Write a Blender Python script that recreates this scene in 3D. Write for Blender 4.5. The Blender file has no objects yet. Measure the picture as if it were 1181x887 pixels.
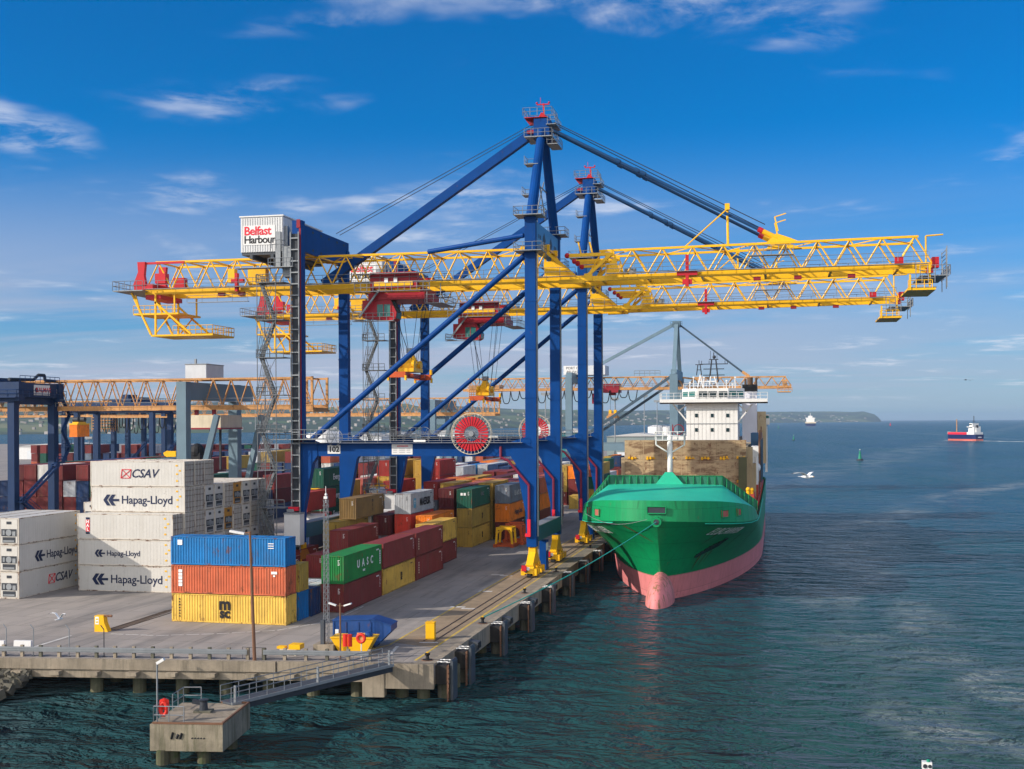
import bpy, bmesh, math, random
from mathutils import Vector, Matrix
R = math.radians
rnd = random.Random(7)
scene = bpy.context.scene
# ------------------------------------------------------------------ camera
F_PX, YAW, CAM_H, HOR_Y, CXP, CYP = 1401.3, 0.215, 19.55, 486.1, 590.5, 443.5
SEA = -3.0
cam_d = bpy.data.cameras.new('camera'); cam = bpy.data.objects.new('camera', cam_d)
scene.collection.objects.link(cam); scene.camera = cam
cam_d.sensor_width = 36.0; cam_d.lens = 36.0 * F_PX / 1181.0
cam_d.shift_y = (HOR_Y - CYP) / 1181.0
cam_d.clip_start = 1.0; cam_d.clip_end = 120000.0
cam.matrix_world = Matrix.Translation((0, 0, CAM_H)) @ Matrix.Rotation(YAW, 4, 'Z') @ Matrix.Rotation(R(90), 4, 'X') @ Matrix.Rotation(R(-0.3), 4, 'Z')
scene.render.resolution_x, scene.render.resolution_y = 1024, 769
# ------------------------------------------------------------------ sun and sky
SUN_EL, SUN_AZ = R(25), R(32)            # light travels 32 degrees off the quay's cross direction, away from the camera
ld = Vector((math.cos(SUN_AZ) * math.cos(SUN_EL), math.sin(SUN_AZ) * math.cos(SUN_EL), -math.sin(SUN_EL)))
sun_d = bpy.data.lights.new('sun', 'SUN'); sun_d.energy = 3.6; sun_d.angle = R(0.53); sun_d.color = (1.0, 0.91, 0.79)
sun = bpy.data.objects.new('sun', sun_d); scene.collection.objects.link(sun)
sun.rotation_euler = ld.to_track_quat('-Z', 'Y').to_euler(); sun.location = (-80, -60, 120)
scene.view_settings.view_transform = 'Standard'; scene.view_settings.look = 'None'
scene.view_settings.exposure = 0.64; scene.view_settings.gamma = 1.0
world = bpy.data.worlds.new('World'); scene.world = world; world.use_nodes = True
def build_world():
    nt = world.node_tree; n = nt.nodes; l = nt.links; n.clear()
    out = n.new('ShaderNodeOutputWorld'); bg = n.new('ShaderNodeBackground'); bg.inputs['Strength'].default_value = 0.088
    sky = n.new('ShaderNodeTexSky'); sky.sky_type = 'NISHITA'; sky.sun_disc = False
    sky.sun_elevation = SUN_EL; sky.sun_rotation = math.atan2(-ld.x, -ld.y)
    sky.air_density = 1.0; sky.dust_density = 0.3; sky.ozone_density = 4.0
    hs = n.new('ShaderNodeHueSaturation'); hs.inputs['Saturation'].default_value = 1.42; hs.inputs['Value'].default_value = 1.0
    wb = n.new('ShaderNodeMix'); wb.data_type = 'RGBA'; wb.blend_type = 'MULTIPLY'; wb.inputs['Factor'].default_value = 1.0
    l.new(sky.outputs[0], wb.inputs['A']); wb.inputs['B'].default_value = (0.44, 0.69, 0.95, 1); l.new(wb.outputs['Result'], hs.inputs['Color'])   # the photograph's cool white balance
    # thin cloud sheets: the view direction meets a flat layer overhead
    tc = n.new('ShaderNodeTexCoord'); sep = n.new('ShaderNodeSeparateXYZ'); l.new(tc.outputs['Generated'], sep.inputs[0])
    def M(op, a, b=None, c=None, clamp=False):
        m = n.new('ShaderNodeMath'); m.operation = op; m.use_clamp = clamp
        for i, v in enumerate((a, b, c)):
            if v is None: continue
            if isinstance(v, (int, float)): m.inputs[i].default_value = v
            else: l.new(v, m.inputs[i])
        return m.outputs[0]
    z = M('ADD', M('MAXIMUM', sep.outputs[2], 0.0), 0.05)
    px, py = M('DIVIDE', sep.outputs[0], z), M('DIVIDE', sep.outputs[1], z)
    cb = n.new('ShaderNodeCombineXYZ'); l.new(px, cb.inputs[0]); l.new(py, cb.inputs[1])
    def noise(scale, det, rough, dist=0.0, sx=1, sy=1, off=(0, 0, 0)):
        mp = n.new('ShaderNodeMapping'); mp.inputs['Scale'].default_value = (sx, sy, 1); mp.inputs['Location'].default_value = off
        l.new(cb.outputs[0], mp.inputs[0]); t = n.new('ShaderNodeTexNoise')
        t.inputs['Scale'].default_value = scale; t.inputs['Detail'].default_value = det; t.inputs['Roughness'].default_value = rough
        t.inputs['Distortion'].default_value = dist; l.new(mp.outputs[0], t.inputs['Vector']); return t.outputs['Fac']
    big = noise(1.15, 4, 0.55, 0.25, 0.9, 0.9, CLOUD_OFF)
    fine = noise(3.4, 9, 0.62, 0.3, 0.9, 0.9, (3.1, 7.7, 0))
    def ramp(v, a, b):
        m = n.new('ShaderNodeMapRange'); m.interpolation_type = 'SMOOTHSTEP'
        m.inputs[1].default_value = a; m.inputs[2].default_value = b; l.new(v, m.inputs[0]); return m.outputs[0]
    c1 = M('MULTIPLY', ramp(big, 0.52, 0.68), ramp(fine, 0.40, 0.66))
    veil = M('MULTIPLY', ramp(noise(0.32, 6, 0.6, 0.6, 0.6, 1.3, (11, 2, 0)), 0.30, 0.60), 0.85)
    low = M('MULTIPLY', ramp(sep.outputs[2], 0.24, 0.03), M('MULTIPLY_ADD', ramp(sep.outputs[0], 0.35, -0.25), 0.55, 0.45))                        # veils thicken towards the horizon
    hz = ramp(sep.outputs[2], 0.0, 0.035)
    def over(fac, A, B):
        m = n.new('ShaderNodeMix'); m.data_type = 'RGBA'; l.new(fac, m.inputs['Factor']); l.new(A, m.inputs['A']); m.inputs['B'].default_value = (*B, 1); return m.outputs['Result']
    col = over(M('MULTIPLY', M('MULTIPLY', veil, low), M('MULTIPLY_ADD', hz, 0.6, 0.4), clamp=True), hs.outputs[0], (3.5, 3.75, 4.85))
    col = over(M('MULTIPLY', ramp(sep.outputs[2], 0.21, 0.0), 0.42), col, (3.35, 3.65, 4.75))      # pale moist air low down
    col = over(M('MULTIPLY', M('MULTIPLY', M('MULTIPLY', c1, ramp(sep.outputs[2], 0.48, 0.34)), 0.62), hz, clamp=True), col, (6.2, 6.4, 7.0))
    # bright cloud bank added unseen behind the viewer to fill the shadows
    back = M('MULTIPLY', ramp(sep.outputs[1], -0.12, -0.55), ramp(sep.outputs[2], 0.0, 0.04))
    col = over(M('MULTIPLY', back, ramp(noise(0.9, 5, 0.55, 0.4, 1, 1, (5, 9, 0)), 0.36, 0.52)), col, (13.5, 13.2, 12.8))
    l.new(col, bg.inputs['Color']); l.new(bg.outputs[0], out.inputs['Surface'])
CLOUD_OFF = (4.1, 2.7, 0)
build_world()
# ------------------------------------------------------------------ helpers
def ray(px, py):
    x, y = px - CXP, py - CYP; cr, sr = math.cos(R(0.3)), math.sin(R(0.3))
    u, v = x * cr - y * sr, x * sr + y * cr - (HOR_Y - CYP)
    c, s = math.cos(YAW), math.sin(YAW)
    return Vector((-s + c * u / F_PX, c + s * u / F_PX, -v / F_PX))
def atY(px, py, Y):
    d = ray(px, py); t = Y / d.y; return Vector((d.x * t, Y, CAM_H + d.z * t))
def atZ(px, py, z=0.0):
    d = ray(px, py); t = (z - CAM_H) / d.z; return Vector((d.x * t, d.y * t, z))
COL = scene.collection
class MB:
    def __init__(s): s.v = []; s.f = []
    def quad(s, pts):
        i = len(s.v); s.v += [tuple(p) for p in pts]; s.f.append(tuple(range(i, i + len(pts)))); return s
    def box(s, x0, x1, y0, y1, z0, z1):
        i = len(s.v)
        s.v += [(x0,y0,z0),(x1,y0,z0),(x1,y1,z0),(x0,y1,z0),(x0,y0,z1),(x1,y0,z1),(x1,y1,z1),(x0,y1,z1)]
        s.f += [tuple(i + k for k in q) for q in ((0,3,2,1),(4,5,6,7),(0,1,5,4),(1,2,6,5),(2,3,7,6),(3,0,4,7))]; return s
    def sections(s, secs):                      # stacked closed loops of equal length, capped
        i = len(s.v); n = len(secs[0])
        for c in secs: s.v += [tuple(p) for p in c]
        for k in range(len(secs) - 1):
            for j in range(n):
                a, b = i + k * n + j, i + k * n + (j + 1) % n
                s.f.append((a, b, b + n, a + n))
        s.f.append(tuple(i + j for j in range(n - 1, -1, -1))); s.f.append(tuple(i + (len(secs) - 1) * n + j for j in range(n))); return s
    def bar(s, p, q, w, h=None, up=(0, 0, 1)):
        p, q = Vector(p), Vector(q); h = w if h is None else h; d = (q - p).normalized(); up = Vector(up)
        if abs(d.dot(up)) > 0.98: up = Vector((0, 1, 0)) if abs(d.y) < 0.9 else Vector((1, 0, 0))
        a = d.cross(up).normalized() * (w / 2); b = a.cross(d).normalized() * (h / 2)
        return s.sections([[c - a - b, c + a - b, c + a + b, c - a + b] for c in (p, q)])
    def tube(s, p, q, r, n=8, r2=None):
        p, q = Vector(p), Vector(q); d = (q - p).normalized(); up = Vector((0, 0, 1)) if abs(d.z) < 0.95 else Vector((0, 1, 0))
        a = d.cross(up).normalized(); b = a.cross(d); r2 = r if r2 is None else r2
        return s.sections([[c + (a * math.cos(2*math.pi*k/n) + b * math.sin(2*math.pi*k/n)) * rr for k in range(n)] for c, rr in ((p, r), (q, r2))])
    def path(s, pts, r, n=6):
        for a, b in zip(pts, pts[1:]): s.tube(a, b, r, n)
        return s
    def prism(s, poly, axis, a, b):             # 2D outline pushed along an axis
        f = {'x': lambda p, t: (t, p[0], p[1]), 'y': lambda p, t: (p[0], t, p[1]), 'z': lambda p, t: (p[0], p[1], t)}[axis]
        return s.sections([[f(p, a) for p in poly], [f(p, b) for p in poly]])
    def lathe(s, prof, n=16, c=(0, 0, 0)):      # (radius, height) pairs about z
        return s.sections([[(c[0] + r * math.cos(2*math.pi*k/n), c[1] + r * math.sin(2*math.pi*k/n), c[2] + z) for k in range(n)] for r, z in prof])
    def ball(s, c, rx, ry=None, rz=None, n=12, m=8):
        ry = ry or rx; rz = rz or rx
        secs = []
        for i in range(m + 1):
            t = -math.pi/2 + math.pi * i / m; k = max(math.cos(t), 0.02)
            secs.append([(c[0] + rx*k*math.cos(2*math.pi*j/n), c[1] + ry*k*math.sin(2*math.pi*j/n), c[2] + rz*math.sin(t)) for j in range(n)])
        return s.sections(secs)
    def rail(s, pts, h=1.1, step=1.6, r=0.035, mids=1):
        pts = [Vector(p) for p in pts]; up = Vector((0, 0, h))
        for a, b in zip(pts, pts[1:]):
            n = max(1, round((b - a).length / step))
            for k in range(n + 1):
                p = a.lerp(b, k / n); s.tube(p, p + up, r, 4)
            for m in range(mids + 1): 
                o = up * (1 - m / (mids + 1)); s.tube(a + o, b + o, r, 4)
        return s
    def mesh(s, name, mat, smooth=False):
        me = bpy.data.meshes.new(name); me.from_pydata(s.v, [], s.f)
        bm = bmesh.new(); bm.from_mesh(me); bmesh.ops.recalc_face_normals(bm, faces=bm.faces); bm.to_mesh(me); bm.free()
        if mat: me.materials.append(mat)
        if smooth:
            for p in me.polygons: p.use_smooth = True
        return me
    def build(s, name, mat, parent=None, loc=None, rot=None, smooth=False, color=None):
        return link(name, s.mesh(name, mat, smooth), parent, loc, rot, color)
def link(name, me, parent=None, loc=None, rot=None, color=None):
    o = bpy.data.objects.new(name, me); COL.objects.link(o)
    if parent: o.parent = parent
    if loc is not None: o.location = loc
    if rot is not None: o.rotation_euler = rot
    if color is not None: o.color = (*color, 1)
    return o
def tag(o, label=None, cat=None, group=None, kind=None):
    for k, v in (('label', label), ('category', cat), ('group', group), ('kind', kind)):
        if v: o[k] = v
    return o
def thing(name, label, cat, loc=(0, 0, 0), rz=0.0, group=None):
    o = link(name, None, None, loc, (0, 0, rz)); o.empty_display_size = 0.5
    return tag(o, label, cat, group)
def copy_tree(o, parent=None):
    c = o.copy(); COL.objects.link(c)
    if parent: c.parent = parent
    for ch in list(o.children): copy_tree(ch, c)
    return c
_txt = {}
def text_mesh(s, size, mat, bold=0.0, shear=0.0, space=1.0, align='CENTER'):
    key = (s, size, mat.name, bold, shear, space, align)
    if key in _txt: return _txt[key]
    cu = bpy.data.curves.new('lettering', 'FONT'); cu.body = s; cu.size = size; cu.offset = bold; cu.shear = shear
    cu.space_character = space; cu.align_x = align; cu.align_y = 'CENTER'; cu.extrude = 0.006; cu.resolution_u = 3
    o = bpy.data.objects.new('lettering', cu); COL.objects.link(o)
    dg = bpy.context.evaluated_depsgraph_get(); me = bpy.data.meshes.new_from_object(o.evaluated_get(dg))
    bpy.data.objects.remove(o); bpy.data.curves.remove(cu)
    me.name = 'lettering'; me.materials.clear(); me.materials.append(mat); _txt[key] = me; return me
FRONT, SIDE = (R(90), 0, 0), (R(90), 0, R(90))           # lettering that faces -y, or +x
def text(s, size, mat, parent, loc, rot=FRONT, bold=0.0, shear=0.0, space=1.0, align='CENTER'):
    return link('lettering', text_mesh(s, size, mat, bold, shear, space, align), parent, loc, rot)
# ------------------------------------------------------------------ materials
def new_mat(name):
    m = bpy.data.materials.new(name); m.use_nodes = True; nt = m.node_tree
    return m, nt, nt.nodes, nt.links, nt.nodes['Principled BSDF']
def node_noise(n, l, vec, scale, det=4, rough=0.6, dist=0.0):
    t = n.new('ShaderNodeTexNoise'); t.inputs['Scale'].default_value = scale; t.inputs['Detail'].default_value = det
    t.inputs['Roughness'].default_value = rough; t.inputs['Distortion'].default_value = dist; l.new(vec, t.inputs['Vector']); return t.outputs['Fac']
def node_range(n, l, v, a, b, c=0.0, d=1.0):
    m = n.new('ShaderNodeMapRange'); m.inputs[1].default_value = a; m.inputs[2].default_value = b
    m.inputs[3].default_value = c; m.inputs[4].default_value = d; l.new(v, m.inputs[0]); return m.outputs[0]
def node_mix(n, l, fac, a, b, blend='MIX'):
    m = n.new('ShaderNodeMix'); m.data_type = 'RGBA'; m.blend_type = blend
    for k, v in (('Factor', fac), ('A', a), ('B', b)):
        if isinstance(v, (int, float)): m.inputs[k].default_value = v
        elif isinstance(v, tuple): m.inputs[k].default_value = (*v, 1)
        else: l.new(v, m.inputs[k])
    return m.outputs['Result']
def coords(n, l, scale=(1, 1, 1), rand=True, kind='Object'):
    tc = n.new('ShaderNodeTexCoord'); mp = n.new('ShaderNodeMapping'); mp.inputs['Scale'].default_value = scale
    l.new(tc.outputs[kind], mp.inputs[0])
    if rand:
        oi = n.new('ShaderNodeObjectInfo'); mu = n.new('ShaderNodeMath'); mu.operation = 'MULTIPLY'; mu.inputs[1].default_value = 91.7
        l.new(oi.outputs['Random'], mu.inputs[0]); l.new(mu.outputs[0], mp.inputs['Location'])
    return mp.outputs[0]
def paint(name, col=None, rough=0.5, var=0.12, scale=0.5, dirt=0.0, rust=0.0, metal=0.0, dirtcol=(0.10, 0.085, 0.065), streak=True, bump=0.0, spec=0.3, stretch=(1.6, 1.6, 0.16), lo=0.48, hi=0.78, plates=None):
    """painted or bare surface: broad fading, run-down streaks of dirt and rust spots; no colour given = the object's own colour"""
    m, nt, n, l, b = new_mat(name)
    v = coords(n, l); base = col
    if col is None:
        oi = n.new('ShaderNodeObjectInfo'); base = oi.outputs['Color']
    f = node_range(n, l, node_noise(n, l, v, scale, 5, 0.65), 0.3, 0.7, 1 - var, 1 + var)
    c = node_mix(n, l, 1.0, base, f, 'MULTIPLY')
    if dirt:
        vs = coords(n, l, stretch if streak else (1, 1, 1))
        d = node_range(n, l, node_noise(n, l, vs, 1.3, 5, 0.7), lo, hi, 0.0, dirt)
        c = node_mix(n, l, d, c, dirtcol)
    if rust:
        r1 = node_range(n, l, node_noise(n, l, coords(n, l, (1, 1, 0.6)), 1.1, 7, 0.72), 0.66 - rust * 0.18, 0.72 - rust * 0.12, 0.0, min(1.0, 0.35 + rust))
        c = node_mix(n, l, r1, c, (0.13, 0.05, 0.022))
    if plates:                                   # faint weld seams between the shell plates
        ax, pw, ph = plates; tcp = n.new('ShaderNodeTexCoord'); sp = n.new('ShaderNodeSeparateXYZ'); cb = n.new('ShaderNodeCombineXYZ'); l.new(tcp.outputs['Object'], sp.inputs[0])
        l.new(sp.outputs[ax], cb.inputs[0]); l.new(sp.outputs[2], cb.inputs[1]); br = n.new('ShaderNodeTexBrick'); l.new(cb.outputs[0], br.inputs['Vector']); br.inputs['Scale'].default_value = 1.0
        br.inputs['Brick Width'].default_value = pw; br.inputs['Row Height'].default_value = ph; br.inputs['Mortar Size'].default_value = 0.05; br.inputs['Mortar Smooth'].default_value = 0.6
        br.inputs['Color1'].default_value = (1, 1, 1, 1); br.inputs['Color2'].default_value = (.92, .92, .92, 1); br.inputs['Mortar'].default_value = (.66, .66, .66, 1); c = node_mix(n, l, 1.0, c, br.outputs['Color'], 'MULTIPLY')
    l.new(c, b.inputs['Base Color']); b.inputs['Roughness'].default_value = rough; b.inputs['Specular IOR Level'].default_value = spec; b.inputs['Metallic'].default_value = metal
    if bump:
        bp = n.new('ShaderNodeBump'); bp.inputs['Strength'].default_value = bump; bp.inputs['Distance'].default_value = 0.05
        l.new(node_noise(n, l, v, scale * 9, 6, 0.7), bp.inputs['Height']); l.new(bp.outputs[0], b.inputs['Normal'])
    return m
M_ = {}
M_['box'] = paint('container_paint', None, 0.55, 0.22, 0.35, dirt=0.42, rust=0.42)
M_['boxframe'] = paint('container_frame_paint', None, 0.6, 0.2, 0.8, dirt=0.45, rust=0.75)
M_['reefer'] = paint('white_reefer_panel', (0.52, 0.50, 0.465), 0.45, 0.06, 0.4, dirt=0.20, rust=0.14, dirtcol=(0.30, 0.25, 0.18))
M_['reeferframe'] = paint('white_reefer_frame', (0.55, 0.50, 0.43), 0.5, 0.12, 0.6, dirt=0.40, rust=0.75, dirtcol=(0.30, 0.22, 0.14))
M_['blue'] = paint('crane_blue_paint', (0.000, 0.043, 0.195), 0.5, 0.16, 0.25, dirt=0.22, rust=0.10, dirtcol=(0.01, 0.03, 0.08), spec=.12)
M_['yellow'] = paint('crane_yellow_paint', (0.80, 0.43, 0.008), 0.42, 0.10, 0.4, dirt=0.12, rust=0.05)
M_['red'] = paint('crane_red_paint', (0.46, 0.010, 0.020), 0.42, 0.12, 0.5, dirt=0.10)
M_['galv'] = paint('galvanised_steel', (0.24, 0.255, 0.27), 0.5, 0.12, 1.0, metal=0.3)
M_['white'] = paint('white_paint', (0.68, 0.67, 0.66), 0.45, 0.04, 0.5, dirt=0.06)
M_['whitewall'] = paint('white_cladding', (0.60, 0.60, 0.60), 0.5, 0.05, 0.5, dirt=0.08)
M_['shipwhite'] = paint('ship_white_paint', (0.68, 0.675, 0.66), 0.42, 0.05, 0.3, dirt=0.08, rust=0.08)
M_['slate'] = paint('slate_grey_paint', (0.13, 0.20, 0.25), 0.5, 0.1, 0.3, dirt=0.12)
M_['teal'] = paint('teal_grey_paint', (0.02, 0.09, 0.13), 0.5, 0.1, 0.4, dirt=0.15)
M_['orange'] = paint('old_orange_paint', (0.52, 0.26, 0.095), 0.6, 0.25, 0.4, dirt=0.40, rust=0.5)
M_['cream'] = paint('cream_paint', (0.62, 0.54, 0.40), 0.55, 0.1, 0.4, dirt=0.25, rust=0.15)
M_['black'] = paint('black_rubber', (0.012, 0.012, 0.014), 0.7, 0.2, 1.0)
M_['dark'] = paint('dark_steel', (0.03, 0.035, 0.045), 0.55, 0.2, 1.0)
M_['ink'] = paint('navy_letter_paint', (0.008, 0.016, 0.055), 0.5, 0.05, 1.0)
M_['inkblack'] = paint('black_letter_paint', (0.012, 0.012, 0.014), 0.5, 0.05, 1.0)
M_['inkwhite'] = paint('white_letter_paint', (0.75, 0.75, 0.74), 0.5, 0.05, 1.0)
M_['inkred'] = paint('red_letter_paint', (0.62, 0.015, 0.035), 0.5, 0.05, 1.0)
M_['glass'] = paint('dark_window_glass', (0.012, 0.03, 0.035), 0.06, 0.0, 1.0)
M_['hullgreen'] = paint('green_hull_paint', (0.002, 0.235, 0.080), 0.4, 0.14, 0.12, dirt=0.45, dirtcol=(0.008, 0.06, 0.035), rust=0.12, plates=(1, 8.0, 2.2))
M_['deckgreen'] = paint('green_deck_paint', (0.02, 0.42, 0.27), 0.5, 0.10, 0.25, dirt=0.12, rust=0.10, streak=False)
M_['pink'] = paint('faded_red_antifouling', (0.62, 0.20, 0.205), 0.55, 0.10, 0.2, dirt=0.45, dirtcol=(0.26, 0.09, 0.06), rust=.15, plates=(1, 8.0, 2.2))
M_['bulb'] = paint('weedy_red_antifouling', (0.62, 0.20, 0.205), 0.6, 0.12, 0.3, dirt=0.95, dirtcol=(0.11, 0.10, 0.02), rust=.2, lo=.50, hi=.66)
M_['tan'] = paint('tan_primer_steel', (0.42, 0.33, 0.20), 0.65, 0.14, 0.2, dirt=0.45, rust=0.45, dirtcol=(0.22, 0.14, 0.07))
M_['shipred'] = paint('ship_red_deck_paint', (0.40, 0.05, 0.03), 0.6, 0.15, 0.5, dirt=0.2, rust=0.3)
M_['hatchtan'] = paint('rust_streaked_tan_steel', (0.40, 0.305, 0.175), 0.65, 0.2, 0.3, dirt=0.8, rust=0.55, dirtcol=(0.12, 0.06, 0.03), stretch=(0.16, 1, 0.55), lo=0.47, hi=0.60, plates=(0, 3.1, 3.3))
M_['concrete'] = paint('weathered_concrete', (0.27, 0.225, 0.17), 0.85, 0.26, 0.45, dirt=0.8, dirtcol=(0.075, 0.065, 0.045), bump=0.35)
M_['darkconc'] = paint('wet_concrete', (0.11, 0.105, 0.08), 0.8, 0.3, 0.6, dirt=0.5, dirtcol=(0.02, 0.03, 0.012), bump=0.3)
M_['rustpole'] = paint('rusty_brown_pole', (0.17, 0.085, 0.05), 0.7, 0.15, 0.8)
M_['fender'] = paint('tarred_fender', (0.018, 0.017, 0.017), 0.75, 0.3, 1.0, dirt=0.4, dirtcol=(0.09, 0.07, 0.05))
M_['fendergrey'] = paint('grey_fender_panel', (0.055, 0.065, 0.08), 0.6, 0.2, 0.8, dirt=0.4, rust=0.3)
M_['skipblue'] = paint('blue_skip_paint', (0.012, 0.055, 0.20), 0.5, 0.15, 0.8, dirt=0.2, rust=0.15)
M_['rope'] = paint('teal_mooring_rope', (0.02, 0.30, 0.25), 0.7, 0.1, 2.0)
M_['lifered'] = paint('lifebuoy_red', (0.70, 0.035, 0.02), 0.5, 0.08, 1.0)
M_['navyhull'] = paint('navy_hull_paint', (0.01, 0.02, 0.09), 0.45, 0.1, 0.2)
M_['buoygreen'] = paint('buoy_green_paint', (0.01, 0.20, 0.12), 0.5, 0.1, 1.0)
M_['feather'] = paint('white_feathers', (0.72, 0.72, 0.72), 0.7, 0.08, 4.0)
M_['feathergrey'] = paint('grey_feathers', (0.34, 0.36, 0.39), 0.7, 0.08, 4.0)
# ------------------------------------------------------------------ water
WAVE_A, WAVE_B = 2.3, 1.5
def make_water():
    m, nt, n, l, b = new_mat('sea_water')
    tc = n.new('ShaderNodeTexCoord')
    def nz(scale, sx, sy, det, rough, dist=0.0, rot=0.0, off=(0, 0)):
        mp = n.new('ShaderNodeMapping'); mp.inputs['Scale'].default_value = (sx, sy, 1); mp.inputs['Rotation'].default_value = (0, 0, rot)
        src = tc.outputs['Object']
        if off != (0, 0):
            ad = n.new('ShaderNodeVectorMath'); ad.operation = 'ADD'; ad.inputs[1].default_value = (*off, 0); l.new(src, ad.inputs[0]); src = ad.outputs[0]
        l.new(src, mp.inputs[0]); return node_noise(n, l, mp.outputs[0], scale, det, rough, dist)
    def add(a, b_, wa, wb):
        x = n.new('ShaderNodeMath'); x.operation = 'MULTIPLY'; x.inputs[1].default_value = wa; l.new(a, x.inputs[0])
        y = n.new('ShaderNodeMath'); y.operation = 'MULTIPLY_ADD'; y.inputs[1].default_value = wb; l.new(b_, y.inputs[0]); l.new(x.outputs[0], y.inputs[2]); return y.outputs[0]
    E_ = 0.12                                      # waves as true slopes, so that far water stays as rough as near water
    def height(off):
        return add(nz(0.31, 0.72, 1.30, 6, 0.62, 0.5, R(-12), off), nz(0.11, 0.6, 1.3, 1, 0.5, 0.3, R(-5), off), WAVE_A, WAVE_B)
    h0, hx, hy = height((0, 0)), height((E_, 0)), height((0, E_))
    calm = node_range(n, l, nz(0.014, 1, 0.45, 3, 0.6, 1.2, R(20)), 0.40, 0.62, 0.6, 1.0)
    def slope(h1):
        d = n.new('ShaderNodeMath'); d.operation = 'SUBTRACT'; l.new(h0, d.inputs[0]); l.new(h1, d.inputs[1])
        m_ = n.new('ShaderNodeMath'); m_.operation = 'MULTIPLY'; l.new(d.outputs[0], m_.inputs[0]); l.new(calm, m_.inputs[1])
        k_ = n.new('ShaderNodeMath'); k_.operation = 'DIVIDE'; l.new(m_.outputs[0], k_.inputs[0]); k_.inputs[1].default_value = E_; return k_.outputs[0]
    cv = n.new('ShaderNodeCombineXYZ'); l.new(slope(hx), cv.inputs[0]); tilt = n.new('ShaderNodeMath'); tilt.operation = 'ADD'; tilt.inputs[1].default_value = -0.16; l.new(slope(hy), tilt.inputs[0]); l.new(tilt.outputs[0], cv.inputs[1])   # slopes biased toward the viewer so the water mirrors higher, darker sky; cv.inputs[2].default_value = 1.0
    nv = n.new('ShaderNodeVectorMath'); nv.operation = 'NORMALIZE'; l.new(cv.outputs[0], nv.inputs[0]); l.new(nv.outputs[0], b.inputs['Normal'])
    murk = node_range(n, l, nz(0.012, 1, 1, 4, 0.6, 0.6), 0.35, 0.65)
    sy = n.new('ShaderNodeSeparateXYZ'); l.new(tc.outputs['Object'], sy.inputs[0])      # silty green water by the quay, clearer and bluer offshore
    c = node_mix(n, l, node_range(n, l, sy.outputs[1], 70, 330), node_mix(n, l, murk, (0.016, 0.080, 0.098), (0.024, 0.095, 0.086)), node_mix(n, l, murk, (0.000, 0.095, 0.230), (0.001, 0.105, 0.195)))
    # old wakes: torn pale ribbons, and a few whitecaps
    sp = n.new('ShaderNodeSeparateXYZ'); l.new(tc.outputs['Object'], sp.inputs[0])
    def mth(op, a, b_=None, c_=None):
        q = n.new('ShaderNodeMath'); q.operation = op
        for i, v in enumerate((a, b_, c_)):
            if v is None: continue
            if isinstance(v, (int, float)): q.inputs[i].default_value = v
            else: l.new(v, q.inputs[i])
        return q.outputs[0]
    wob = mth('MULTIPLY_ADD', nz(0.03, 1, 1, 3, 0.6), 26.0, -13.0)
    def ribbon(a0, a1, a2, w, amp):                      # centre line x = a0 + a1*y + a2*y*y
        y = sp.outputs[1]; xc = mth('MULTIPLY_ADD', mth('MULTIPLY_ADD', y, a2, a1), y, a0); d = mth('ABSOLUTE', mth('ADD', mth('SUBTRACT', sp.outputs[0], xc), wob))
        return node_range(n, l, d, w, w * .15, 0.0, amp)
    tear = node_range(n, l, nz(0.5, 0.45, 1.3, 6, 0.7, 0.6), 0.38, 0.62)
    patch = node_range(n, l, nz(0.05, 1, 0.6, 4, 0.6, 0.5), 0.40, 0.60)
    rb = mth('MAXIMUM', ribbon(37.5, -0.31, 0.00092, 9.0, 1.0), ribbon(-92, 0.205, 0.0, 30, 0.5)); rb = mth('MAXIMUM', rb, ribbon(318, -0.047, 0.0, 9, 0.9)); rb = mth('MULTIPLY', mth('MULTIPLY', rb, tear), patch)
    cap = node_range(n, l, nz(0.16, 0.5, 1.6, 7, 0.74, 0.4), 0.715, 0.75, 0.0, 0.6)
    c = node_mix(n, l, mth('MAXIMUM', rb, cap), c, (0.42, 0.46, 0.50)); l.new(c, b.inputs['Base Color'])
    b.inputs['Roughness'].default_value = 0.18; b.inputs['IOR'].default_value = 1.333; b.inputs['Specular IOR Level'].default_value = 0.5
    w = MB(); S = 25000
    w.quad([(-S, -2000, 0), (S, -2000, 0), (S, 29000, 0), (-S, 29000, 0)])
    tag(w.build('water', m, None, (0, 0, SEA)), kind='structure')
make_water()
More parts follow.
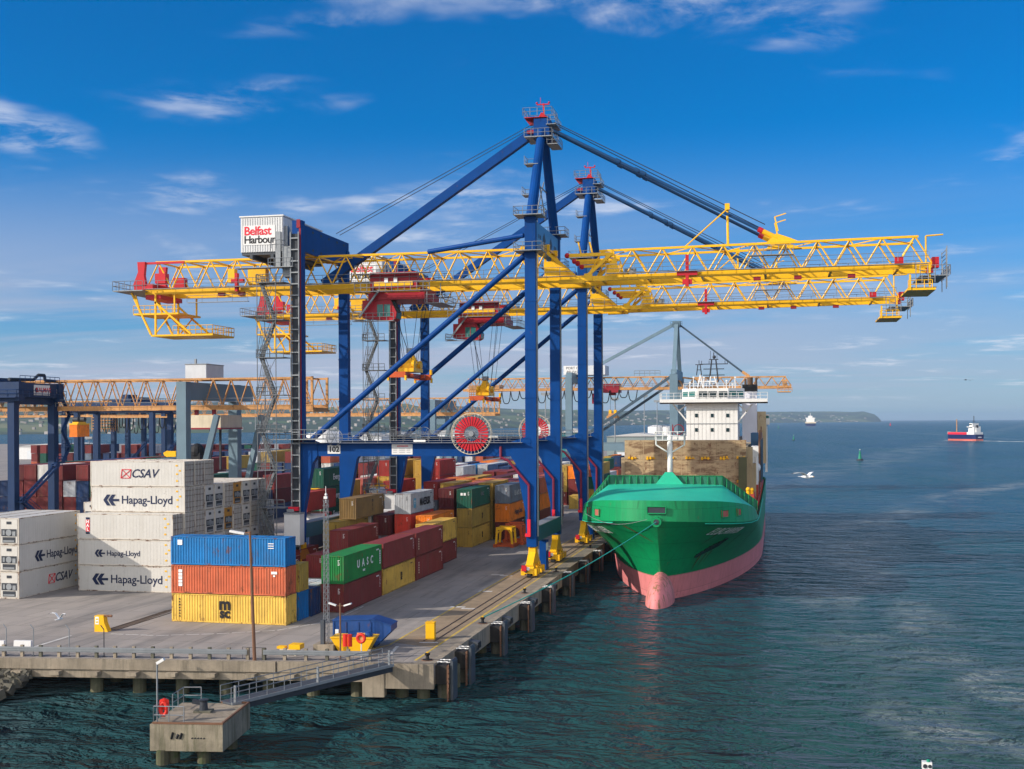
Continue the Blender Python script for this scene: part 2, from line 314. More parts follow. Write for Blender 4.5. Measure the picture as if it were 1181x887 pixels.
# ------------------------------------------------------------------ far shore
def lerp_tab(t, x):
    for (a, va), (b_, vb) in zip(t, t[1:]):
        if x <= b_: 
            k = max(0.0, (x - a) / (b_ - a)); return va + (vb - va) * k
    return t[-1][1]
SHORE = [(-900, 2300), (0, 2600), (400, 2900), (560, 3700), (700, 5600), (800, 7800), (885, 9500), (1016, 11500)]
CREST = [(-900, 462), (-200, 464), (60, 467), (300, 468), (420, 471), (520, 468), (600, 472), (700, 474.5), (760, 473), (880, 475), (960, 474.5), (1000, 475.5), (1010, 479), (1016, 484.5)]
hn = random.Random(3)
HT = []
def make_hills():
    m, nt, n, l, b = new_mat('hill_fields')
    v = coords(n, l, (1, 1, 1), False)
    vo = n.new('ShaderNodeTexVoronoi'); vo.inputs['Scale'].default_value = 0.0042; l.new(v, vo.inputs['Vector'])
    cr = n.new('ShaderNodeValToRGB'); l.new(vo.outputs['Color'], cr.inputs[0]); e = cr.color_ramp.elements
    e[0].position = 0.1; e[0].color = (0.045, 0.075, 0.03, 1); e[1].position = 0.9; e[1].color = (0.16, 0.15, 0.07, 1)
    x = e.new(0.45); x.color = (0.07, 0.12, 0.035, 1); x = e.new(0.65); x.color = (0.10, 0.13, 0.05, 1)
    wd = node_range(n, l, node_noise(n, l, v, 0.0022, 6, 0.65), 0.44, 0.52)
    c = node_mix(n, l, wd, cr.outputs[0], (0.025, 0.045, 0.022)); l.new(c, b.inputs['Base Color']); b.inputs['Roughness'].default_value = 0.9
    mb = MB(); offs = [0, 60, 250, 600, 1100, 1700, 2400, 3600]; prof = [0, .05, .16, .38, .66, .90, 1.0, .7]
    xs = [-900 + 12 * k for k in range(160)] + [1012, 1014, 1016]
    rows = []
    for px in xs:
        d0 = lerp_tab(SHORE, px); u = (px - CXP) / F_PX; dr = d0 + offs[6]
        top = CAM_H + (486.1 - lerp_tab(CREST, px) - (px - CXP) * 0.0052) / F_PX * dr - SEA
        w1 = math.sin(px * 0.031) * 0.10 + math.sin(px * 0.083 + 1) * 0.07; r = []
        for o, p in zip(offs, prof):
            d = d0 + o * (1 if px < 990 else 0.5); wob = (1 + (w1 + hn.uniform(-.04, .04)) * (1 if 0 < o < 2400 else 0))
            z = SEA - 1 + (top + 1) * p * wob if o else SEA - 2
            X = u * d; r.append((X * math.cos(YAW) - d * math.sin(YAW), X * math.sin(YAW) + d * math.cos(YAW), z))
        rows.append(r)
    nn = len(offs)
    for r in rows: mb.v += r
    for i in range(len(rows) - 1):
        for j in range(nn - 1):
            a = i * nn + j; mb.f.append((a, a + nn, a + nn + 1, a + 1))
    tag(mb.build('hills', m, smooth=True), kind='structure')
    # the town along the far shore: too many and too small to tell apart
    hm = paint('far_house_wall', (0.27, 0.25, 0.235), 0.8, 0.6, 0.006); t = MB()
    for k in range(420):
        px = hn.uniform(-60, 1000); i = min(len(xs) - 2, max(0, int((px + 900) / 12))); j = hn.choice([0, 1, 1, 2, 2, 2, 3, 3, 4])
        f, g = (px - xs[i]) / (xs[i + 1] - xs[i]), hn.random()
        A = Vector(rows[i][j]).lerp(Vector(rows[i + 1][j]), f); B = Vector(rows[i][j + 1]).lerp(Vector(rows[i + 1][j + 1]), f); p = A.lerp(B, g)
        s = hn.uniform(2.5, 6) * (1.8 if px > 700 else 1); hgt = hn.uniform(4, 7)
        t.box(p.x - s, p.x + s, p.y - s * .6, p.y + s * .6, p.z - 3, p.z + hgt)
    tag(t.build('far_town', hm), 'pale scattered houses on the hillside across the lough', 'houses', kind='stuff')
make_hills()
# ------------------------------------------------------------------ quay
QX, FSL = -27.2, 0.117
def FE(x): return 94.6 + (x - QX) * FSL               # south edge of the quay, slightly skewed
def make_ground():
    m, nt, n, l, b = new_mat('yard_concrete'); v = coords(n, l, (1, 1, 1), False)
    a = node_range(n, l, node_noise(n, l, v, 0.05, 6, 0.65, 0.6), 0.34, 0.68)
    c = node_mix(n, l, a, (0.325, 0.285, 0.25), (0.21, 0.19, 0.178))
    st = coords(n, l, (1, 0.10, 1), False); tr = node_range(n, l, node_noise(n, l, st, 0.5, 5, 0.6), 0.46, 0.70, 0, 0.7)
    c = node_mix(n, l, tr, c, (0.10, 0.095, 0.092))
    st2 = coords(n, l, (0.22, 1, 1), False); c = node_mix(n, l, node_range(n, l, node_noise(n, l, st2, 0.35, 5, 0.62, 0.8), 0.55, 0.74, 0, 0.4), c, (0.30, 0.27, 0.24))
    br = n.new('ShaderNodeTexBrick'); br.inputs['Scale'].default_value = 1.0; br.inputs['Brick Width'].default_value = 6.0; br.inputs['Row Height'].default_value = 5.0
    br.inputs['Mortar Size'].default_value = 0.045; br.inputs['Color1'].default_value = (1, 1, 1, 1); br.inputs['Color2'].default_value = (.90, .90, .90, 1); br.inputs['Mortar'].default_value = (.55, .53, .5, 1)
    l.new(v, br.inputs['Vector']); c = node_mix(n, l, 1.0, c, br.outputs['Color'], 'MULTIPLY')
    sp = node_range(n, l, node_noise(n, l, v, 0.9, 7, 0.75), 0.66, 0.70, 0, 0.5); c = node_mix(n, l, sp, c, (0.07, 0.065, 0.06))
    l.new(c, b.inputs['Base Color']); b.inputs['Roughness'].default_value = 0.85
    bp = n.new('ShaderNodeBump'); bp.inputs['Strength'].default_value = 0.25; bp.inputs['Distance'].default_value = 0.03
    l.new(node_noise(n, l, v, 6, 5, 0.7), bp.inputs['Height']); l.new(bp.outputs[0], b.inputs['Normal'])
    outline = [(QX, FE(QX)), (QX, 1060), (-1600, 1060), (-1600, 20), (-75, FE(-75)), (-62, FE(-62))]
    tag(MB().prism(outline, 'z', -1.15, 0).build('quay_ground', m), kind='structure')
    # tan strip that carries the rails
    sm = paint('rail_strip_concrete', (0.25, 0.185, 0.12), 0.9, 0.25, 0.4, dirt=0.5, streak=False)
    tag(MB().prism([(-33.2, FE(-33.2) + 9), (-29.2, FE(-29.2) + 7), (-29.2, 1000), (-33.2, 1000)], 'z', 0, .004).build('rail_strip', sm), kind='structure')
    em = paint('quay_edge_concrete', (0.21, 0.18, 0.145), 0.9, 0.25, 0.5, dirt=0.5, streak=False)
    tag(MB().prism([(-28.9, FE(-28.9) + .05), (QX - .02, FE(QX) + .1), (QX - .02, 1000), (-28.9, 1000)], 'z', 0, .006).build('quay_apron', em), kind='structure')
    rm = paint('worn_rail_steel', (0.10, 0.065, 0.045), 0.45, 0.2, 1.0, metal=0.5)
    for x in (-30.9, -29.95, -62.2, -61.2):
        tag(MB().box(x - .05, x + .05, FE(-31) + 10, 900, 0.005, .045).build('crane_rail', rm), kind='structure')
    ym = paint('worn_yellow_line', (0.50, 0.34, 0.06), 0.8, 0.25, 0.8, dirt=0.55, streak=False, dirtcol=(.2, .17, .13))
    wm = paint('worn_white_line', (0.52, 0.50, 0.47), 0.8, 0.2, 0.8, dirt=0.6, streak=False, dirtcol=(.2, .18, .16))
    y = MB(); y.box(-33.45, -33.25, FE(-33) + 8, 700, .004, .008); y.box(-29.2, -28.98, FE(-29) + 1.2, 700, .008, .012)
    for a_, b_ in zip([(-33.35, FE(-33) + 8), (-34.3, FE(-34) + 5.6), (-36.2, FE(-36) + 4.6)], [(-34.3, FE(-34) + 5.6), (-36.2, FE(-36) + 4.6), (-39, FE(-39) + 4.2)]): y.bar((*a_, .006), (*b_, .006), .2, .004)
    tag(y.build('yellow_lines', ym), kind='structure')
    w = MB()
    pts = [atZ(*p) for p in ((128, 731), (180, 733), (250, 731), (320, 727), (372, 718), (398, 709), (420, 699))]
    for a_, b_ in zip(pts, pts[1:]):
        k = max(1, int((b_ - a_).length / 1.3))
        for i in range(k): w.bar(a_.lerp(b_, i / k) + Vector((0, 0, .006)), a_.lerp(b_, (i + .84) / k) + Vector((0, 0, .006)), .16, .004)
    for p, q in (((447, 758), (459, 745)), ((484, 741), (505, 741)), ((40, 746), (82, 733))): w.bar(atZ(*p, .006), atZ(*q, .006), .3, .004)
    for p in ((584, 664), (560, 682), (528, 700), (541, 702), (574, 663)):
        q = atZ(*p); w.box(q.x - .8, q.x + .8, q.y - .35, q.y + .35, .004, .008)
    tag(w.build('white_lines', wm), kind='structure')
    # strip of old rail trench that runs behind the orange marker box
    tm = paint('tarred_trench', (0.085, 0.06, 0.045), 0.9, 0.3, 0.6, streak=False, dirt=.4)
    a_, b_ = atZ(128, 727), atZ(196, 704); tag(MB().bar(a_ + Vector((0, 0, .008)), b_ + Vector((0, 0, .008)), .9, .01).build('rail_trench', tm), kind='structure')
make_ground()
def make_quay_face():
    c, d = M_['concrete'], M_['darkconc']
    u = Vector((1, FSL, 0)).normalized(); nrm = Vector((u.y, -u.x, 0))      # along the south edge, and outwards
    def FP(x, out=0.0, z=0.0): return Vector((x, FE(x), 0)) + nrm * out + Vector((0, 0, z))
    q = thing('quay_wall', 'stained concrete deck edge of the quay standing on round piles', 'quay', (0, 0, 0))
    f = MB(); f.bar(FP(-75, .06, -.42), FP(-40.2, .06, -.42), .4, .86); f.bar(FP(-40.1, .0, -.42), FP(-31, .0, -.42), .36, .86); f.build('fascia', c, q)
    MB().bar(FP(-75, -.25, -1.2), FP(-31, -.25, -1.2), .7, .7).build('edge_beam', c, q)
    e = MB(); e.bar(FP(-31.4, .05, -1.0), FP(-27.2, .05, -1.0), .6, 2.0); e.bar(FP(-33, -.1, -1.6), FP(-31.2, -.1, -1.6), 1.0, 2.2); e.build('end_block', c, q)
    MB().bar((QX - .28, FE(QX) + .3, -.86), (QX - .28, 640, -.86), .6, 1.74).build('side_beam', c, q)
    for k in range(9): 
        p = FP(-62 + k * 3.3, .45, -1.0); MB().box(p.x - .45, p.x + .45, p.y - .3, p.y + .4, -1.25, -.95).build('corbel', c, q)
    w = paint('weedy_pile', (0.10, 0.095, 0.06), 0.85, 0.3, 0.8, dirt=.7, dirtcol=(.02, .05, .008), streak=False)
    for k in range(9):
        for r in range(2): MB().tube(FP(-56 + k * 3.7, -1.4 - r * 4, -7), FP(-56 + k * 3.7, -1.4 - r * 4, -1.1), .55, 12).build('pile', w, q)
    for k in range(24): MB().tube((QX - 1.2, FE(QX) + 1 + k * 6.6, -7), (QX - 1.2, FE(QX) + 1 + k * 6.6, -1.1), .55, 10).build('pile', w, q)
    tag(MB().box(-300, -33.5, 107, 108, -9, -1.1).box(-33.5, -32.5, 107, 1000, -9, -1.1).build('retaining_wall', d), kind='structure')
    return FP
FP = make_quay_face()
def fender(Y, group='fenders along the quay face', k=0):
    words = ['nearest the quay corner', 'second along from the quay corner', 'third along from the quay corner', 'fourth along from the quay corner', 'fifth along from the quay corner', 'beside the near wheels of the blue crane', 'beside the far wheels of the blue crane', 'by the green bow', 'beside the ship', 'beside the ship']
    t = thing('quay_fender', 'dark quay fender with chain and ladder, ' + words[k], 'fender', (QX, Y, 0), 0, group)
    MB().prism([(0, -1.7), (1.2, -1.7), (1.2, -.5), (.9, -.2), (0, -.2)], 'y', -1.0, 1.0).build('fender_box', M_['fender'], t)
    p = MB(); p.prism([(1.22, -3.6), (1.45, -3.6), (1.45, .05), (1.34, .25), (1.22, .25)], 'y', -.85, .55); p.build('face_panel', M_['fendergrey'], t)
    ld_ = MB()
    for s in (-1.32, -.98): ld_.bar((1.1, s, -3.8), (1.1, s, -.1), .07)
    for i in range(9): ld_.bar((1.1, -1.32, -3.6 + i * .4), (1.1, -.98, -3.6 + i * .4), .06)
    ld_.build('ladder', M_['rustpole'], t)
    ch = MB()
    for s in (-.8, .1):
        for i in range(5): ch.tube((.1 + i * .24, s + (i % 2) * .12, .06 - abs(i - 2) * .01), (.32 + i * .24, s + .12 - (i % 2) * .12, .06), .05, 5)
    ch.build('chain', M_['white'], t)
    MB().lathe([(.0, -7), (.45, -7), (.45, -1.5), (0, -1.5)], 10, (.3, .2, 0)).build('pile', M_['darkconc'], t)
for k, y in enumerate((95.9, 101.9, 115.0, 128.4, 141.2, 155.2, 168.4, 181.6, 194.8)): fender(y, k=k)
for k, (y, w) in enumerate(((106.2, 'before the third fender'), (119.7, 'before the fourth fender'), (132.8, 'before the fifth fender'), (145.2, 'before the sixth fender'))):
    t = thing('bracket_box', 'small grey box bracket on the quay face ' + w, 'bracket', (QX, y, 0), 0, 'box brackets on the quay face')
    MB().prism([(0, -1.3), (.7, -1.1), (.9, -.45), (.9, -.25), (0, -.1)], 'y', -.55, .55).build('bracket', M_['fendergrey'], t)
    MB().box(.9, .95, -.5, .5, -.8, -.3).build('front_plate', M_['fender'], t)
def bollard(p, label, s=1.0):
    t = thing('bollard', label, 'bollard', p, 0, 'bollards on the quay'); s *= .72
    MB().lathe([(.5, 0), (.5, .08), (.2, .1), (.17, .45), (.28, .55), (.3, .68), (.2, .75), (0, .76)], 12).build('post', M_['black'], t)
    MB().lathe([(.65, 0), (.65, .04), (0, .045)], 12, (0, 0, .002)).build('base_plate', M_['rustpole'], t)
    MB().box(-.12, .12, -.06, .06, .765, .85).build('cap', M_['yellow'], t); t.scale = (s, s, s); return t
bollard((-28.15, 95.9, .006), 'black mooring bollard at the quay corner', 1.1)
bollard((-28.0, 114.4, .006), 'black mooring bollard with the teal rope made fast to it', 1.1)
bollard((-28.2, 135.4, .006), 'black mooring bollard at the quay edge beyond the roped one')
bollard((-28.2, 155.4, .006), 'black mooring bollard below the blue crane leg')
bollard((-28.2, 185.0, .006), 'farthest black mooring bollard by the green bow')
# riprap at the foot of the quay
def rocks():
    m = paint('shore_rock', (0.085, 0.078, 0.062), 0.9, 0.4, 0.6, dirt=.5, dirtcol=(.035, .045, .012), bump=.5, streak=False)
    mb = MB(); r = random.Random(5)
    for k in range(520):
        x = r.uniform(-76, -60.8); t = r.random(); y = FE(x) - .2 - t * 8.5 * min(1, max(.1, (-59.8 - x) / 5)); z = -1.2 - (FE(x) - y) * .34; s = r.uniform(.18, .55)
        i = len(mb.v); rot = Matrix.Rotation(r.uniform(0, 6), 3, 'Z') @ Matrix.Rotation(r.uniform(0, 6), 3, 'X')
        for a in (-1, 1):
            for b in (-1, 1):
                for c in (-1, 1): mb.v.append(tuple(Vector((x, y, z)) + rot @ Vector((a * s * r.uniform(.5, 1), b * s * r.uniform(.5, .9), c * s * r.uniform(.4, .8)))))
        mb.f += [tuple(i + q for q in f) for f in ((0,1,3,2),(4,6,7,5),(0,4,5,1),(2,3,7,6),(0,2,6,4),(1,5,7,3))]
    tag(mb.build('shore_rocks', m), 'dark weedy boulders piled against the quay', 'rocks', kind='stuff')
    tag(MB().prism([(-80, 60), (-80, 92), (-60, 92.4), (-61, 88), (-65, 83)], 'z', -7, -3.3).build('shore', m), kind='structure')
rocks()
# ------------------------------------------------------------------ dolphin, walkway
def dolphin():
    t = thing('mooring_dolphin', 'square weathered concrete mooring dolphin on mossy piles in the water', 'dolphin', (-38.55, 76.6, -.3), R(8))
    blk = paint('dolphin_concrete', (0.24, 0.205, 0.15), 0.85, 0.3, 0.6, dirt=.95, dirtcol=(.05, .06, .022), bump=.6)
    MB().box(-2.45, 2.45, -3.1, 3.1, -1.75, 0).build('concrete_cap', blk, t)
    MB().box(-2.3, 2.3, -2.95, 2.95, 0, .012).build('deck_surface', M_['concrete'], t)
    for x, y in ((-1.2, -2.2), (.9, -2.2), (-1.7, -2.75), (-.1, .2), (1.6, 1.4), (-1.4, 1.9)):
        MB().tube((x, y, -6.5), (x, y, -1.7), .45, 12).build('pile', paint_weed, t)
    MB().bar((-2.3, -3.02, .08), (2.45, -3.02, .08), .12).bar((2.4, -3.0, .1), (2.4, 3.05, .1), .12).bar((0.4, 3.0, .08), (2.4, 3.0, .08), .12).build('edge_angle', M_['rustpole'], t)
    MB().rail([(-2.25, -.6, 0), (-2.25, -2.95, 0), (-.2, -2.95, 0)], 1.15, 1.2, .035).build('railing', M_['galv'], t)
    MB().rail([(-2.25, .6, 0), (-2.25, 2.8, 0), (-1.0, 2.9, 0)], 1.15, 1.2, .035).build('railing', M_['galv'], t)
    g = MB()
    for x, s in ((-1.0, .34), (-.65, .22), (-.4, .3)): g.tube((x, -3.105, -.85 - s * .3), (x + .12, -3.105, -.85 + s), .09, 5)
    for k in range(5): g.tube((.35 + k * .2, -3.105, -.9), (.45 + k * .2, -3.105, -.86), .04, 4)
    g.build('graffiti', M_['inkblack'], t)
    b = thing('hook_bollard', 'grey quick release mooring hook on the concrete dolphin', 'bollard', (-38.6, 77.0, -.285), R(8))
    MB().box(-.6, .6, -.4, .4, 0, .14).build('base_plate', M_['darkconc'], b); MB().lathe([(.3, .14), (.26, .7), (.34, .85), (0, .9)], 12).build('post', M_['dark'], b)
    MB().bar((0, 0, .6), (-.75, -.1, .75), .22, .3).build('hook', M_['dark'], b)
    lp = thing('lamp_post', 'thin grey lamp post on the mooring dolphin with a tilted floodlight', 'lamp', (-40.2, 73.55, -.29), R(8))
    MB().tube((0, 0, 0), (0, 0, 4.0), .06, 8).build('pole', M_['galv'], lp); MB().bar((0, 0, 3.95), (.5, -.05, 4.25), .22, .18).build('lamp_head', M_['white'], lp)
    lb = thing('lifebuoy', 'red lifebuoy in its housing on the dolphin railing', 'lifebuoy', (-39.85, 73.75, .62), R(8))
    tor = MB()
    for k in range(16):
        a0, a1 = 2 * math.pi * k / 16, 2 * math.pi * (k + 1) / 16
        tor.tube((.22 * math.cos(a0), 0, .42 * math.sin(a0)), (.22 * math.cos(a1), 0, .42 * math.sin(a1)), .13, 8)
    tor.build('ring', M_['lifered'], lb); MB().prism([(-.34, -.1), (.34, -.1), (.3, .56), (0, .68), (-.3, .56)], 'y', .08, .2).build('backing', M_['lifered'], lb)
def walkway():
    A, B = Vector((-38.1, 79.4, -.15)), Vector((-30.7, FE(-30.7) - .9, .15))
    t = thing('access_walkway', 'sloping grey steel walkway with railings from quay to dolphin', 'walkway', A)
    d = B - A; s = Vector((d.y, -d.x, 0)).normalized() * .62; up = Vector((0, 0, .3))
    MB().bar((0, 0, -.35) , d + Vector((0, 0, -.35)), 1.15, .5).build('beam', M_['dark'], t)
    MB().bar(up * -.15, d + up * -.15, 1.4, .1).build('deck', M_['fendergrey'], t)
    MB().bar(s * 1.1 + up * -.2, d + s * 1.1 + up * -.2, .08, .22).build('kickplate', M_['galv'], t)
    for k in (-1, 1): MB().rail([s * k + up * -.1, d + s * k + up * -.1], 1.15, 1.5, .03, 2).build('railing', M_['galv'], t)
    for f in (.02, .5, .97): MB().bar(d * f + s * 1.05 + up * -.4, d * f + s * 1.05 + Vector((0, 0, 1.2)), .16).build('post', M_['galv'], t)
paint_weed = paint('mossy_pile', (0.085, 0.08, 0.05), 0.9, 0.3, 0.8, dirt=.9, dirtcol=(.035, .075, .008), streak=False)
dolphin(); walkway()
# ------------------------------------------------------------------ quay end furniture
def barrier(x0, x1, label):
    t = thing('crash_barrier', label, 'barrier', FP(x0, -.45, 0), 0, 'crash barriers along the quay end')
    n = max(2, round((x1 - x0) / 1.62)); b = FP(x0, -.45, 0)
    for k in range(n + 1):
        p = FP(x0 + (x1 - x0) * k / n, -.45, 0) - b; MB().box(p.x - .13, p.x + .13, p.y - .02, p.y + .2, 0, .98).build('post', M_['concrete'] if k % 3 else M_['darkconc'], t)
    r = MB(); a, e = Vector((0, 0, 0)), FP(x1, -.45, 0) - b; o = Vector((FSL, -1, 0)) * .08
    for z, w in ((.50, .05), (.58, .1), (.66, .05), (.74, .1), (.82, .05)): r.bar(a + o * (1 + w) + Vector((0, 0, z)), e + o * (1 + w) + Vector((0, 0, z)), w, .085)
    r.build('steel_rail', M_['galv'], t)
barrier(-75, -42.75, 'long galvanised crash barrier along the quay end left of the tall lamp post')
barrier(-41.4, -32.6, 'short galvanised crash barrier between the tall lamp post and the walkway')
def tall_lamp():
    b = FP(-42.1, -.3, 0)
    t = thing('lamp_post', 'tall rust brown lamp post with one long pale lamp at the quay end', 'lamp', b)
    MB().tube((0, 0, 0), (-.35, 0, 10.6), .16, 8, .10).build('pole', M_['rustpole'], t)
    MB().bar((-.3, 0, 10.55), (-.9, -.02, 10.45), .1).build('arm', M_['rustpole'], t)
    MB().bar((-.8, -.02, 10.42), (-2.1, -.05, 10.62), .3, .18).build('lamp_head', M_['white'], t)
    MB().rail([(-1.2, .3, 0), (-.2, .2, 0), (.9, .3, 0)], 1.0, 1.0, .02, 0).build('guard_chain', M_['dark'], t)
tall_lamp()
def lattice_mast(p, h, label):
    t = thing('lattice_mast', label, 'mast', p)
    m = MB(); w = .2
    cs = [(-w, -w), (w, -w), (w, w), (-w, w)]
    for x, y in cs: m.tube((x, y, .6), (x * .7, y * .7, h * .92), .026, 5)
    n = int(h / .55)
    for k in range(n):
        z = .6 + (h * .92 - .6) * k / n; z2 = .6 + (h * .92 - .6) * (k + 1) / n
        for i in range(4):
            a, b = cs[i], cs[(i + 1) % 4]; m.bar((*a, z), (*b, z2), .02); m.bar((*a, z), (*b, z), .02)
    m.build('lattice', M_['galv'], t)
    MB().tube((0, 0, h * .9), (0, 0, h), .03, 6).ball((.02, 0, h * .95), .12).box(-.15, .15, -.12, .12, h * .925, h * .94).build('lamp_head', M_['white'], t)
    MB().box(-.9, .9, -.8, .8, 0, .75).build('plinth', M_['concrete'], t); MB().box(-.32, .0, -.6, -.28, .75, 2.8).build('cable_box', M_['fendergrey'], t)
lattice_mast((-37.6, 97.7, .004), 14.1, 'slender grey lattice mast on a concrete plinth before the green container')
def double_lamp():
    t = thing('lamp_post', 'short brown lamp post with two white lamp heads near the skips', 'lamp', (-35.35, 95.0, .004))
    MB().tube((0, 0, 0), (0, 0, 4.6), .075, 8).build('pole', M_['rustpole'], t)
    MB().bar((-.5, 0, 4.4), (.5, 0, 4.4), .06).build('crossarm', M_['rustpole'], t)
    for s in (-1, 1): MB().bar((.35 * s, 0, 4.42), (.98 * s, -.05, 4.62), .26, .12).build('lamp_head', M_['white'], t)
double_lamp()
def skips():
    t = thing('skip', 'open yellow waste skip below the blue lidded one', 'skip', (-35.1, 98.2, .004), R(4))
    MB().sections([[(-1.2, -.85, 0), (1.0, -.85, 0), (1.0, .85, 0), (-1.2, .85, 0)], [(-2.0, -.95, 1.3), (1.75, -.95, 1.3), (1.75, .95, 1.3), (-2.0, .95, 1.3)]]).build('body', M_['yellow'], t)
    MB().box(-2.02, 1.77, -1.0, 1.0, 1.3, 1.38).build('rim', M_['yellow'], t)
    MB().box(-.6, .9, -.7, .7, 1.38, 1.62).ball((1.1, -.2, 1.5), .4, .4, .3).build('rubbish', M_['skipblue'], t)
    t = thing('skip', 'closed navy blue waste skip with sloping end behind the yellow one', 'skip', (-35.6, 101.0, .004), R(4))
    MB().prism([(-2.3, .25), (1.6, .25), (2.9, 1.5), (2.9, 1.95), (1.2, 2.45), (-2.3, 2.3)], 'y', -1.1, 1.1).build('body', M_['skipblue'], t)
    MB().prism([(-2.35, 2.3), (1.2, 2.47), (2.95, 1.97), (2.95, 2.05), (1.2, 2.56), (-2.35, 2.4)], 'y', -1.15, 1.15).build('lid', M_['skipblue'], t)
    r = MB(); [r.box(x - .05, x + .05, -1.16, 1.16, .3, 2.25) for x in (-2.2, -1.1, 0, 1.1)]; r.build('rib', M_['skipblue'], t)
    MB().box(-2.05, -1.75, -1.19, -1.165, 1.2, 1.6).build('sign_plate', M_['inkwhite'], t); MB().box(.1, .9, -1.135, -1.115, 1.05, 1.2).box(.35, .9, -1.135, -1.115, .8, .88).build('marking', M_['inkwhite'], t)
    MB().box(-2.2, -1.8, -.9, .9, 0, .3).box(1.0, 1.4, -.9, .9, 0, .3).build('skid', M_['dark'], t)
skips()
def lifebuoys():
    t = thing('lifebuoy_box', 'red double drum lifebuoy housing on a post by the yellow skip', 'lifebuoy', (-34.95, 95.6, .004))
    MB().tube((0, 0, 0), (0, 0, 1.0), .05, 8).build('post', M_['galv'], t)
    MB().tube((-.21, 0, .95), (-.21, 0, 1.95), .19, 12).build('drum', M_['lifered'], t); MB().tube((.21, 0, .95), (.21, 0, 1.95), .19, 12).build('drum', M_['lifered'], t)
    t = thing('lifebuoy', 'round orange red lifebuoy disc on a white post by the skips', 'lifebuoy', (-33.6, 95.2, .004))
    MB().tube((0, 0, 0), (0, 0, 2.2), .05, 8).build('post', M_['white'], t)
    o = MB()
    for k in range(18):
        a0, a1 = 2 * math.pi * k / 18, 2 * math.pi * (k + 1) / 18
        o.tube((.32 * math.cos(a0), -.1, 1.75 + .32 * math.sin(a0)), (.32 * math.cos(a1), -.1, 1.75 + .32 * math.sin(a1)), .13, 8)
    o.build('ring', M_['lifered'], t); MB().box(-.35, .35, -.09, -.05, 1.5, 2.2).build('backing', M_['orange'], t)
lifebuoys()
def small_stuff():
    p = atZ(497, 737); t = thing('marker_block', 'tall plain yellow marker block at the end of the rail strip', 'marker', (p.x, p.y, .006), R(4))
    MB().prism([(-.4, 0), (.4, 0), (.4, 1.5), (-.4, 1.5)], 'y', -.35, .35).build('block', M_['yellow'], t); MB().box(-.44, .44, -.39, .39, 1.5, 1.56).build('cap', M_['yellow'], t)
    p = atZ(117, 728); t = thing('buffer_stop', 'orange yellow rail buffer stop with a letter panel on the open yard', 'buffer', (p.x, p.y, .004), R(2))
    MB().prism([(-.5, 0), (.85, 0), (.5, .8), (.4, 1.5), (-.5, 1.5)], 'y', -.35, .35).build('body', M_['yellow'], t)
    MB().box(.3, .75, -.15, .15, 1.38, 1.52).tube((.7, 0, 1.45), (1.1, 0, 1.45), .12, 8).build('buffer_head', M_['rustpole'], t)
    MB().box(-.4, -.05, -.375, -.355, .7, 1.4).build('letter_panel', M_['inkwhite'], t); MB().box(-.33, -.12, -.385, -.376, 1.1, 1.25).box(-.33, -.12, -.385, -.376, .82, .98).build('marking', M_['yellow'], t)
    for px, py, w, lb in ((27, 750, 1.75, 'low white concrete barrier block behind the crash barrier'), (-1, 750, 1.2, 'white barrier block cut by the left edge of the view')):
        p = atZ(px, py); t = thing('barrier_block', lb, 'barrier', (p.x, p.y, .004), R(5))
        MB().prism([(-.35, 0), (.35, 0), (.18, .35), (.14, .85), (-.14, .85), (-.18, .35)], 'x', -w * .45, w * .45).build('block', M_['white'], t)
        MB().box(-w * .3, w * .3, -.36, -.2, .0, .12).build('slot', M_['dark'], t)
    p = atZ(330, 758); t = thing('pallet_stack', 'low stack of yellow timber pallets behind the crash barrier', 'pallets', (p.x, p.y + 1.2, .004))
    m = MB()
    for i in range(3):
        m.box(-.9, .6, -.5, .5, i * .16 + .1, i * .16 + .16)
        for x in (-.85, -.2, .45): m.box(x, x + .12, -.5, .5, i * .16, i * .16 + .1)
    m.build('pallets', M_['cream'], t); MB().box(-.1, .9, -.4, .6, .5, .9).box(-1.2, -.5, -.3, .3, .5, .7).build('yellow_case', M_['yellow'], t)
    p = atZ(296, 756)
    for k, (px, top) in enumerate(((36, 720), (79, 721), (121, 723), (3, 741))):
        b = FP(atZ(px, 758).x, -.75, .004); t = thing('fence_post', ['thin bent topped fence post behind the white barrier block', 'second thin bent topped fence post from the left', 'dark bent topped fence post before the orange buffer stop', 'thin fence post at the left edge of the view'][k], 'fence post', b, 0, 'bent fence posts along the quay end')
        MB().tube((0, 0, 0), (0, 0, 2.3), .045, 6).tube((0, 0, 2.3), (-.3, 0, 2.65), .04, 6).build('post', M_['galv'] if k != 2 else M_['dark'], t)
        MB().box(-.12, .12, -.12, .12, 0, .03).build('foot', M_['dark'], t)
small_stuff()
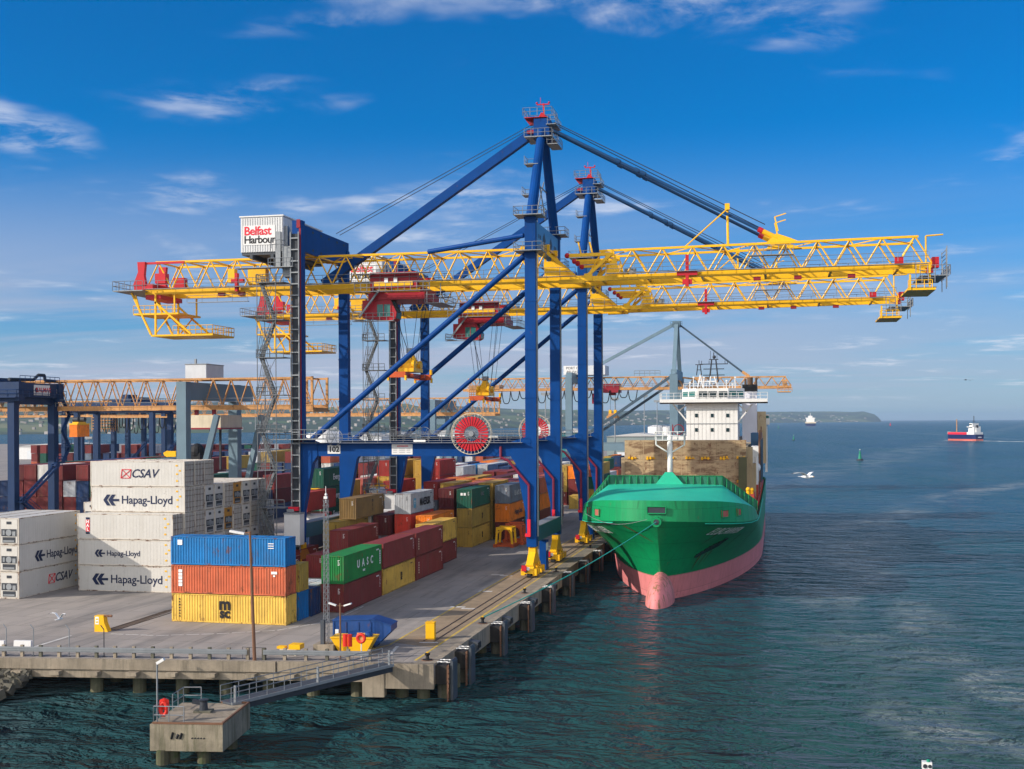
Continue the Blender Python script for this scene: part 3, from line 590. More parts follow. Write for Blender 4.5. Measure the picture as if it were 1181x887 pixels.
# ------------------------------------------------------------------ ship-to-shore crane (x: towards the water, y: along the quay, z: up; origin between the waterside legs)
LX, LY = -31.3, 8.6
def truss(mb, x0, x1, zb, zt, hy, n, ch=.8, d=.22, first_up=True, rise=0.0):
    """two upright lattice sides with a Warren web, tied across the top"""
    zz = lambda x: rise * (x - x0) / (x1 - x0)
    for s in (-1, 1):
        y = s * hy
        mb.bar((x0, y, zb + zz(x0)), (x1, y, zb + rise), .42, ch)
        p = (x1 - x0) / n
        top = [x0 + p * (k + .5) for k in range(n)]
        mb.bar((top[0] - p * .1, y, zt + zz(top[0])), (top[-1] + p * .1, y, zt + zz(top[-1])), .28, .28)
        for k, x in enumerate(top):
            mb.tube((x - p / 2, y, zb + ch / 2 + zz(x - p/2)), (x, y, zt + zz(x)), d / 2, 6); mb.tube((x, y, zt + zz(x)), (x + p / 2, y, zb + ch / 2 + zz(x)), d / 2, 6)
    for k, x in enumerate(top):
        mb.bar((x, -hy, zt + zz(x)), (x, hy, zt + zz(x)), .2)
        if k < len(top) - 1:
            a, b = (-hy, hy) if k % 2 else (hy, -hy); mb.tube((x, a, zt + zz(x)), (top[k + 1], b, zt + zz(x)), .08, 5)
def leg(mb, secs):
    mb.sections([[(x0, y0, z), (x1, y0, z), (x1, y1, z), (x0, y1, z)] for x0, x1, y0, y1, z in secs])
def make_trolley(root, x, y=0.0):
    """trolley under the girder: red machinery deck, cabin hung on the landside"""
    t = link('trolley', None, root, (x, y, 0)); g, r = M_['galv'], M_['trolleyred']
    m = MB(); m.box(-3.7, 4.2, -3.6, 3.6, 36.0, 36.9); m.box(-3.2, 3.4, -4.3, -3.35, 37.5, 39.6); m.box(-3.2, 3.4, 3.35, 4.3, 37.5, 39.6)
    for s in (-3.3, 3.7): m.box(s - .2, s + .2, -3.2, 3.2, 36.9, 37.6)
    m.build('machinery_frame', r, t)
    MB().box(-2.6, 2.8, -4.42, -4.3, 37.75, 38.3).build('rope_cover', M_['yellow'], t)
    MB().box(-1.1, -.6, -4.55, -4.5, 38.2, 38.8).box(.2, .7, -4.55, -4.5, 38.2, 38.8).build('notice', M_['inkwhite'], t)
    w = MB()
    for z in (36.95, 39.3):
        for s in (-4.9, 4.9): w.box(-5.0, 5.4, s - .5, s + .5, z, z + .06); w.rail([(-5.0, s * 1.1, z), (5.4, s * 1.1, z)], 1.1, .9, .045)
    w.box(4.2, 6.6, -3.5, 3.5, 35.4, 35.46).rail([(4.2, -3.5, 35.46), (6.6, -3.5, 35.46), (6.6, 3.5, 35.46)], 1.1, 1.0, .04)
    for x0 in (4.5, 6.4): w.bar((x0, -3.5, 35.4), (x0, -3.5, 38), .1)
    for k in range(14): w.bar((-4.6 - .0 + k * .18, -4.2, 34.0 + k * .23), (-4.6 + k * .18, -3.6, 34.0 + k * .23), .07, .2)
    w.bar((-4.7, -4.2, 33.8), (-2.0, -4.2, 37.2), .1, .25)
    w.build('walkways', g, t)
    c = link('operator_cab', None, t, (-1.4, -2.2, 0))
    MB().prism([(-3.2, 33.6), (.9, 33.2), (1.5, 33.5), (1.6, 34.3), (.8, 36.0), (-3.2, 36.0)], 'y', -1.2, 1.2).build('cab_body', r, c)
    gl = MB(); gl.box(-1.1, .75, -1.24, -1.2, 33.75, 35.4); gl.quad([(1.52, -1.05, 33.5), (1.52, 1.05, 33.5), (1.64, 1.05, 34.3), (1.64, -1.05, 34.3)]).quad([(1.64, -1.05, 34.35), (1.64, 1.05, 34.35), (.86, 1.05, 35.9), (.86, -1.05, 35.9)]); gl.build('cab_window', M_['cabglass'], c)
    fr = MB(); [fr.box(q - .05, q + .05, -1.27, -1.24, 33.7, 35.5) for q in (-1.15, -.2, .8)]; fr.build('window_frame', r, c)
    pf = MB(); pf.box(-4.4, -3.2, -1.6, 1.6, 33.3, 33.4).box(-4.4, 1.4, -1.9, -1.2, 33.1, 33.18).rail([(-4.4, -1.85, 33.2), (1.4, -1.85, 33.2)], 1.0, 1.0, .035).rail([(-4.4, 1.6, 33.4), (-4.4, -1.6, 33.4)], 1.0, .8, .035)
    pf.build('cab_platform', g, c)
    return t
M_['trolleyred'] = paint('deep_red_trolley_paint', (.33, .008, .018), .45, .15, .5, dirt=.25)
M_['cabglass'] = paint('green_cab_glass', (0.03, 0.14, 0.13), 0.08, 0.0, 1.0)
def make_reel(root, x, y, z, r=2.62):
    t = link('cable_reel', None, root, (x, y, z)); n = 30
    sp = MB()
    for k in range(n):
        a = 2 * math.pi * k / n; a2 = a + 2 * math.pi / n * .70; f = lambda q, rr, yy: (rr * math.cos(q), yy, rr * math.sin(q))
        sp.sections([[f(a, .98, -.22), f(a2, .98, -.22), f(a2, 2.2, -.22), f(a, 2.2, -.22)], [f(a, .98, .2), f(a2, .98, .2), f(a2, 2.2, .2), f(a, 2.2, .2)]])
    sp.build('red_segments', M_['red'], t)
    rim = MB()
    for k in range(32):
        a, b = 2 * math.pi * k / 32, 2 * math.pi * (k + 1) / 32
        for q in (-.28, .28): rim.tube((r * math.cos(a), q, r * math.sin(a)), (r * math.cos(b), q, r * math.sin(b)), .035, 5)
        rim.tube((r * math.cos(a), -.28, r * math.sin(a)), (r * math.cos(a), .28, r * math.sin(a)), .03, 4)
        rim.tube((2.2 * math.cos(a), -.2, 2.2 * math.sin(a)), (r * math.cos(a), -.28, r * math.sin(a)), .028, 4)
    rim.build('rim', M_['cream'], t); hs = MB()
    for k in range(22): a = 2 * math.pi * k / 22; hs.tube((.3 * math.cos(a), -.18, .3 * math.sin(a)), (1.02 * math.cos(a), -.18, 1.02 * math.sin(a)), .035, 4)
    hs.build('hub_spokes', M_['galv'], t)
    MB().tube((0, -.34, 0), (0, .5, 0), .34, 16).build('hub', M_['galv'], t); MB().bar((0, .5, 0), (0, .5, -1.9), .5, .7).build('bracket', M_['blue'], t)
def make_bogies(root, x, y):
    t = link('wheel_bogie', None, root, (x, y, 0)); Y = M_['yellow']
    m = MB(); m.prism([(-2.4, 1.5), (2.4, 1.5), (.7, 3.0), (.7, 3.6), (-.7, 3.6), (-.7, 3.0)], 'x', -.45, .45)
    for s in (-1.7, 1.7): m.prism([(s - 1.3, .55), (s + 1.3, .55), (s + .4, 1.6), (s - .4, 1.6)], 'x', -.55, .55)
    m.build('equaliser', Y, t)
    w = MB()
    for s in (-2.45, -.95, .95, 2.45): w.tube((-.22, s, .38), (.22, s, .38), .36, 14)
    w.build('wheels', M_['dark'], t)
    for s in (-2.45, -.95, .95, 2.45):
        for a, b in ((.5, 1.0), (-1.0, -.5)): MB().box(a, b, s - .35, s + .35, .32, 1.12).build('drive_motor', Y, t)
    MB().box(-.8, -.2, -3.4, -3.0, .9, 1.6).build('red_guard', M_['red'], t); MB().box(-.3, .15, -3.1, -3.05, 1.0, 1.4).build('notice', M_['inkwhite'], t)
    MB().tube((-.3, -3.3, .9), (-.3, -2.6, .9), .2, 8).build('buffer', M_['dark'], t)
def make_crane():
    B, Yw, Rd, G = M_['blue'], M_['yellow'], M_['red'], M_['galv']; M_['galvdark'] = paint('dull_galvanised_steel', (0.13, 0.14, 0.15), 0.55, 0.15, 1.0)
    root = thing('ship_to_shore_crane', 'nearest blue and yellow ship-to-shore crane with the numbered cross beam', 'crane', (-30.4, 159.5, 0), 0, 'blue and yellow quay cranes')
    for s in (-1, 1):
        y0, y1 = s * LY - .55, s * LY + .55
        m = MB(); leg(m, [(-.62, .62, y0, y1, 3.7), (-.75, .62, y0, y1, 8), (-2.0, .66, y0, y1, 14.2), (-2.7, .68, y0, y1, 15.2), (-2.6, .68, y0, y1, 16.95), (-.72, .68, y0, y1, 17.6), (-.68, .68, y0, y1, 45.2)]); [m.box(-.73, .73, y0 - .05, y1 + .05, q, q + .14) for q in (22.5, 28.6, 34.7)]; m.build('leg', B, root)
        m = MB(); leg(m, [(LX - .62, LX + .62, y0, y1, 3.7), (LX - .62, LX + .75, y0, y1, 8), (LX - .66, LX + 2.0, y0, y1, 14.2), (LX - .68, LX + 2.7, y0, y1, 15.2), (LX - .68, LX + 2.6, y0, y1, 16.95), (LX - .68, LX + .72, y0, y1, 17.6), (LX - .68, LX + .68, y0, y1, 46.2 if s < 0 else 44.5)]); [m.box(LX - .73, LX + .73, y0 - .05, y1 + .05, q, q + .14) for q in (22.5, 28.6, 34.7)]; m.build('leg', B, root)
        pb = MB(); pb.box(LX + 2.3, -2.3, s * LY - .45, s * LY + .45, 15.12, 16.72); pb.box(LX + 2.3, -2.3, s * LY - .5, s * LY + .5, 16.72, 16.82); pb.build('portal_beam', B, root)
        w = MB(); w.box(LX - 1, -1, s * LY - 1.35, s * LY - .6, 16.85, 16.9); w.rail([(LX + 1, s * LY - 1.3, 16.9), (-1.2, s * LY - 1.3, 16.9)], 1.1, 1.7, .032); w.build('walkway', G, root)
        MB().tube((-.4, s * LY, 40.9), (LX + 1.6, s * LY, 17.2), .37, 14).build('diagonal_brace', B, root)
        MB().tube((0, s * LY, 45.0), (0, s * .95, 58.0), .68, 14, .56).build('mast_leg', B, root)
        MB().box(-.78, .78, s * LY - .66, s * LY + .66, 41.0, 41.25).box(-.78, .78, s * LY - .66, s * LY + .66, 45.1, 45.4).build('leg_collar', B, root)
        for z in (41.0, 45.5):
            p = MB(); p.box(-1.9, 1.7, s * LY - 1.6, s * LY + 1.6, z, z + .1); p.rail([(-1.9, s * LY - 1.6, z), (1.7, s * LY - 1.6, z), (1.7, s * LY + 1.6, z), (-1.9, s * LY + 1.6, z), (-1.9, s * LY - 1.6, z)], 1.1, 1.2, .04); p.build('leg_platform', G, root)
        MB().box(.69, .85, s * LY - .2, s * LY + .12, 5, 41).build('cable_duct', G, root)
        pp = MB(); pp.path([(-3.9, s * LY - .62, 16.4), (-3.9, s * LY - .7, 15.0), (-2.9, s * LY - .7, 14.6), (-.25, s * LY - .75, 11.5), (-.25, s * LY - .75, 5.2)], .17, 8); pp.build('red_pipe', M_['redpipe'], root)
        MB().box(-.75, -.1, s * LY - .95, s * LY - .6, 5.0, 5.4).box(-.45, -.05, s * LY - .95, s * LY - .6, 5.0, 7.2).build('pipe_elbow', M_['inkred'], root)
        for X in (0, LX): make_bogies(root, X, s * (LY - .4))
    for X, z0 in ((0, 4.3), (LX, 4.3)):
        sb = MB(); sb.box(X - .7, X + .7, -LY + .5, LY - .5, z0, z0 + 1.9); sb.build('sill_beam', M_['teal'], root)
        MB().box(X - .75, X + .75, -LY + 1.2, LY - 1.2, z0 + 1.9, z0 + 2.0).build('sill_walkway', G, root)
    MB().box(-.2, .7, -3.0, -1.2, .1, 3.9).build('drive_cabinet', B, root); MB().box(.7, .75, -2.9, -1.6, 2.6, 3.6).build('notice', M_['inkwhite'], root)
    # cross beams
    ub = MB(); ub.sections([[(-.55, -LY + .5, 41.7), (.55, -LY + .5, 41.7), (.55, -LY + .5, 45.0), (-.55, -LY + .5, 45.0)], [(-.55, LY - .5, 41.7), (.55, LY - .5, 41.7), (.55, LY - .5, 45.0), (-.55, LY - .5, 45.0)]]); ub.build('mast_cross_beam', M_['lightblue'], root)
    hl = MB()
    for y in (-2.4, 2.4): hl.prism([(y - 1.0, 43.4), (y, 44.3), (y + 1.0, 43.4), (y, 42.5)], 'x', .53, .57)
    for y in (-6, -5, 5, 6): hl.box(.53, .57, y - .25, y + .25, 43.1, 43.6)
    hl.build('manhole', M_['dark'], root)
    lb = MB(); lb.box(LX - .5, LX + .6, -LY + .5, LY + .4, 42.2, 45.7); lb.build('rear_cross_beam', B, root)
    hl = MB()
    for y in (-5, -2, 1, 4.2, 7): hl.box(LX + .58, LX + .62, y - .3, y + .3, 45.0, 45.3); hl.box(LX + .58, LX + .62, y - .3, y + .3, 42.6, 42.9)
    hl.build('manhole', M_['dark'], root)
    # boom support: girder
    g = MB(); truss(g, -56.6, 3.0, 38.0, 42.2, 2.9, 15, .66, .21)
    for s in (-1, 1):
        y = s * 2.9; g.prism([(1.2, 38.3), (4.7, 38.3), (2.6, 40.4), (.6, 40.5), (.6, 39.2)], 'y', y - .07, y + .07); g.bar((4.9, y, 38.2), (.4, y, 42.2), .35); g.box(-2.5, 1.4, y - .2, y + .2, 41.9, 42.7); g.bar((2.6, y, 37.95), (6.0, y, 38.0), .6, .95)
        g.bar((-.3, y, 38.2), (-.3, y, 42.2), .3)
    for x in (-56.0, -45, -33, -22, -11, -1, 5.2): g.box(x - .15, x + .15, -2.9, 2.9, 37.9, 38.2)
    g.build('girder', Yw, root)
    h = MB(); [h.box(X - .5, X + .5, s * 2.9 - .35, s * 2.9 + .35, 42.0, 42.6) for X in (LX, 0) for s in (-1, 1)]
    for X in (LX, 0):
        for s in (-1, 1): h.bar((X, s * 2.9, 42.3), (X, s * LY, 42.6), .5)
    h.build('girder_hanger', Yw, root)
    wk = MB()
    for s in (-1, 1): wk.box(-56, 5, s * 4.0 - .4, s * 4.0 + .4, 38.3, 38.36); wk.rail([(-56, s * 4.4, 38.36), (5, s * 4.4, 38.36)], 1.1, 2.0, .035)
    wk.build('girder_walkway', G, root)
    # boom
    b = MB(); truss(b, 6.4, 49.0, 38.05, 41.6, 2.9, 11, .66, .21, rise=.45)
    for s in (-1, 1):
        y = s * 2.9; b.bar((6.2, y, 38.3), (9.8, y, 41.5), .4); b.prism([(8.6, 38.45), (10.6, 38.45), (10.0, 41.1)], 'y', y - .06, y + .06)
        b.bar((9.9, y, 41.2), (3.8, y, 41.15), .36, .42); b.bar((9.6, y * .6, 40.3), (5.0, y * .6, 40.25), .3, .34); b.bar((7.0, y, 38.3), (6.0, y, 38.2), .7, 1.0)
    for x in (8, 14, 21, 29, 37, 45): b.box(x - .15, x + .15, -2.9, 2.9, 38.0, 38.35)
    b.tube((24.4, -2.9, 41.8), (24.3, -1.9, 46.6), .16, 6).tube((24.2, -2.9, 46.3), (19.0, -2.9, 41.8), .1, 5).box(24.0, 24.6, -2.4, -1.7, 46.4, 47.2)
    b.build('boom', Yw, root)
    [MB().ball((x, s * 2.9 * k, z), .36).build('latch_tip', Rd, root) for s in (-1, 1) for x, z, k in ((3.7, 41.15, 1), (4.9, 40.25, .6))]
    [MB().bar((q, -2.4, 41.2), (q - .4, -2.4, 42.9), .2).build('latch_lever', Yw, root) for q in (5.5, 7.0)]
    wk = MB()
    for s in (-1, 1): wk.box(9, 48.5, s * 4.0 - .4, s * 4.0 + .4, 38.5, 38.56); wk.rail([(9, s * 4.4, 38.56), (48.5, s * 4.4, 38.9)], 1.1, 1.8, .035)
    wk.box(10.4, 12.0, 3.3, 3.6, 38.5, 40.0); wk.build('boom_walkway', G, root)
    for x in (19.3,): 
        rb = MB(); rb.box(x - .2, x + .2, -4.1, -3.5, 36.6, 40.6).box(x - 1.3, x + 1.3, -4.1, -3.6, 38.0, 38.5).box(x - .6, x + .6, -4.0, -3.4, 36.9, 37.5); rb.build('red_bracket', Rd, root)
    [MB().box(x - .45, x + .45, -3.3, -2.7, 37.2, 37.65).build('rope_sheave', M_['darkred'], root) for x in (-45, -42, 33, 39.5, 28)]
    # boom tip platforms
    tp = MB(); tp.box(47.5, 50.6, -4.2, 4.2, 37.0, 37.12); tp.rail([(47.5, -4.2, 37.1), (51.0, -4.2, 37.1), (51.0, 4.2, 37.1)], 1.2, .8, .045); tp.rail([(46.2, -4.4, 36.2), (49.2, -4.4, 36.2)], 1.1, .8, .045)
    tp.box(46.2, 49.4, -4.4, 4.4, 35.6, 35.7)
    for x, y in ((47.0, -4.2), (50.6, -4.2), (50.8, -2.0), (50.8, 2)): tp.bar((x, y, 35.6), (x, y, 40.6 if x > 50 else 39), .1)
    for k in range(7): tp.bar((50.8, -2, 37.4 + k * .5), (50.8, 2, 37.4 + k * .5), .06)
    tp.build('boom_tip_platform', G, root)
    yt = MB(); yt.box(46.0, 49.3, -4.4, 4.2, 35.3, 35.55); yt.bar((46.3, -4.4, 35.3), (46.3, -4.4, 37.2), .22); yt.bar((48.6, -4.2, 35.3), (48.6, -4.2, 38.4), .22); yt.rail([(46.1, -4.4, 35.5), (48.9, -4.4, 35.5)], 1.0, .9, .05); yt.path([(48.2, -4, 38.6), (48.2, -4, 41.9), (50.2, -4, 42.0)], .1, 6)
    yt.build('yellow_basket', Yw, root)
    [MB().box(*q).build('red_buffer', Rd, root) for q in ((49.0, 49.8, -3.4, -2.2, 38.1, 39.4), (49.0, 49.8, 2.2, 3.4, 38.1, 39.4), (44.6, 45.6, -3.8, -3.2, 38.7, 39.5))]
    # stays and ropes
    for s in (-1, 1):
        y0, y1 = s * .8, s * 2.5; A, C = Vector((1.3, y0, 58.3)), Vector((29.0, y1, 43.3)); f = MB(); f.tube(A, C, .21, 10)
        for t0 in (.31, .40, .43): p = A.lerp(C, t0); q = A.lerp(C, t0 + .022); f.tube(p, q, .32, 8)
        f.build('forestay', M_['darkblue'], root)
        yb = MB(); yb.tube(A.lerp(C, .99), C + Vector((1.5, 0, -.8)), .34, 10); yb.prism([(29.0, 41.8), (33.6, 41.8), (32.0, 42.5), (30.4, 43.1)], 'y', y1 - .3, y1 + .3); yb.bar((30.6, y1, 43.4), (30.2, y1, 45.2), .16).bar((30.2, y1, 45.2), (31.6, y1, 45.6), .12); yb.build('stay_anchor', Yw, root)
        MB().tube(A.lerp(C, .97), A.lerp(C, .99), .36, 10).build('anchor_ring', Rd, root)
        MB().tube(A + Vector((.3, -.2, .9)), C + Vector((0, 0, 1.0)), .06, 5).tube((-29, s * .7, 45.6), (-1.2, s * .6, 59.2), .05, 5).build('hoist_rope', M_['dark'], root)
    pf = MB(); pf.box(27.0, 32.5, -4.2, -2.9, 40.2, 40.3).rail([(27, -4.2, 40.3), (32.5, -4.2, 40.3)], 1.1, 1.0, .04); pf.build('anchor_platform', G, root)
    MB().bar((-1.2, 0, 58.2), (LX + .2, 0, 38.8), 1.05, 1.15).build('backstay', B, root)
    MB().tube((-1.0, -LY + .4, 43.2), (-14.5, -LY + 3.5, 42.0), .32, 10).build('girder_tie', B, root)
    # apex
    a = MB(); a.box(-1.0, 1.1, -1.3, 1.3, 57.0, 59.7); a.build('apex_head', B, root)
    p = MB(); p.box(-2.1, 1.6, -2.2, 2.2, 57.1, 57.22); p.box(.9, 2.3, -1.9, 1.9, 56.1, 56.2); p.box(.8, 2.1, -2.0, 2.0, 58.7, 58.78)
    p.rail([(-2.1, -2.2, 57.2), (1.6, -2.2, 57.2), (1.6, 2.2, 57.2)], 1.0, .9, .04); p.rail([(-2.3, -2.1, 60.0), (1.6, -2.1, 60.0), (1.6, 2.1, 60.0), (-2.3, 2.1, 60.0), (-2.3, -2.1, 60.0)], 1.0, 1.0, .04); p.rail([(1, -2.0, 58.7), (2.1, -2.0, 58.7), (2.1, 2.0, 58.7)], 1.1, .9, .04); p.rail([(.9, -1.9, 56.2), (2.3, -1.9, 56.2), (2.3, 1.9, 56.2)], 1.0, .9, .04)
    p.build('apex_platform', G, root)
    MB().prism([(-2.3, 59.85), (-1.7, 59.1), (-1.05, 59.2), (-1.0, 59.85)], 'y', -.2, .2).prism([(-2.0, 57.9), (-1.0, 57.9), (-1.0, 58.4), (-2.0, 58.25)], 'y', -.9, .9).build('apex_bracket', M_['darkred'], root)
    r = MB(); r.box(-2.3, .9, -1.3, 1.3, 59.88, 59.96).prism([(-.5, 60.0), (.5, 60.0), (.35, 60.5), (-.1, 60.7)], 'y', -.6, .6).bar((.2, 0, 60.4), (.1, 0, 62.0), .22).box(-.8, .9, -.08, .08, 61.8, 61.94).ball((-.8, 0, 62.1), .15).ball((.85, 0, 62.1), .14).tube((-.3, 0, 61.9), (-.3, 0, 62.8), .04, 5)
    r.build('warning_light_mast', Rd, root)
    ld_ = MB()
    for s in (-.35, .35): ld_.tube((-.9, s, 45.5), (-.5, s, 57.0), .05, 5)
    for k in range(24): z = 45.8 + k * .46; ld_.bar((-.9 + k * .017, -.35, z), (-.9 + k * .017, .35, z), .05)
    ld_.tube((-.4, -3.6, 46), (-.4, 2.6, 52), .09, 5).tube((-.4, 3.6, 47), (-.4, -2.4, 53), .09, 5).tube((-.4, -4.6, 50.9), (-.4, 4.6, 50.9), .09, 5)
    for z, y in ((48.7, -5.2), (53.0, -3.6)): ld_.box(-1.6, .2, y - 1.0, y + 1.0, z, z + .08).rail([(-1.6, y - 1, z), (-1.6, y + 1, z), (.2, y + 1, z)], 1.1, .9, .04)
    ld_.rail([(-1.2, -1.0, 46), (-1.2, 1, 46)], 5.5, .5, .04, 8); ld_.build('mast_ladder', G, root)
    # machinery house
    mh = link('machinery_house', None, root, (-36.6, -1.4, 42.3))
    c = MB()
    def clad(x0, x1, y, z0, z1, ny, n):
        w = (x1 - x0) / n
        for k in range(n): c.box(x0 + w * (k + .2), x0 + w * (k + .8), min(y, y + ny * .07), max(y, y + ny * .07), z0, z1)
    c.box(-3.0, 3.0, -7.0, 7.0, .0, 4.7); clad(-3.0, 3.0, -7.0, .05, 4.55, -1, 17)
    for k in range(48): y = -7.0 + 14.0 * k / 48; c.box(3.0, 3.06, y + .03, y + .26, .05, 4.55)
    c.build('cladding', M_['whitewall'], mh)
    MB().box(-3.15, 3.15, -7.15, 7.15, 4.7, 4.86).build('roof', M_['white'], mh)
    MB().box(-2.9, 3.2, -6.9, 6.9, -.35, 0).box(-1.6, -1.2, -7.3, 7, -.9, -.35).box(1.4, 1.8, -7.3, 7, -.9, -.35).build('base_frame', M_['fendergrey'], mh)
    sg = MB().box(-2.62, 1.95, -7.12, -7.075, .95, 3.55).build('sign_panel', M_['white'], mh)
    text('Belfast', 1.62, M_['inkred'], sg, (-2.5, -7.14, 2.78), FRONT, .03, 0, .92, 'LEFT'); text('Harbour', 1.42, M_['inkblack'], sg, (-2.5, -7.14, 1.62), FRONT, .025, 0, .9, 'LEFT')
    MB().box(2.1, 2.8, -7.35, -7.0, -2.2, 2.6).box(3.1, 3.5, -6.6, -5.9, -3.5, 3.4).box(3.1, 4.3, -7.4, -6.2, -3.4, .6).build('vent_cabinet', M_['galv'], mh)
    bp = MB(); bp.box(-3.2, 5, -8.6, -7.2, -2.3, -2.2).rail([(1.6, -8.6, -2.2), (5, -8.6, -2.2)], 1.1, .9, .045).rail([(2.0, -8.5, .2), (3.4, -8.5, .2), (3.4, -7.2, .2)], 1.1, .9, .045); bp.rail([(1.8, -8.3, -3.4), (1.8, -8.3, .2)], 1.2, .6, .04); bp.build('side_stair', G, mh)
    # stair tower and cable ladder on the landside leg
    st = MB(); sx, sy = LX - 3.5, -LY - 1.8
    lev = [3.5 + 4.9 * k for k in range(8)]
    for z in lev:
        st.box(sx - 1.2, sx + 2.6, sy - 1.3, sy + 1.3, z, z + .1); st.rail([(sx - 1.2, sy - 1.3, z), (sx + 2.6, sy - 1.3, z)], 1.1, .9, .045); st.rail([(sx - 1.2, sy + 1.3, z), (sx - 1.2, sy - 1.3, z)], 1.1, .9, .045)
    for k, (z, z2) in enumerate(zip(lev, lev[1:])):
        a, b_ = (sx - .8, sx + 1.1) if k % 2 else (sx + 1.1, sx - .8)
        for y in (sy - .9, sy - .1): st.bar((a, y, z + .1), (b_, y, z2), .09, .25); st.tube((a, y, z + 1.1), (b_, y, z2 + 1.0), .04, 4)
        for i in range(12): f = (i + .5) / 12; st.box(a + (b_ - a) * f - .14, a + (b_ - a) * f + .14, sy - .9, sy - .1, z + (z2 - z) * f, z + (z2 - z) * f + .05)
        for q in range(7): st.tube((sx - 1.1 + q * .28, sy - 1.25, z), (sx - .5 + q * .2, sy - 1.1, z2 - .9), .028, 4)
        for q in range(3): st.tube((sx - 1.15, sy - 1.2 + q * 1.2, z), (sx - .6, sy - 1.0 + q, z2 - .9), .028, 4)
        for q in (.33, .66): st.tube((sx - 1.1 + .6 * q, sy - 1.25, z + 4 * q), (sx + .6 - .2 * q, sy - 1.25, z + 4 * q), .028, 4)
    for x, y in ((sx - 1.1, sy - 1.2), (sx + 1.5, sy - 1.2), (sx - 1.1, sy + 1.2)): st.tube((x, y, 3.5), (x, y, 39), .06, 6)
    for k, z in enumerate(lev[:-1]): st.tube((sx - 1.1, sy - 1.2, z), (sx + 1.5, sy - 1.2, z + 4.9), .035, 4)
    st.build('stair_tower', M_['galvdark'], root)
    cl = MB(); cx, cy = LX - .15, -LY - .95
    cl.box(cx - .62, cx - .5, cy - .18, cy + .1, 2.5, 44.6).box(cx + .5, cx + .62, cy - .18, cy + .1, 2.5, 44.6)
    for k in range(28): z = 3.2 + k * 1.5; cl.box(cx - .6, cx + .6, cy - .16, cy - .02, z, z + .16)
    cl.build('lift_guide', G, root)
    MB().box(cx - .48, cx + .48, cy + .12, cy + .22, 2.5, 44.4).build('cable_tray', M_['dark'], root)
    MB().box(LX + .3, LX + .55, -LY - .62, -LY - .52, 17, 45.6).box(LX + .0, LX + .5, -LY - .7, -LY - .55, 45.2, 46.3).build('red_edge_pipe', M_['darkred'], root)
    lc = link('leg_hut', None, root, (LX - .2, -LY - 1.6, 3.6)); MB().box(-1.0, 1.2, -.9, .6, 0, 4.0).build('hut_wall', M_['whitewall'], lc); MB().box(-1.05, 1.25, -.95, .65, 4.0, 4.2).box(-.6, .4, -1.0, -.93, 4.3, 4.7).build('hut_roof', M_['galv'], lc)
    MB().box(-.7, .6, -.2, .4, 4.4, 4.9).build('red_box', M_['inkred'], lc)
    lp = MB(); lp.box(LX - 3.6, LX + 5, -LY - 2.2, -LY - .65, 17.3, 17.4).rail([(LX - 3.6, -LY - 2.2, 17.4), (LX + 5, -LY - 2.2, 17.4)], 1.2, .9, .045); lp.build('landing', G, root)
    cr = MB()
    for k in range(18):
        a0, a1 = 2 * math.pi * k / 18, 2 * math.pi * (k + 1) / 18
        cr.tube((LX + 5.2 + 1.1 * math.cos(a0), -LY - .9, 17.6 + 1.1 * math.sin(a0)), (LX + 5.2 + 1.1 * math.cos(a1), -LY - .9, 17.6 + 1.1 * math.sin(a1)), .05, 5)
        if k % 3 == 0: cr.tube((LX + 5.2, -LY - .9, 17.6), (LX + 5.2 + 1.1 * math.cos(a0), -LY - .9, 17.6 + 1.1 * math.sin(a0)), .035, 4)
    cr.build('small_cable_reel', G, root)
    # rear end of the girder
    rr = MB(); rr.box(-58.3, -55.4, -3.2, 3.2, 38.4, 39.2); rr.box(-57.4, -50.6, -3.1, -2.85, 41.95, 42.25); rr.box(-55.0, -53.4, -3.3, -2.2, 39.2, 40.6).box(-55.0, -53.4, 2.2, 3.3, 39.2, 40.6).box(-56.5, -54.2, -3.2, 3.2, 37.0, 37.6)
    for q in (-3.3, 2.7): rr.prism([(-58.4, 39.0), (-56.4, 39.0), (-56.7, 40.4), (-56.5, 42.3), (-57.7, 42.3), (-57.6, 40.9)], 'y', q, q + .6)
    rr.build('rear_machinery', Rd, root)
    rp = MB(); rp.box(-60.8, -56.2, -4.6, 4.6, 38.1, 38.22).rail([(-56.2, -4.6, 38.2), (-60.8, -4.6, 38.2), (-60.8, 4.6, 38.2)], 1.3, .9, .045).box(-49.9, -40.8, -3.7, -3.2, 36.3, 36.38).rail([(-49.9, -3.7, 36.4), (-40.8, -3.7, 36.4)], .9, 2.2, .035); rp.build('rear_platform', G, root)
    yp = MB()
    yp.box(-58.3, -51.4, -3.4, 3.4, 34.8, 35.05).rail([(-58.3, -3.4, 35), (-51.4, -3.4, 35)], 1.1, .9, .05); yp.box(-55.6, -46.2, -3.4, 3.4, 31.75, 32.0).rail([(-52.2, -3.4, 32), (-46.2, -3.4, 32), (-46.2, 3.4, 32)], 1.2, .9, .05); yp.rail([(-52.2, 3.4, 32), (-46.2, 3.4, 32)], 1.2, .9, .05)
    for s in (-1, 1):
        y = s * 3.3; yp.bar((-58.6, y, 38), (-55.6, y, 32), .26).bar((-54.9, y, 37.6), (-54.9, y, 32), .26).bar((-55, y, 36.6), (-49.5, y, 32), .26).bar((-52.0, y, 37.6), (-52.0, y, 35), .2).bar((-58.0, y, 37.6), (-57.2, y, 35), .2).bar((-54.9, y, 32.2), (-52.6, y, 34.8), .16)
    yp.bar((-54.4, 0, 34.9), (-51.4, 0, 32.0), .8, .2); yp.build('rear_access_frame', Yw, root)
    [MB().box(*q).build('yellow_cabinet', Yw, root) for q in ((-41.0, -38.4, -3.2, -2.0, 38.7, 40.8), (-44, -43, -3.2, -2.2, 39, 40.9))]
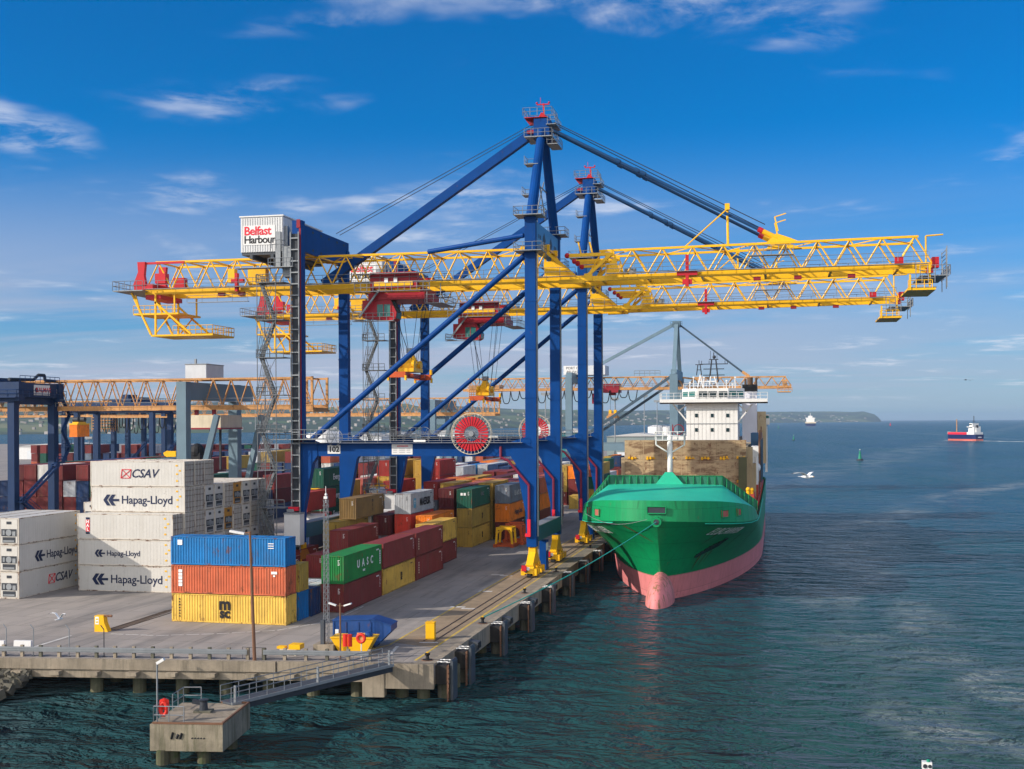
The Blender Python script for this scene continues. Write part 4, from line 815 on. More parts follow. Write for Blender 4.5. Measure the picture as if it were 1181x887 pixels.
    MB().box(-43.2, -41.4, -3.9, -3.3, 38.9, 39.4).box(-42.6, -42.2, -4.0, -3.4, 37.7, 40.2).build('red_clamp', Rd, root)
    # signs on the portal beam, reel
    y = -LY - .46
    sp = MB().box(-27.2, -25.45, y - .04, y, 15.45, 16.55).build('number_plate', M_['white'], root); text('102', 1.0, M_['inkblack'], sp, (-26.32, y - .05, 16.0), FRONT, .035)
    np_ = MB().box(-18.4, -15.6, y - .04, y, 15.35, 16.7).build('notice_board', M_['white'], root)
    nl = MB(); nl.box(-17.7, -16.2, y - .06, y - .045, 16.38, 16.5)
    nl.build('red_heading', M_['inkred'], np_); nl = MB()
    for k in range(3):
        for x0, x1 in ((-18.2, -17.7), (-17.4, -16.6), (-16.4, -15.9)): nl.box(x0, x1, y - .06, y - .045, 15.6 + k * .22, 15.65 + k * .22)
    nl.build('small_print', M_['galv'], np_)
    MB().box(-15.2, -13.6, y - .9, y - .85, 17.0, 17.25).build('small_sign', M_['inkwhite'], root)
    make_reel(root, -7.6, -LY - 1.0, 18.0)
    return root
M_['lightblue'] = paint('crane_blue_faded', (0.03, 0.16, 0.36), 0.4, 0.08, 0.3, dirt=.08)
M_['darkblue'] = paint('forestay_blue', (0.006, 0.045, 0.13), 0.45, 0.1, 0.3)
M_['darkred'] = paint('dark_red_paint', (0.24, 0.012, 0.025), 0.45, 0.12, 0.5)
M_['redpipe'] = paint('dark_red_cable_pipe', (0.16, 0.01, 0.035), 0.4, 0.12, 0.5)
crane = make_crane()
crane2 = copy_tree(crane); crane2.location.y += 41.5
crane2['label'] = 'second blue and yellow ship-to-shore crane standing behind the nearest one'
for o in list(crane2.children):
    if o.name.split('.')[0] in ('number_plate', 'notice_board'):
        for c_ in list(o.children): bpy.data.objects.remove(c_)
        bpy.data.objects.remove(o)
make_trolley(crane, -19.7); make_trolley(crane2, -18.2)
def spreader(x, y, z, top, label):
    t = thing('container_spreader', label, 'spreader', (x, y, z), 0, 'container spreaders hanging from the quay cranes')
    o = MB(); o.box(-.55, .55, -5.6, 5.6, 0, .55); 
    for s in (-1, 1): o.box(-1.2, 1.2, s * 5.9 - .35, s * 5.9 + .35, -.15, .6); o.box(-1.2, 1.2, s * 2.6 - .3, s * 2.6 + .3, 0, .45)
    o.build('spreader_frame', M_['orangered'], t)
    d = MB(); d.box(-.8, -.56, -4.6, 4.6, .0, .5).box(.56, .8, -4.6, 4.6, .0, .5); d.build('telescopic_beam', M_['darkred'], t)
    [MB().box(a * 1.2 - .12, a * 1.2 + .12, s * 6.1 - .2, s * 6.1 + .2, -.55, .1).build('flipper', M_['yellow'], t) for a in (-1, 1) for s in (-1, 1)]; MB().box(1.0, 1.3, 5.8, 6.3, .6, 1.3).build('end_cylinder', M_['yellow'], t)
    h = MB(); h.box(-1.1, 1.1, -2.2, 2.2, .75, 1.25).box(-.7, .7, -1.6, 1.6, 1.25, 1.9); h.prism([(-1.1, 1.9), (1.1, 1.9), (.3, 3.4), (-.3, 3.4)], 'y', -.35, .35); h.build('headblock', M_['yellow'], t)
    for a in (-.9, .9):
        for s in (-1.5, 1.5): MB().tube((a - .18, s, 1.75), (a + .18, s, 1.75), .6, 14).build('rope_sheave', M_['yellow'], t)
    r = MB()
    for a in (-.9, .9):
        for s in (-1.5, 1.5):
            for q in (-.35, .35): r.tube((a + q, s, 2.2), (a * 2.4 + q, s * 1.3, top), .035, 4)
    r.tube((-.2, 0, 3.2), (-2.4, -1.5, top), .05, 4); r.build('hoist_ropes', M_['dark'], t)
    b = MB(); b.lathe([(.3, 3.2), (.6, 3.4), (.62, 4.0), (.1, 4.05)], 10); b.build('cable_basket', M_['galv'], t)
M_['orangered'] = paint('orange_red_paint', (0.52, 0.085, 0.02), 0.55, 0.15, 0.6, dirt=.2, rust=.3)
spreader(-49.0, 159.5, 25.6, 10.6, 'orange red spreader with yellow headblock hanging from the nearest crane')
spreader(-48.5, 201.0, 23.2, 13.0, 'orange red spreader with yellow headblock hanging from the second crane')
# ------------------------------------------------------------------ the moored container ship
HK = [(-6, 154, 60, .85), (-3, 153, 59, .75), (0, 152.5, 58, .70), (3.5, 150, 35, .72), (6.5, 147.5, 19, .50)]
HBM = 11.75
def hull_par(z):
    for a, b in zip(HK, HK[1:]):
        if z <= b[0]:
            k = max(0.0, (z - a[0]) / (b[0] - a[0])); return [a[i] + (b[i] - a[i]) * k for i in (1, 2, 3)]
    return list(HK[-1][1:])
def lift(Y): return .85 * max(0.0, 1 - max(0.0, Y - 147.5) / 14) ** 1.5          # the knuckle rises towards the stem
def hull_hb(Y, z):
    ys, e, p = hull_par(z); t = min(1.0, max(0.0, (Y - ys) / e)); return HBM * (1 - (1 - t) ** 2) ** p
SC = (-14.35, 210.0, SEA)                                   # root of the ship
def make_ship():
    root = thing('container_ship', 'green container ship with pink bottom moored bow first along the quay', 'ship', SC)
    off = (0, -210.0, -SEA); W = lambda px, py, Y: (atY(px, py, Y).x - SC[0], atY(px, py, Y).z)
    def P_(mb, name, mat, smooth=False, parent=None): return mb.build(name, mat, parent or root, off if parent is None else None, None, smooth)
    STERN = 292
    ts = [0, .004, .015, .035, .065, .10, .15, .21, .28, .36, .45, .55, .66, .78, .9, 1.0]
    def level(z):
        ys, e, p = hull_par(z); Ys = [ys + e * t for t in ts]; Y = Ys[-1]
        Ys += [Y + (STERN - 14 - Y) * k / 4 for k in (1, 2, 3, 4)] + [STERN - 6, STERN]
        hb = [hull_hb(y, z) for y in Ys]; hb[-1] *= .86; hb[-2] *= .96
        if z < 2: k = (2 - z) / 8; hb[-1] *= 1 - k; hb[-2] *= 1 - k * .8; hb[-3] *= 1 - k * .4
        return [(h, y, z + lift(y) * max(0.0, z / 6.5)) for h, y in zip(hb, Ys)]
    def shell(zs):
        mb = MB(); L = [level(z) for z in zs]; n = len(L[0])
        for s in (1, -1):
            i0 = len(mb.v)
            for l_ in L: mb.v += [(s * x, y, z) for x, y, z in l_]
            for a in range(len(L) - 1):
                for b in range(n - 1):
                    i = i0 + a * n + b; mb.f.append((i, i + 1, i + 1 + n, i + n))
        for a in range(len(L) - 1):                                   # transom
            p, q = L[a][-1], L[a + 1][-1]; mb.quad([(-p[0], p[1], p[2]), p, q, (-q[0], q[1], q[2])])
        return mb
    P_(shell([-6, -4.5, -3, -2, -1, .05]), 'boot_topping', M_['pink'], True)
    P_(shell([.05, .8, 1.8, 2.7, 3.5, 4.3, 5.1, 5.8, 6.5]), 'hull', M_['hullgreen'], True)
    bl = MB(); bl.ball((0, 151.6, -3.2), 1.75, 6.2, 3.9, 20, 14); P_(bl, 'bulbous_bow', M_['bulb'], True)
    # forecastle: upright band above the knuckle, then the sloping whaleback
    def ztop(Y): return lerp_tab([(147, 9.9), (152, 9.55), (157, 8.95), (163, 8.0), (169, 6.75), (175, 6.55)], Y)
    ring = [(0, 147.5)] + [(hull_hb(y, 6.5), y) for y in (147.53, 147.6, 147.72, 147.9, 148.15, 148.5, 149, 149.6, 150.4, 151.3, 152.3, 153.5, 155, 157, 159, 161, 163, 165, 167, 169.5)]
    full = [(-x, y) for x, y in ring[::-1]] + ring[1:]
    band = MB()
    for (xa, ya), (xb, yb) in zip(full, full[1:]): band.quad([(xa, ya, 6.5 + lift(ya)), (xb, yb, 6.5 + lift(yb)), (xb * .985, yb + .15, ztop(yb)), (xa * .985, ya + .15, ztop(ya))])
    P_(band, 'forecastle_band', M_['hullgreen'], True)
    IN = [(-8.5, 167.5, 10.75), (-6, 167.5, 10.8), (0, 167.5, 10.9), (6, 167.5, 10.8), (7.0, 167.5, 10.75)]
    wb = MB(); n = len(full)
    def inner(k):
        if k < n * .40: return IN[0]
        if k > n * .60: return IN[4]
        f = (k - n * .40) / (n * .20); x = IN[0][0] + (IN[4][0] - IN[0][0]) * f; return (x, 167.5, 10.75 + .15 * math.sin(f * math.pi))
    for k in range(n - 1):
        (xa, ya), (xb, yb) = full[k], full[k + 1]; a, b = inner(k), inner(k + 1)
        A, B_ = (xa * .985, ya + .15, ztop(ya)), (xb * .985, yb + .15, ztop(yb))
        if a == b: wb.quad([A, B_, a])
        else: wb.quad([A, B_, b, a])
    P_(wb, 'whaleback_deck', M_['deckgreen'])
    bw = MB(); rib = MB()
    def wall(p, q, h, k):
        p, q = Vector(p), Vector(q); bw.quad([p, q, q + Vector((0, .25, h)), p + Vector((0, .25, h))]); bw.quad([p + Vector((0, .08, 0)), q + Vector((0, .08, 0)), q + Vector((0, .33, h)), p + Vector((0, .33, h))])
        rib.bar(p + Vector((0, .28, h)), q + Vector((0, .28, h)), .22, .10)
        for i in range(k + 1): c = p.lerp(q, i / k); rib.sections([[c + Vector((-.05, -.02, 0)), c + Vector((.05, -.02, 0)), c + Vector((.05, -.4, 0)), c + Vector((-.05, -.4, 0))], [c + Vector((-.05, .22, h)), c + Vector((.05, .22, h)), c + Vector((.05, .1, h)), c + Vector((-.05, .1, h))]])
    wall((-11.6, 169.4, 7.2), (-8.5, 167.5, 10.72), 1.25, 7); wall((-8.5, 167.5, 10.72), (7.0, 167.5, 10.72), 1.25, 16); wall((7.0, 167.5, 10.72), (11.6, 169.4, 7.2), 1.25, 8)
    P_(bw, 'breakwater', paint('dark_green_paint', (.006, .13, .075), .5, .1, .3, dirt=.2)); P_(rib, 'breakwater_stiffeners', M_['hullgreen'])
    # openings in the forecastle band
    def opening(Yc, s, z0, z1, w, mat, frame=True):
        x = hull_hb(Yc, 6.5) * s * .993; x2 = hull_hb(Yc + .2, 6.5) * s * .993; t = Vector((x2 - x, .2, 0)).normalized(); nrm = Vector((t.y * s, -t.x * s, 0)) if s else Vector((0, -1, 0))
        c = Vector((x, Yc, 0)); o = MB(); f = [c - t * w / 2 + nrm * .05, c + t * w / 2 + nrm * .05]
        for d, mb in ((.03, o),): mb.sections([[f[0] - nrm * .3 + Vector((0, 0, z)), f[1] - nrm * .3 + Vector((0, 0, z)), f[1] + nrm * d + Vector((0, 0, z)), f[0] + nrm * d + Vector((0, 0, z))] for z in (z0, z1)])
        P_(o, 'mooring_port', mat)
        if frame:
            r = MB(); e = [f[0] + nrm * .05, f[1] + nrm * .05]; pts = [e[0] + Vector((0, 0, z0)), e[1] + Vector((0, 0, z0)), e[1] + Vector((0, 0, z1)), e[0] + Vector((0, 0, z1)), e[0] + Vector((0, 0, z0))]; r.path(pts, .07, 6); P_(r, 'port_frame', M_['hullgreen'])
    o = MB(); o.box(-1.1, 1.1, 147.42, 147.8, 8.35, 9.1); P_(o, 'mooring_port', M_['dark']); o = MB(); o.path([(-1.14, 147.4, 8.3), (1.14, 147.4, 8.3), (1.14, 147.4, 9.14), (-1.14, 147.4, 9.14), (-1.14, 147.4, 8.3)], .08, 6); P_(o, 'port_frame', M_['hullgreen'])
    for s, Y in ((-1, 152.6), (-1, 155.6), (1, 152.6), (1, 155.6)): opening(Y, s, 7.55, 8.45, 1.3 if Y < 154 else 1.0, M_['portred'])
    o = MB(); o.lathe([(.62, 0), (.62, .5), (.3, .5), (.3, 0)], 14); o2 = o.build('hawse_pipe', M_['hullgreen'], root, (0, 147.6 - 210, 7.3 - SEA), (R(90), 0, 0)); MB().tube((0, 147.05, 7.3), (0, 147.2, 7.3), .34, 12).build('hawse_mouth', M_['dark'], root, off)
    # anchors pockets and name
    def on_hull(Y, z, s, out=.05): return Vector((s * (hull_hb(Y, z)), Y, z + lift(Y) * z / 6.5)) + Vector((s * out, -out, -out * .6))
    def name_on(s, Y0, z0, size):
        me = text_mesh('ELBCARRIER', size, M_['inkwhite'], .0, .25, 1.22, 'LEFT').copy(); arc = [(0.0, Y0)]; dy = .05 * s
        while arc[-1][0] < 12:
            y = arc[-1][1]; h0, h1 = hull_hb(y, z0), hull_hb(y + dy, z0); arc.append((arc[-1][0] + math.hypot(dy, h1 - h0), y + dy))
        for v in me.vertices:
            i = min(len(arc) - 2, next((k for k in range(len(arc)) if arc[k][0] >= v.co.x), len(arc) - 1)); i = max(1, i); a_, b_ = arc[i - 1], arc[i]; Y = a_[1] + (b_[1] - a_[1]) * (v.co.x - a_[0]) / max(1e-6, b_[0] - a_[0]); v.co = on_hull(Y, z0 + v.co.y, s, .15 + v.co.z)
        link('ship_name', me, root, off)
    name_on(1, 152.6, 5.45, 1.15); name_on(-1, 160.0, 5.45, 1.15)
    ap = MB()
    for i in range(7):
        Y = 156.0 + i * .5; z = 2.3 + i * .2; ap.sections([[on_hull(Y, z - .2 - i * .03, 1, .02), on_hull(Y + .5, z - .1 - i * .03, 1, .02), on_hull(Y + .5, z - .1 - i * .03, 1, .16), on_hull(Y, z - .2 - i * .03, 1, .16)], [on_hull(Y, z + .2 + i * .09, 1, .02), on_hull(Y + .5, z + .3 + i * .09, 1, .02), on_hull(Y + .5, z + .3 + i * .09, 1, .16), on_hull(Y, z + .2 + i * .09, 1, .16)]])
    rs = paint('rust_run', (.075, .085, .03), .8, .3, 1.5)
    for Y, s_, z0, z1, w in ((157.2, 1, 2.2, .3, .5), (158.4, 1, 2.4, .6, .35), (159.3, 1, 2.7, 1.2, .3), (149.6, -1, 6.0, 4.2, .3), (155.0, 1, 5.0, 3.6, .25), (163, 1, 4.6, 2.4, .25), (170, 1, 5.2, 2.6, .3), (180, 1, 5.4, 3.0, .3), (156, -1, 5.0, 2.9, .3)):
        q = MB(); zs = [z0 + (z1 - z0) * t for t in (0, .33, .66, 1)]
        for a, b, f, f2 in zip(zs, zs[1:], (1, .75, .45), (.75, .45, .08)): q.quad([on_hull(Y - w / 2 * f, a, s_, .03), on_hull(Y + w / 2 * f, a, s_, .03), on_hull(Y + w / 2 * f2, b, s_, .03), on_hull(Y - w / 2 * f2, b, s_, .03)])
        P_(q, 'rust_run', rs)
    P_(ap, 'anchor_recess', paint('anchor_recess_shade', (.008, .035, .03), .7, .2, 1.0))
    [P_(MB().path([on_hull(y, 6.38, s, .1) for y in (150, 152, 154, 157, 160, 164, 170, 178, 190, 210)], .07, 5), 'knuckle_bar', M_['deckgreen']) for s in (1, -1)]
    rp = MB(); pts = [Vector((-1 - (9.2 * t), 147.4 + 7.0 * t * t * 1.1, 7.6 - 1.0 * math.sin(t * math.pi) * .9 + .3 * t)) for t in [k / 10 for k in range(11)]]
    rp.path([Vector((p.x, min(p.y, 160), p.z)) - Vector((.1, .25, 0)) for p in pts], .025, 5); P_(rp, 'slack_line', M_['galv'])
    # foremast
    fm = MB(); fm.tube((-.2, 168.9, 9.5), (-.2, 168.9, 17.6), .36, 14); P_(fm, 'foremast', M_['shipwhite'], True)
    fm = MB(); fm.path([(-.2, 168.9, 15.0), (-2.1, 168.9, 16.2), (-2.1, 168.9, 17.8)], .11, 6).path([(-.2, 168.9, 15.0), (1.8, 168.9, 16.2), (1.8, 168.9, 17.8)], .11, 6).rail([(-2.2, 168.6, 16.9), (1.9, 168.6, 16.9), (1.9, 169.6, 16.9), (-2.2, 169.6, 16.9), (-2.2, 168.6, 16.9)], 1.1, 1.0, .05).box(-2.2, 1.9, 168.5, 169.7, 16.8, 16.9); P_(fm, 'mast_platform', M_['shipwhite'])
    fm = MB(); fm.prism([(-2.0, 10.85), (1.8, 10.85), (.3, 12.5), (-.7, 12.5)], 'y', 167.0, 167.3); P_(fm, 'mast_foot', M_['deckgreen'])
    fm = MB(); fm.tube((.2, 168.9, 17.6), (.2, 168.9, 19.0), .07, 6)
    for k in range(14): a, b = math.pi * 2 * k / 14, math.pi * 2 * (k + 1) / 14; fm.tube((1.0 + .7 * math.cos(a), 168.9, 18.3 + .7 * math.sin(a)), (1.0 + .7 * math.cos(b), 168.9, 18.3 + .7 * math.sin(b)), .06, 5)
    P_(fm, 'mast_gear', M_['darkred'])
    # main deck, hatch wall, coamings
    P_(MB().box(-11.3, 11.3, 168, STERN - 8, 5.7, 6.0), 'main_deck', M_['shipred'])
    T = M_['tan']; h = MB(); h.box(-10.3, 9.4, 200, 200.8, 5.9, 16.35); P_(h, 'hatch_wall', M_['hatchtan'])
    h = MB(); h.box(-10.9, -10.3, 200.1, 200.7, 5.9, 13.5).box(9.4, 10.4, 201.5, 202.2, 5.9, 15.2).box(10.4, 10.9, 203, 203.6, 5.9, 12.5); P_(h, 'wall_step', T)
    P_(MB().box(-9.8, 9.2, 201, 257, 6, 15.0), 'hatch_coaming', T)
    st = MB()
    for x in (-7.2, -4.1, -1.0, 2.1, 5.2, 8.3): st.box(x - .03, x + .03, 199.97, 200.0, 6.0, 16.3)
    for z in (9.6, 12.8): st.box(-10.3, 9.4, 199.95, 200.0, z - .04, z + .04)
    P_(st, 'weld_seams', T)
    r = random.Random(4)
    for z in (9.5, 13.3):
        for x in (-9.0, -6.0, -2.8, .4, 2.9, 5.9, 8.6):
            yf = MB().box(x - .75, x + .75, 199.9, 199.97, z - .02, z + .1)
            for k in range(3): yf.box(x - .7 + k * .5, x - .4 + k * .5, 199.75, 199.95, z + r.uniform(-.2, .2), z + r.uniform(.25, .45))
            P_(yf, 'lashing_socket', M_['yellow'])
    P_(MB().box(8.2, 9.5, 199.2, 199.9, 6.0, 13.6), 'access_trunk', paint('olive_trunk_paint', (.08, .085, .04), .6, .2, .5, dirt=.3))
    dk = MB(); dk.rail([(9.0, 172, 6.0), (11.2, 178, 6.0), (11.4, 200, 6.0), (11.4, 250, 6.0)], 1.1, 1.6, .05); dk.rail([(7.6, 172.2, 6), (7.6, 198, 6)], 1.1, 1.6, .05); P_(dk, 'deck_railing', M_['shipred'])
    for x, y, hh in ((8.6, 175, 2.6), (10.2, 178, 3.6), (10.6, 184, 3.2), (7.9, 172, 2.0)): P_(MB().tube((x, y, 6), (x, y, 6 + hh), .26, 10).ball((x, y, 6 + hh), .34), 'deck_vent', M_['yellow'])
    dh = MB(); dh.box(8.8, 11.0, 180, 190, 6, 8.6).box(9.6, 11.2, 206, 214, 6, 8.8).box(9.5, 11.0, 191, 197, 6, 7.4); P_(dh, 'deck_house', M_['shipred'])
    eq = MB(); eq.box(9.9, 11.3, 216, 224, 6, 15.0).box(10.0, 11.2, 209, 215, 9.2, 11.0); eq.tube((10.9, 207, 6), (10.9, 207, 13.4), .3, 8).ball((10.7, 208, 11.6), .9); P_(eq, 'lifting_gear', M_['shipwhite'])
    P_(MB().box(9.6, 11.5, 226, 238, 14.6, 17.2), 'blue_store', paint('ship_blue_store', (.03, .09, .18), .5, .1, .3, dirt=.2))
    P_(MB().box(11.0, 11.55, 218, 246, 8.6, 16.0), 'side_screen', M_['dark']); P_(MB().tube((11.3, 214, 6), (11.3, 214, 17.8), .16, 8), 'side_post', M_['rustpole']); P_(MB().tube((11.45, 226, 16), (11.45, 226, 18.4), .12, 8), 'side_post', M_['rustpole'])
    # bridge
    Yb = 262.0; wl = M_['shipwhite']; x0, z0 = W(792, 507, Yb); x1, z1 = W(851, 463.5, Yb)
    hs = MB(); hs.box(x0, x1, Yb, Yb + 12, 6, z1); nn = 13
    for k in range(nn):
        a = x0 + (x1 - x0) * k / nn; hs.box(a + .16, a + (x1 - x0) / nn - .02, Yb - .07, Yb, 13, z1 - .1)
    P_(hs, 'accommodation_block', wl)
    fl = MB()
    for z in (z1 - (z1 - z0) * .21, z1 - (z1 - z0) * .58): fl.box(x0 - .03, x1 + .03, Yb - .12, Yb - .10, z - .1, z + .1)
    P_(fl, 'deck_line', M_['galv'])
    for py in (479.2, 495.8):
        for px in (803.4, 821.6, 839.6):
            x, z = W(px, py, Yb); pt = MB(); pt.box(x - .3, x + .3, Yb - .16, Yb - .05, z - .38, z + .38); P_(pt, 'window', M_['glass'])
    xl, zw = W(761, 465.8, Yb - 1.5); xr, zt = W(885.5, 459.5, Yb - 1.5)
    wg = MB(); wg.box(xl, xr, Yb - 1.5, Yb + 3.5, zw, zw + .25).box(xl, xr, Yb - 1.5, Yb - 1.38, zw, zw + .95).box(xl, xl + .12, Yb - 1.4, Yb + 3.5, zw, zw + .95).box(xr - .12, xr, Yb - 1.4, Yb + 3.5, zw, zw + .95); P_(wg, 'bridge_wing', wl)
    rl = MB(); rl.rail([(xl, Yb - 1.4, zw + .95), (xr, Yb - 1.4, zw + .95)], 1.3, 1.5, .05); rl.rail([(xl, Yb - 1.4, zw + .95), (xl, Yb + 3.5, zw + .95)], 1.3, 1.5, .05); P_(rl, 'wing_railing', wl)
    for a, b in (((776, 466), (794, 488)), ((793, 466), (783, 474)), ((868, 466), (851, 487)), ((852, 467), (862, 475))):
        p, q = W(*a, Yb), W(*b, Yb); P_(MB().bar((p[0], Yb + .5, p[1]), (q[0], Yb + .5, q[1]), .28), 'wing_brace', wl)
    wa, zb = W(786, 458, Yb); wb_, zc = W(858, 447.5, Yb); zb = zw + .25
    wh = MB(); wh.prism([(wa, Yb + 2.5), (wa + 1.5, Yb + .6), (wa + 3.2, Yb - .9), (wb_ - 3.2, Yb - .9), (wb_ - 1.5, Yb + .6), (wb_, Yb + 2.5), (wb_, Yb + 6), (wa, Yb + 6)], 'z', zb, zc); P_(wh, 'wheelhouse', wl)
    for px, w in ((811, 1.75), (822, 1.75), (834, 1.75)):
        x, z = W(px, 454.3, Yb - .9); g = MB(); g.box(x - w / 2, x + w / 2, Yb - .98, Yb - .85, z - .62, z + .55); P_(g, 'window', M_['glass'])
    for pa, pb, ca, cb in ((wa + 1.6, wa + 3.0, Yb + .48, Yb - .68), (wb_ - 3.0, wb_ - 1.6, Yb - .68, Yb + .48), (wa + .15, wa + 1.4, Yb + 2.2, Yb + .75), (wb_ - 1.4, wb_ - .15, Yb + .75, Yb + 2.2)):
        z = W(822, 454.3, Yb)[1]; g = MB(); d = -.09; g.sections([[(pa, ca + d, q), (pb, cb + d, q), (pb, cb + .05, q), (pa, ca + .05, q)] for q in (z - .6, z + .55)]); P_(g, 'window', M_['cabglass'])
    mk = MB(); mk.rail([(wa + .5, Yb, zc), (wb_ - .5, Yb, zc), (wb_ - .5, Yb + 5, zc)], 1.1, 1.2, .05)
    for px, hh in ((796, 442), (812, 436), (848, 436), (845, 444), (800, 436), (838, 440)): x, z = W(px, hh, Yb + 1); mk.tube((x, Yb + 1, zc), (x, Yb + 1, z), .11, 6).box(x - .2, x + .2, Yb + .8, Yb + 1.2, z, z + .3)
    for (a, b) in (((805, 447), (808, 432)), ((811, 447), (808, 432)), ((818, 447), (820, 434)), ((828, 447), (824, 434)), ((805, 440), (826, 440))): p, q = W(*a, Yb + 3), W(*b, Yb + 3); mk.tube((p[0], Yb + 3, p[1]), (q[0], Yb + 3, q[1]), .14, 6)
    P_(mk, 'bridge_roof_gear', wl)
    rm = MB(); cx, zb = W(823.5, 434, Yb + 4); _, zt = W(823, 415, Yb + 4)
    for sx in (-1, 1):
        for sy in (-.6, .6): rm.bar((cx + sx * .95, Yb + 4 + sy, zb - 1.2), (cx + sx * .45, Yb + 4 + sy * .6, zt), .26)
    for k, (w, f) in enumerate(((2.3, .05), (2.2, .42), (3.0, .72), (1.0, 1.0))): z = zb + (zt - zb) * f; rm.box(cx - w, cx + w, Yb + 3.7, Yb + 4.3, z, z + .16)
    for x in (-1.0, 2.4, 2.9, -2.6): rm.box(cx + x - .06, cx + x + .06, Yb + 3.9, Yb + 4.1, zb + (zt - zb) * .72, zb + (zt - zb) * .95)
    rm.tube((cx, Yb + 4, zt), (cx, Yb + 4, zt + 1.6), .09, 6).tube((cx - .7, Yb + 4, zt), (cx - .7, Yb + 4, zt + 1.9), .05, 5).tube((cx + .7, Yb + 4, zt), (cx + .7, Yb + 4, zt + 1.2), .05, 5).ball((cx + .1, Yb + 4, zt + .6), .38)
    x2, z2 = W(806.5, 433, Yb + 3); _, z3 = W(806, 421, Yb + 3)
    for sx in (-1, 1): rm.bar((x2 + sx * .55, Yb + 3, z2), (x2 + sx * .25, Yb + 3, z3), .2)
    rm.box(x2 - .8, x2 + .8, Yb + 2.8, Yb + 3.2, z3, z3 + .14).box(x2 - .5, x2 + .5, Yb + 2.9, Yb + 3.1, (z2 + z3) / 2, (z2 + z3) / 2 + .14).tube((x2, Yb + 3, z3), (x2, Yb + 3, z3 + 1), .08, 5)
    P_(rm, 'radar_mast', M_['dark'])
    f0, fz = W(856, 441, Yb + 10); f1, fb = W(873.5, 540, Yb + 10)
    fn = MB(); fn.box(f0, f1, Yb + 10, Yb + 16, 6, fz - .6); P_(fn, 'funnel_casing', paint('pale_grey_white_paint', (.66, .66, .72), .5, .04, .3, dirt=.1))
    P_(MB().box(f0 - .08, f1 + .08, Yb + 9.9, Yb + 16.1, fz - 2.0, fz - .5), 'funnel_top', M_['inkblack'])
    P_(MB().tube((f0 + 1.7, Yb + 12, fz - .6), (f0 + 1.7, Yb + 12, fz + 1.1), .62, 14).tube((f0 + .7, Yb + 12, fz - .6), (f0 + .7, Yb + 12, fz + .8), .25, 10).tube((f0 + 3, Yb + 12, fz - .6), (f0 + 3, Yb + 12, fz + 1.0), .25, 10), 'exhaust_pipe', paint('sooty_brown_pipe', (.10, .055, .03), .6, .2, 1.0))
    P_(MB().box(f1 + .05, f1 + 1.9, Yb + 12, Yb + 14, 10, z1 - 2), 'aft_tower', M_['tan']); P_(MB().box(f1 + .1, f1 + 2.7, Yb + 14, Yb + 17, zw - 4.6, zw - 3.2).box(f1 + .1, f1 + 2.6, Yb + 14, Yb + 17, zw - 2.6, zw - 2.3).box(f1 + 1.7, f1 + 2.2, Yb + 14.5, Yb + 15, 8, zw - 4.6), 'aft_deck', wl); P_(MB().box(f1 + .2, f1 + 2.5, Yb + 14.2, Yb + 16.8, zw - 3.2, zw - 2.6), 'aft_windows', M_['cabglass'])
    P_(MB().box(-9, 9, Yb + 12, Yb + 20, 6, 16).box(-8, 7, Yb + 4, Yb + 14, z1, zw), 'aft_house', wl)
M_['portred'] = paint('port_inner_red', (.33, .10, .075), .6, .2, 1.0, dirt=.4)
make_ship()
def mooring():
    A, Bp = Vector((-27.9, 114.4, .6)), Vector((-14.35, 147.1, 7.3)); t = MB(); n = 24
    pts = [A.lerp(Bp, k / n) - Vector((0, 0, .55 * math.sin(math.pi * k / n))) for k in range(n + 1)]; t.path(pts, .055, 6)
    tag(t.build('mooring_line', M_['rope'], None, None), 'taut teal mooring rope from quay bollard to the green bow', 'rope')
mooring()
# ------------------------------------------------------------------ containers (long axis: y; origin: centre of the base)
CC = dict(maroon=(.17, .024, .024), darkmaroon=(.10, .013, .017), red=(.34, .035, .03), brick=(.44, .10, .05), mustard=(.50, .31, .055), ochre=(.38, .25, .05), brown=(.22, .135, .045),
          green=(.010, .20, .045), darkgreen=(.008, .085, .055), teal=(.010, .24, .21), navy=(.010, .035, .11), blue=(.006, .15, .40), steel=(.13, .16, .21), grey=(.46, .48, .51), orange=(.72, .19, .012), white=(.66, .65, .62), pink=(.42, .12, .09), scarlet=(.58, .05, .03))
CW = dict(maroon='maroon', darkmaroon='very dark maroon', red='red', brick='brick red', mustard='mustard yellow', ochre='dull ochre yellow', brown='brown', green='bright green', darkgreen='dark green', teal='turquoise', navy='navy blue', blue='bright blue', steel='slate grey', grey='pale grey', orange='orange', white='white', pink='faded pinkish red', scarlet='scarlet')
_cm = {}
def corrugate(mb, axis, c, out, a0, a1, z0, z1, pitch=.285, dep=.045):
    n = max(2, round((a1 - a0) / pitch)); p = (a1 - a0) / n; pts = []
    for k in range(n):
        s = a0 + k * p; pts += [(s, 0), (s + p * .28, 0), (s + p * .42, 1), (s + p * .86, 1)]
    pts.append((a1, 0)); i = len(mb.v)
    for s, d in pts:
        w = c - out * dep * d
        for z in (z0, z1): mb.v.append((w, s, z) if axis == 'x' else (s, w, z))
    for k in range(len(pts) - 1): mb.f.append((i + 2 * k, i + 2 * k + 2, i + 2 * k + 3, i + 2 * k + 1))
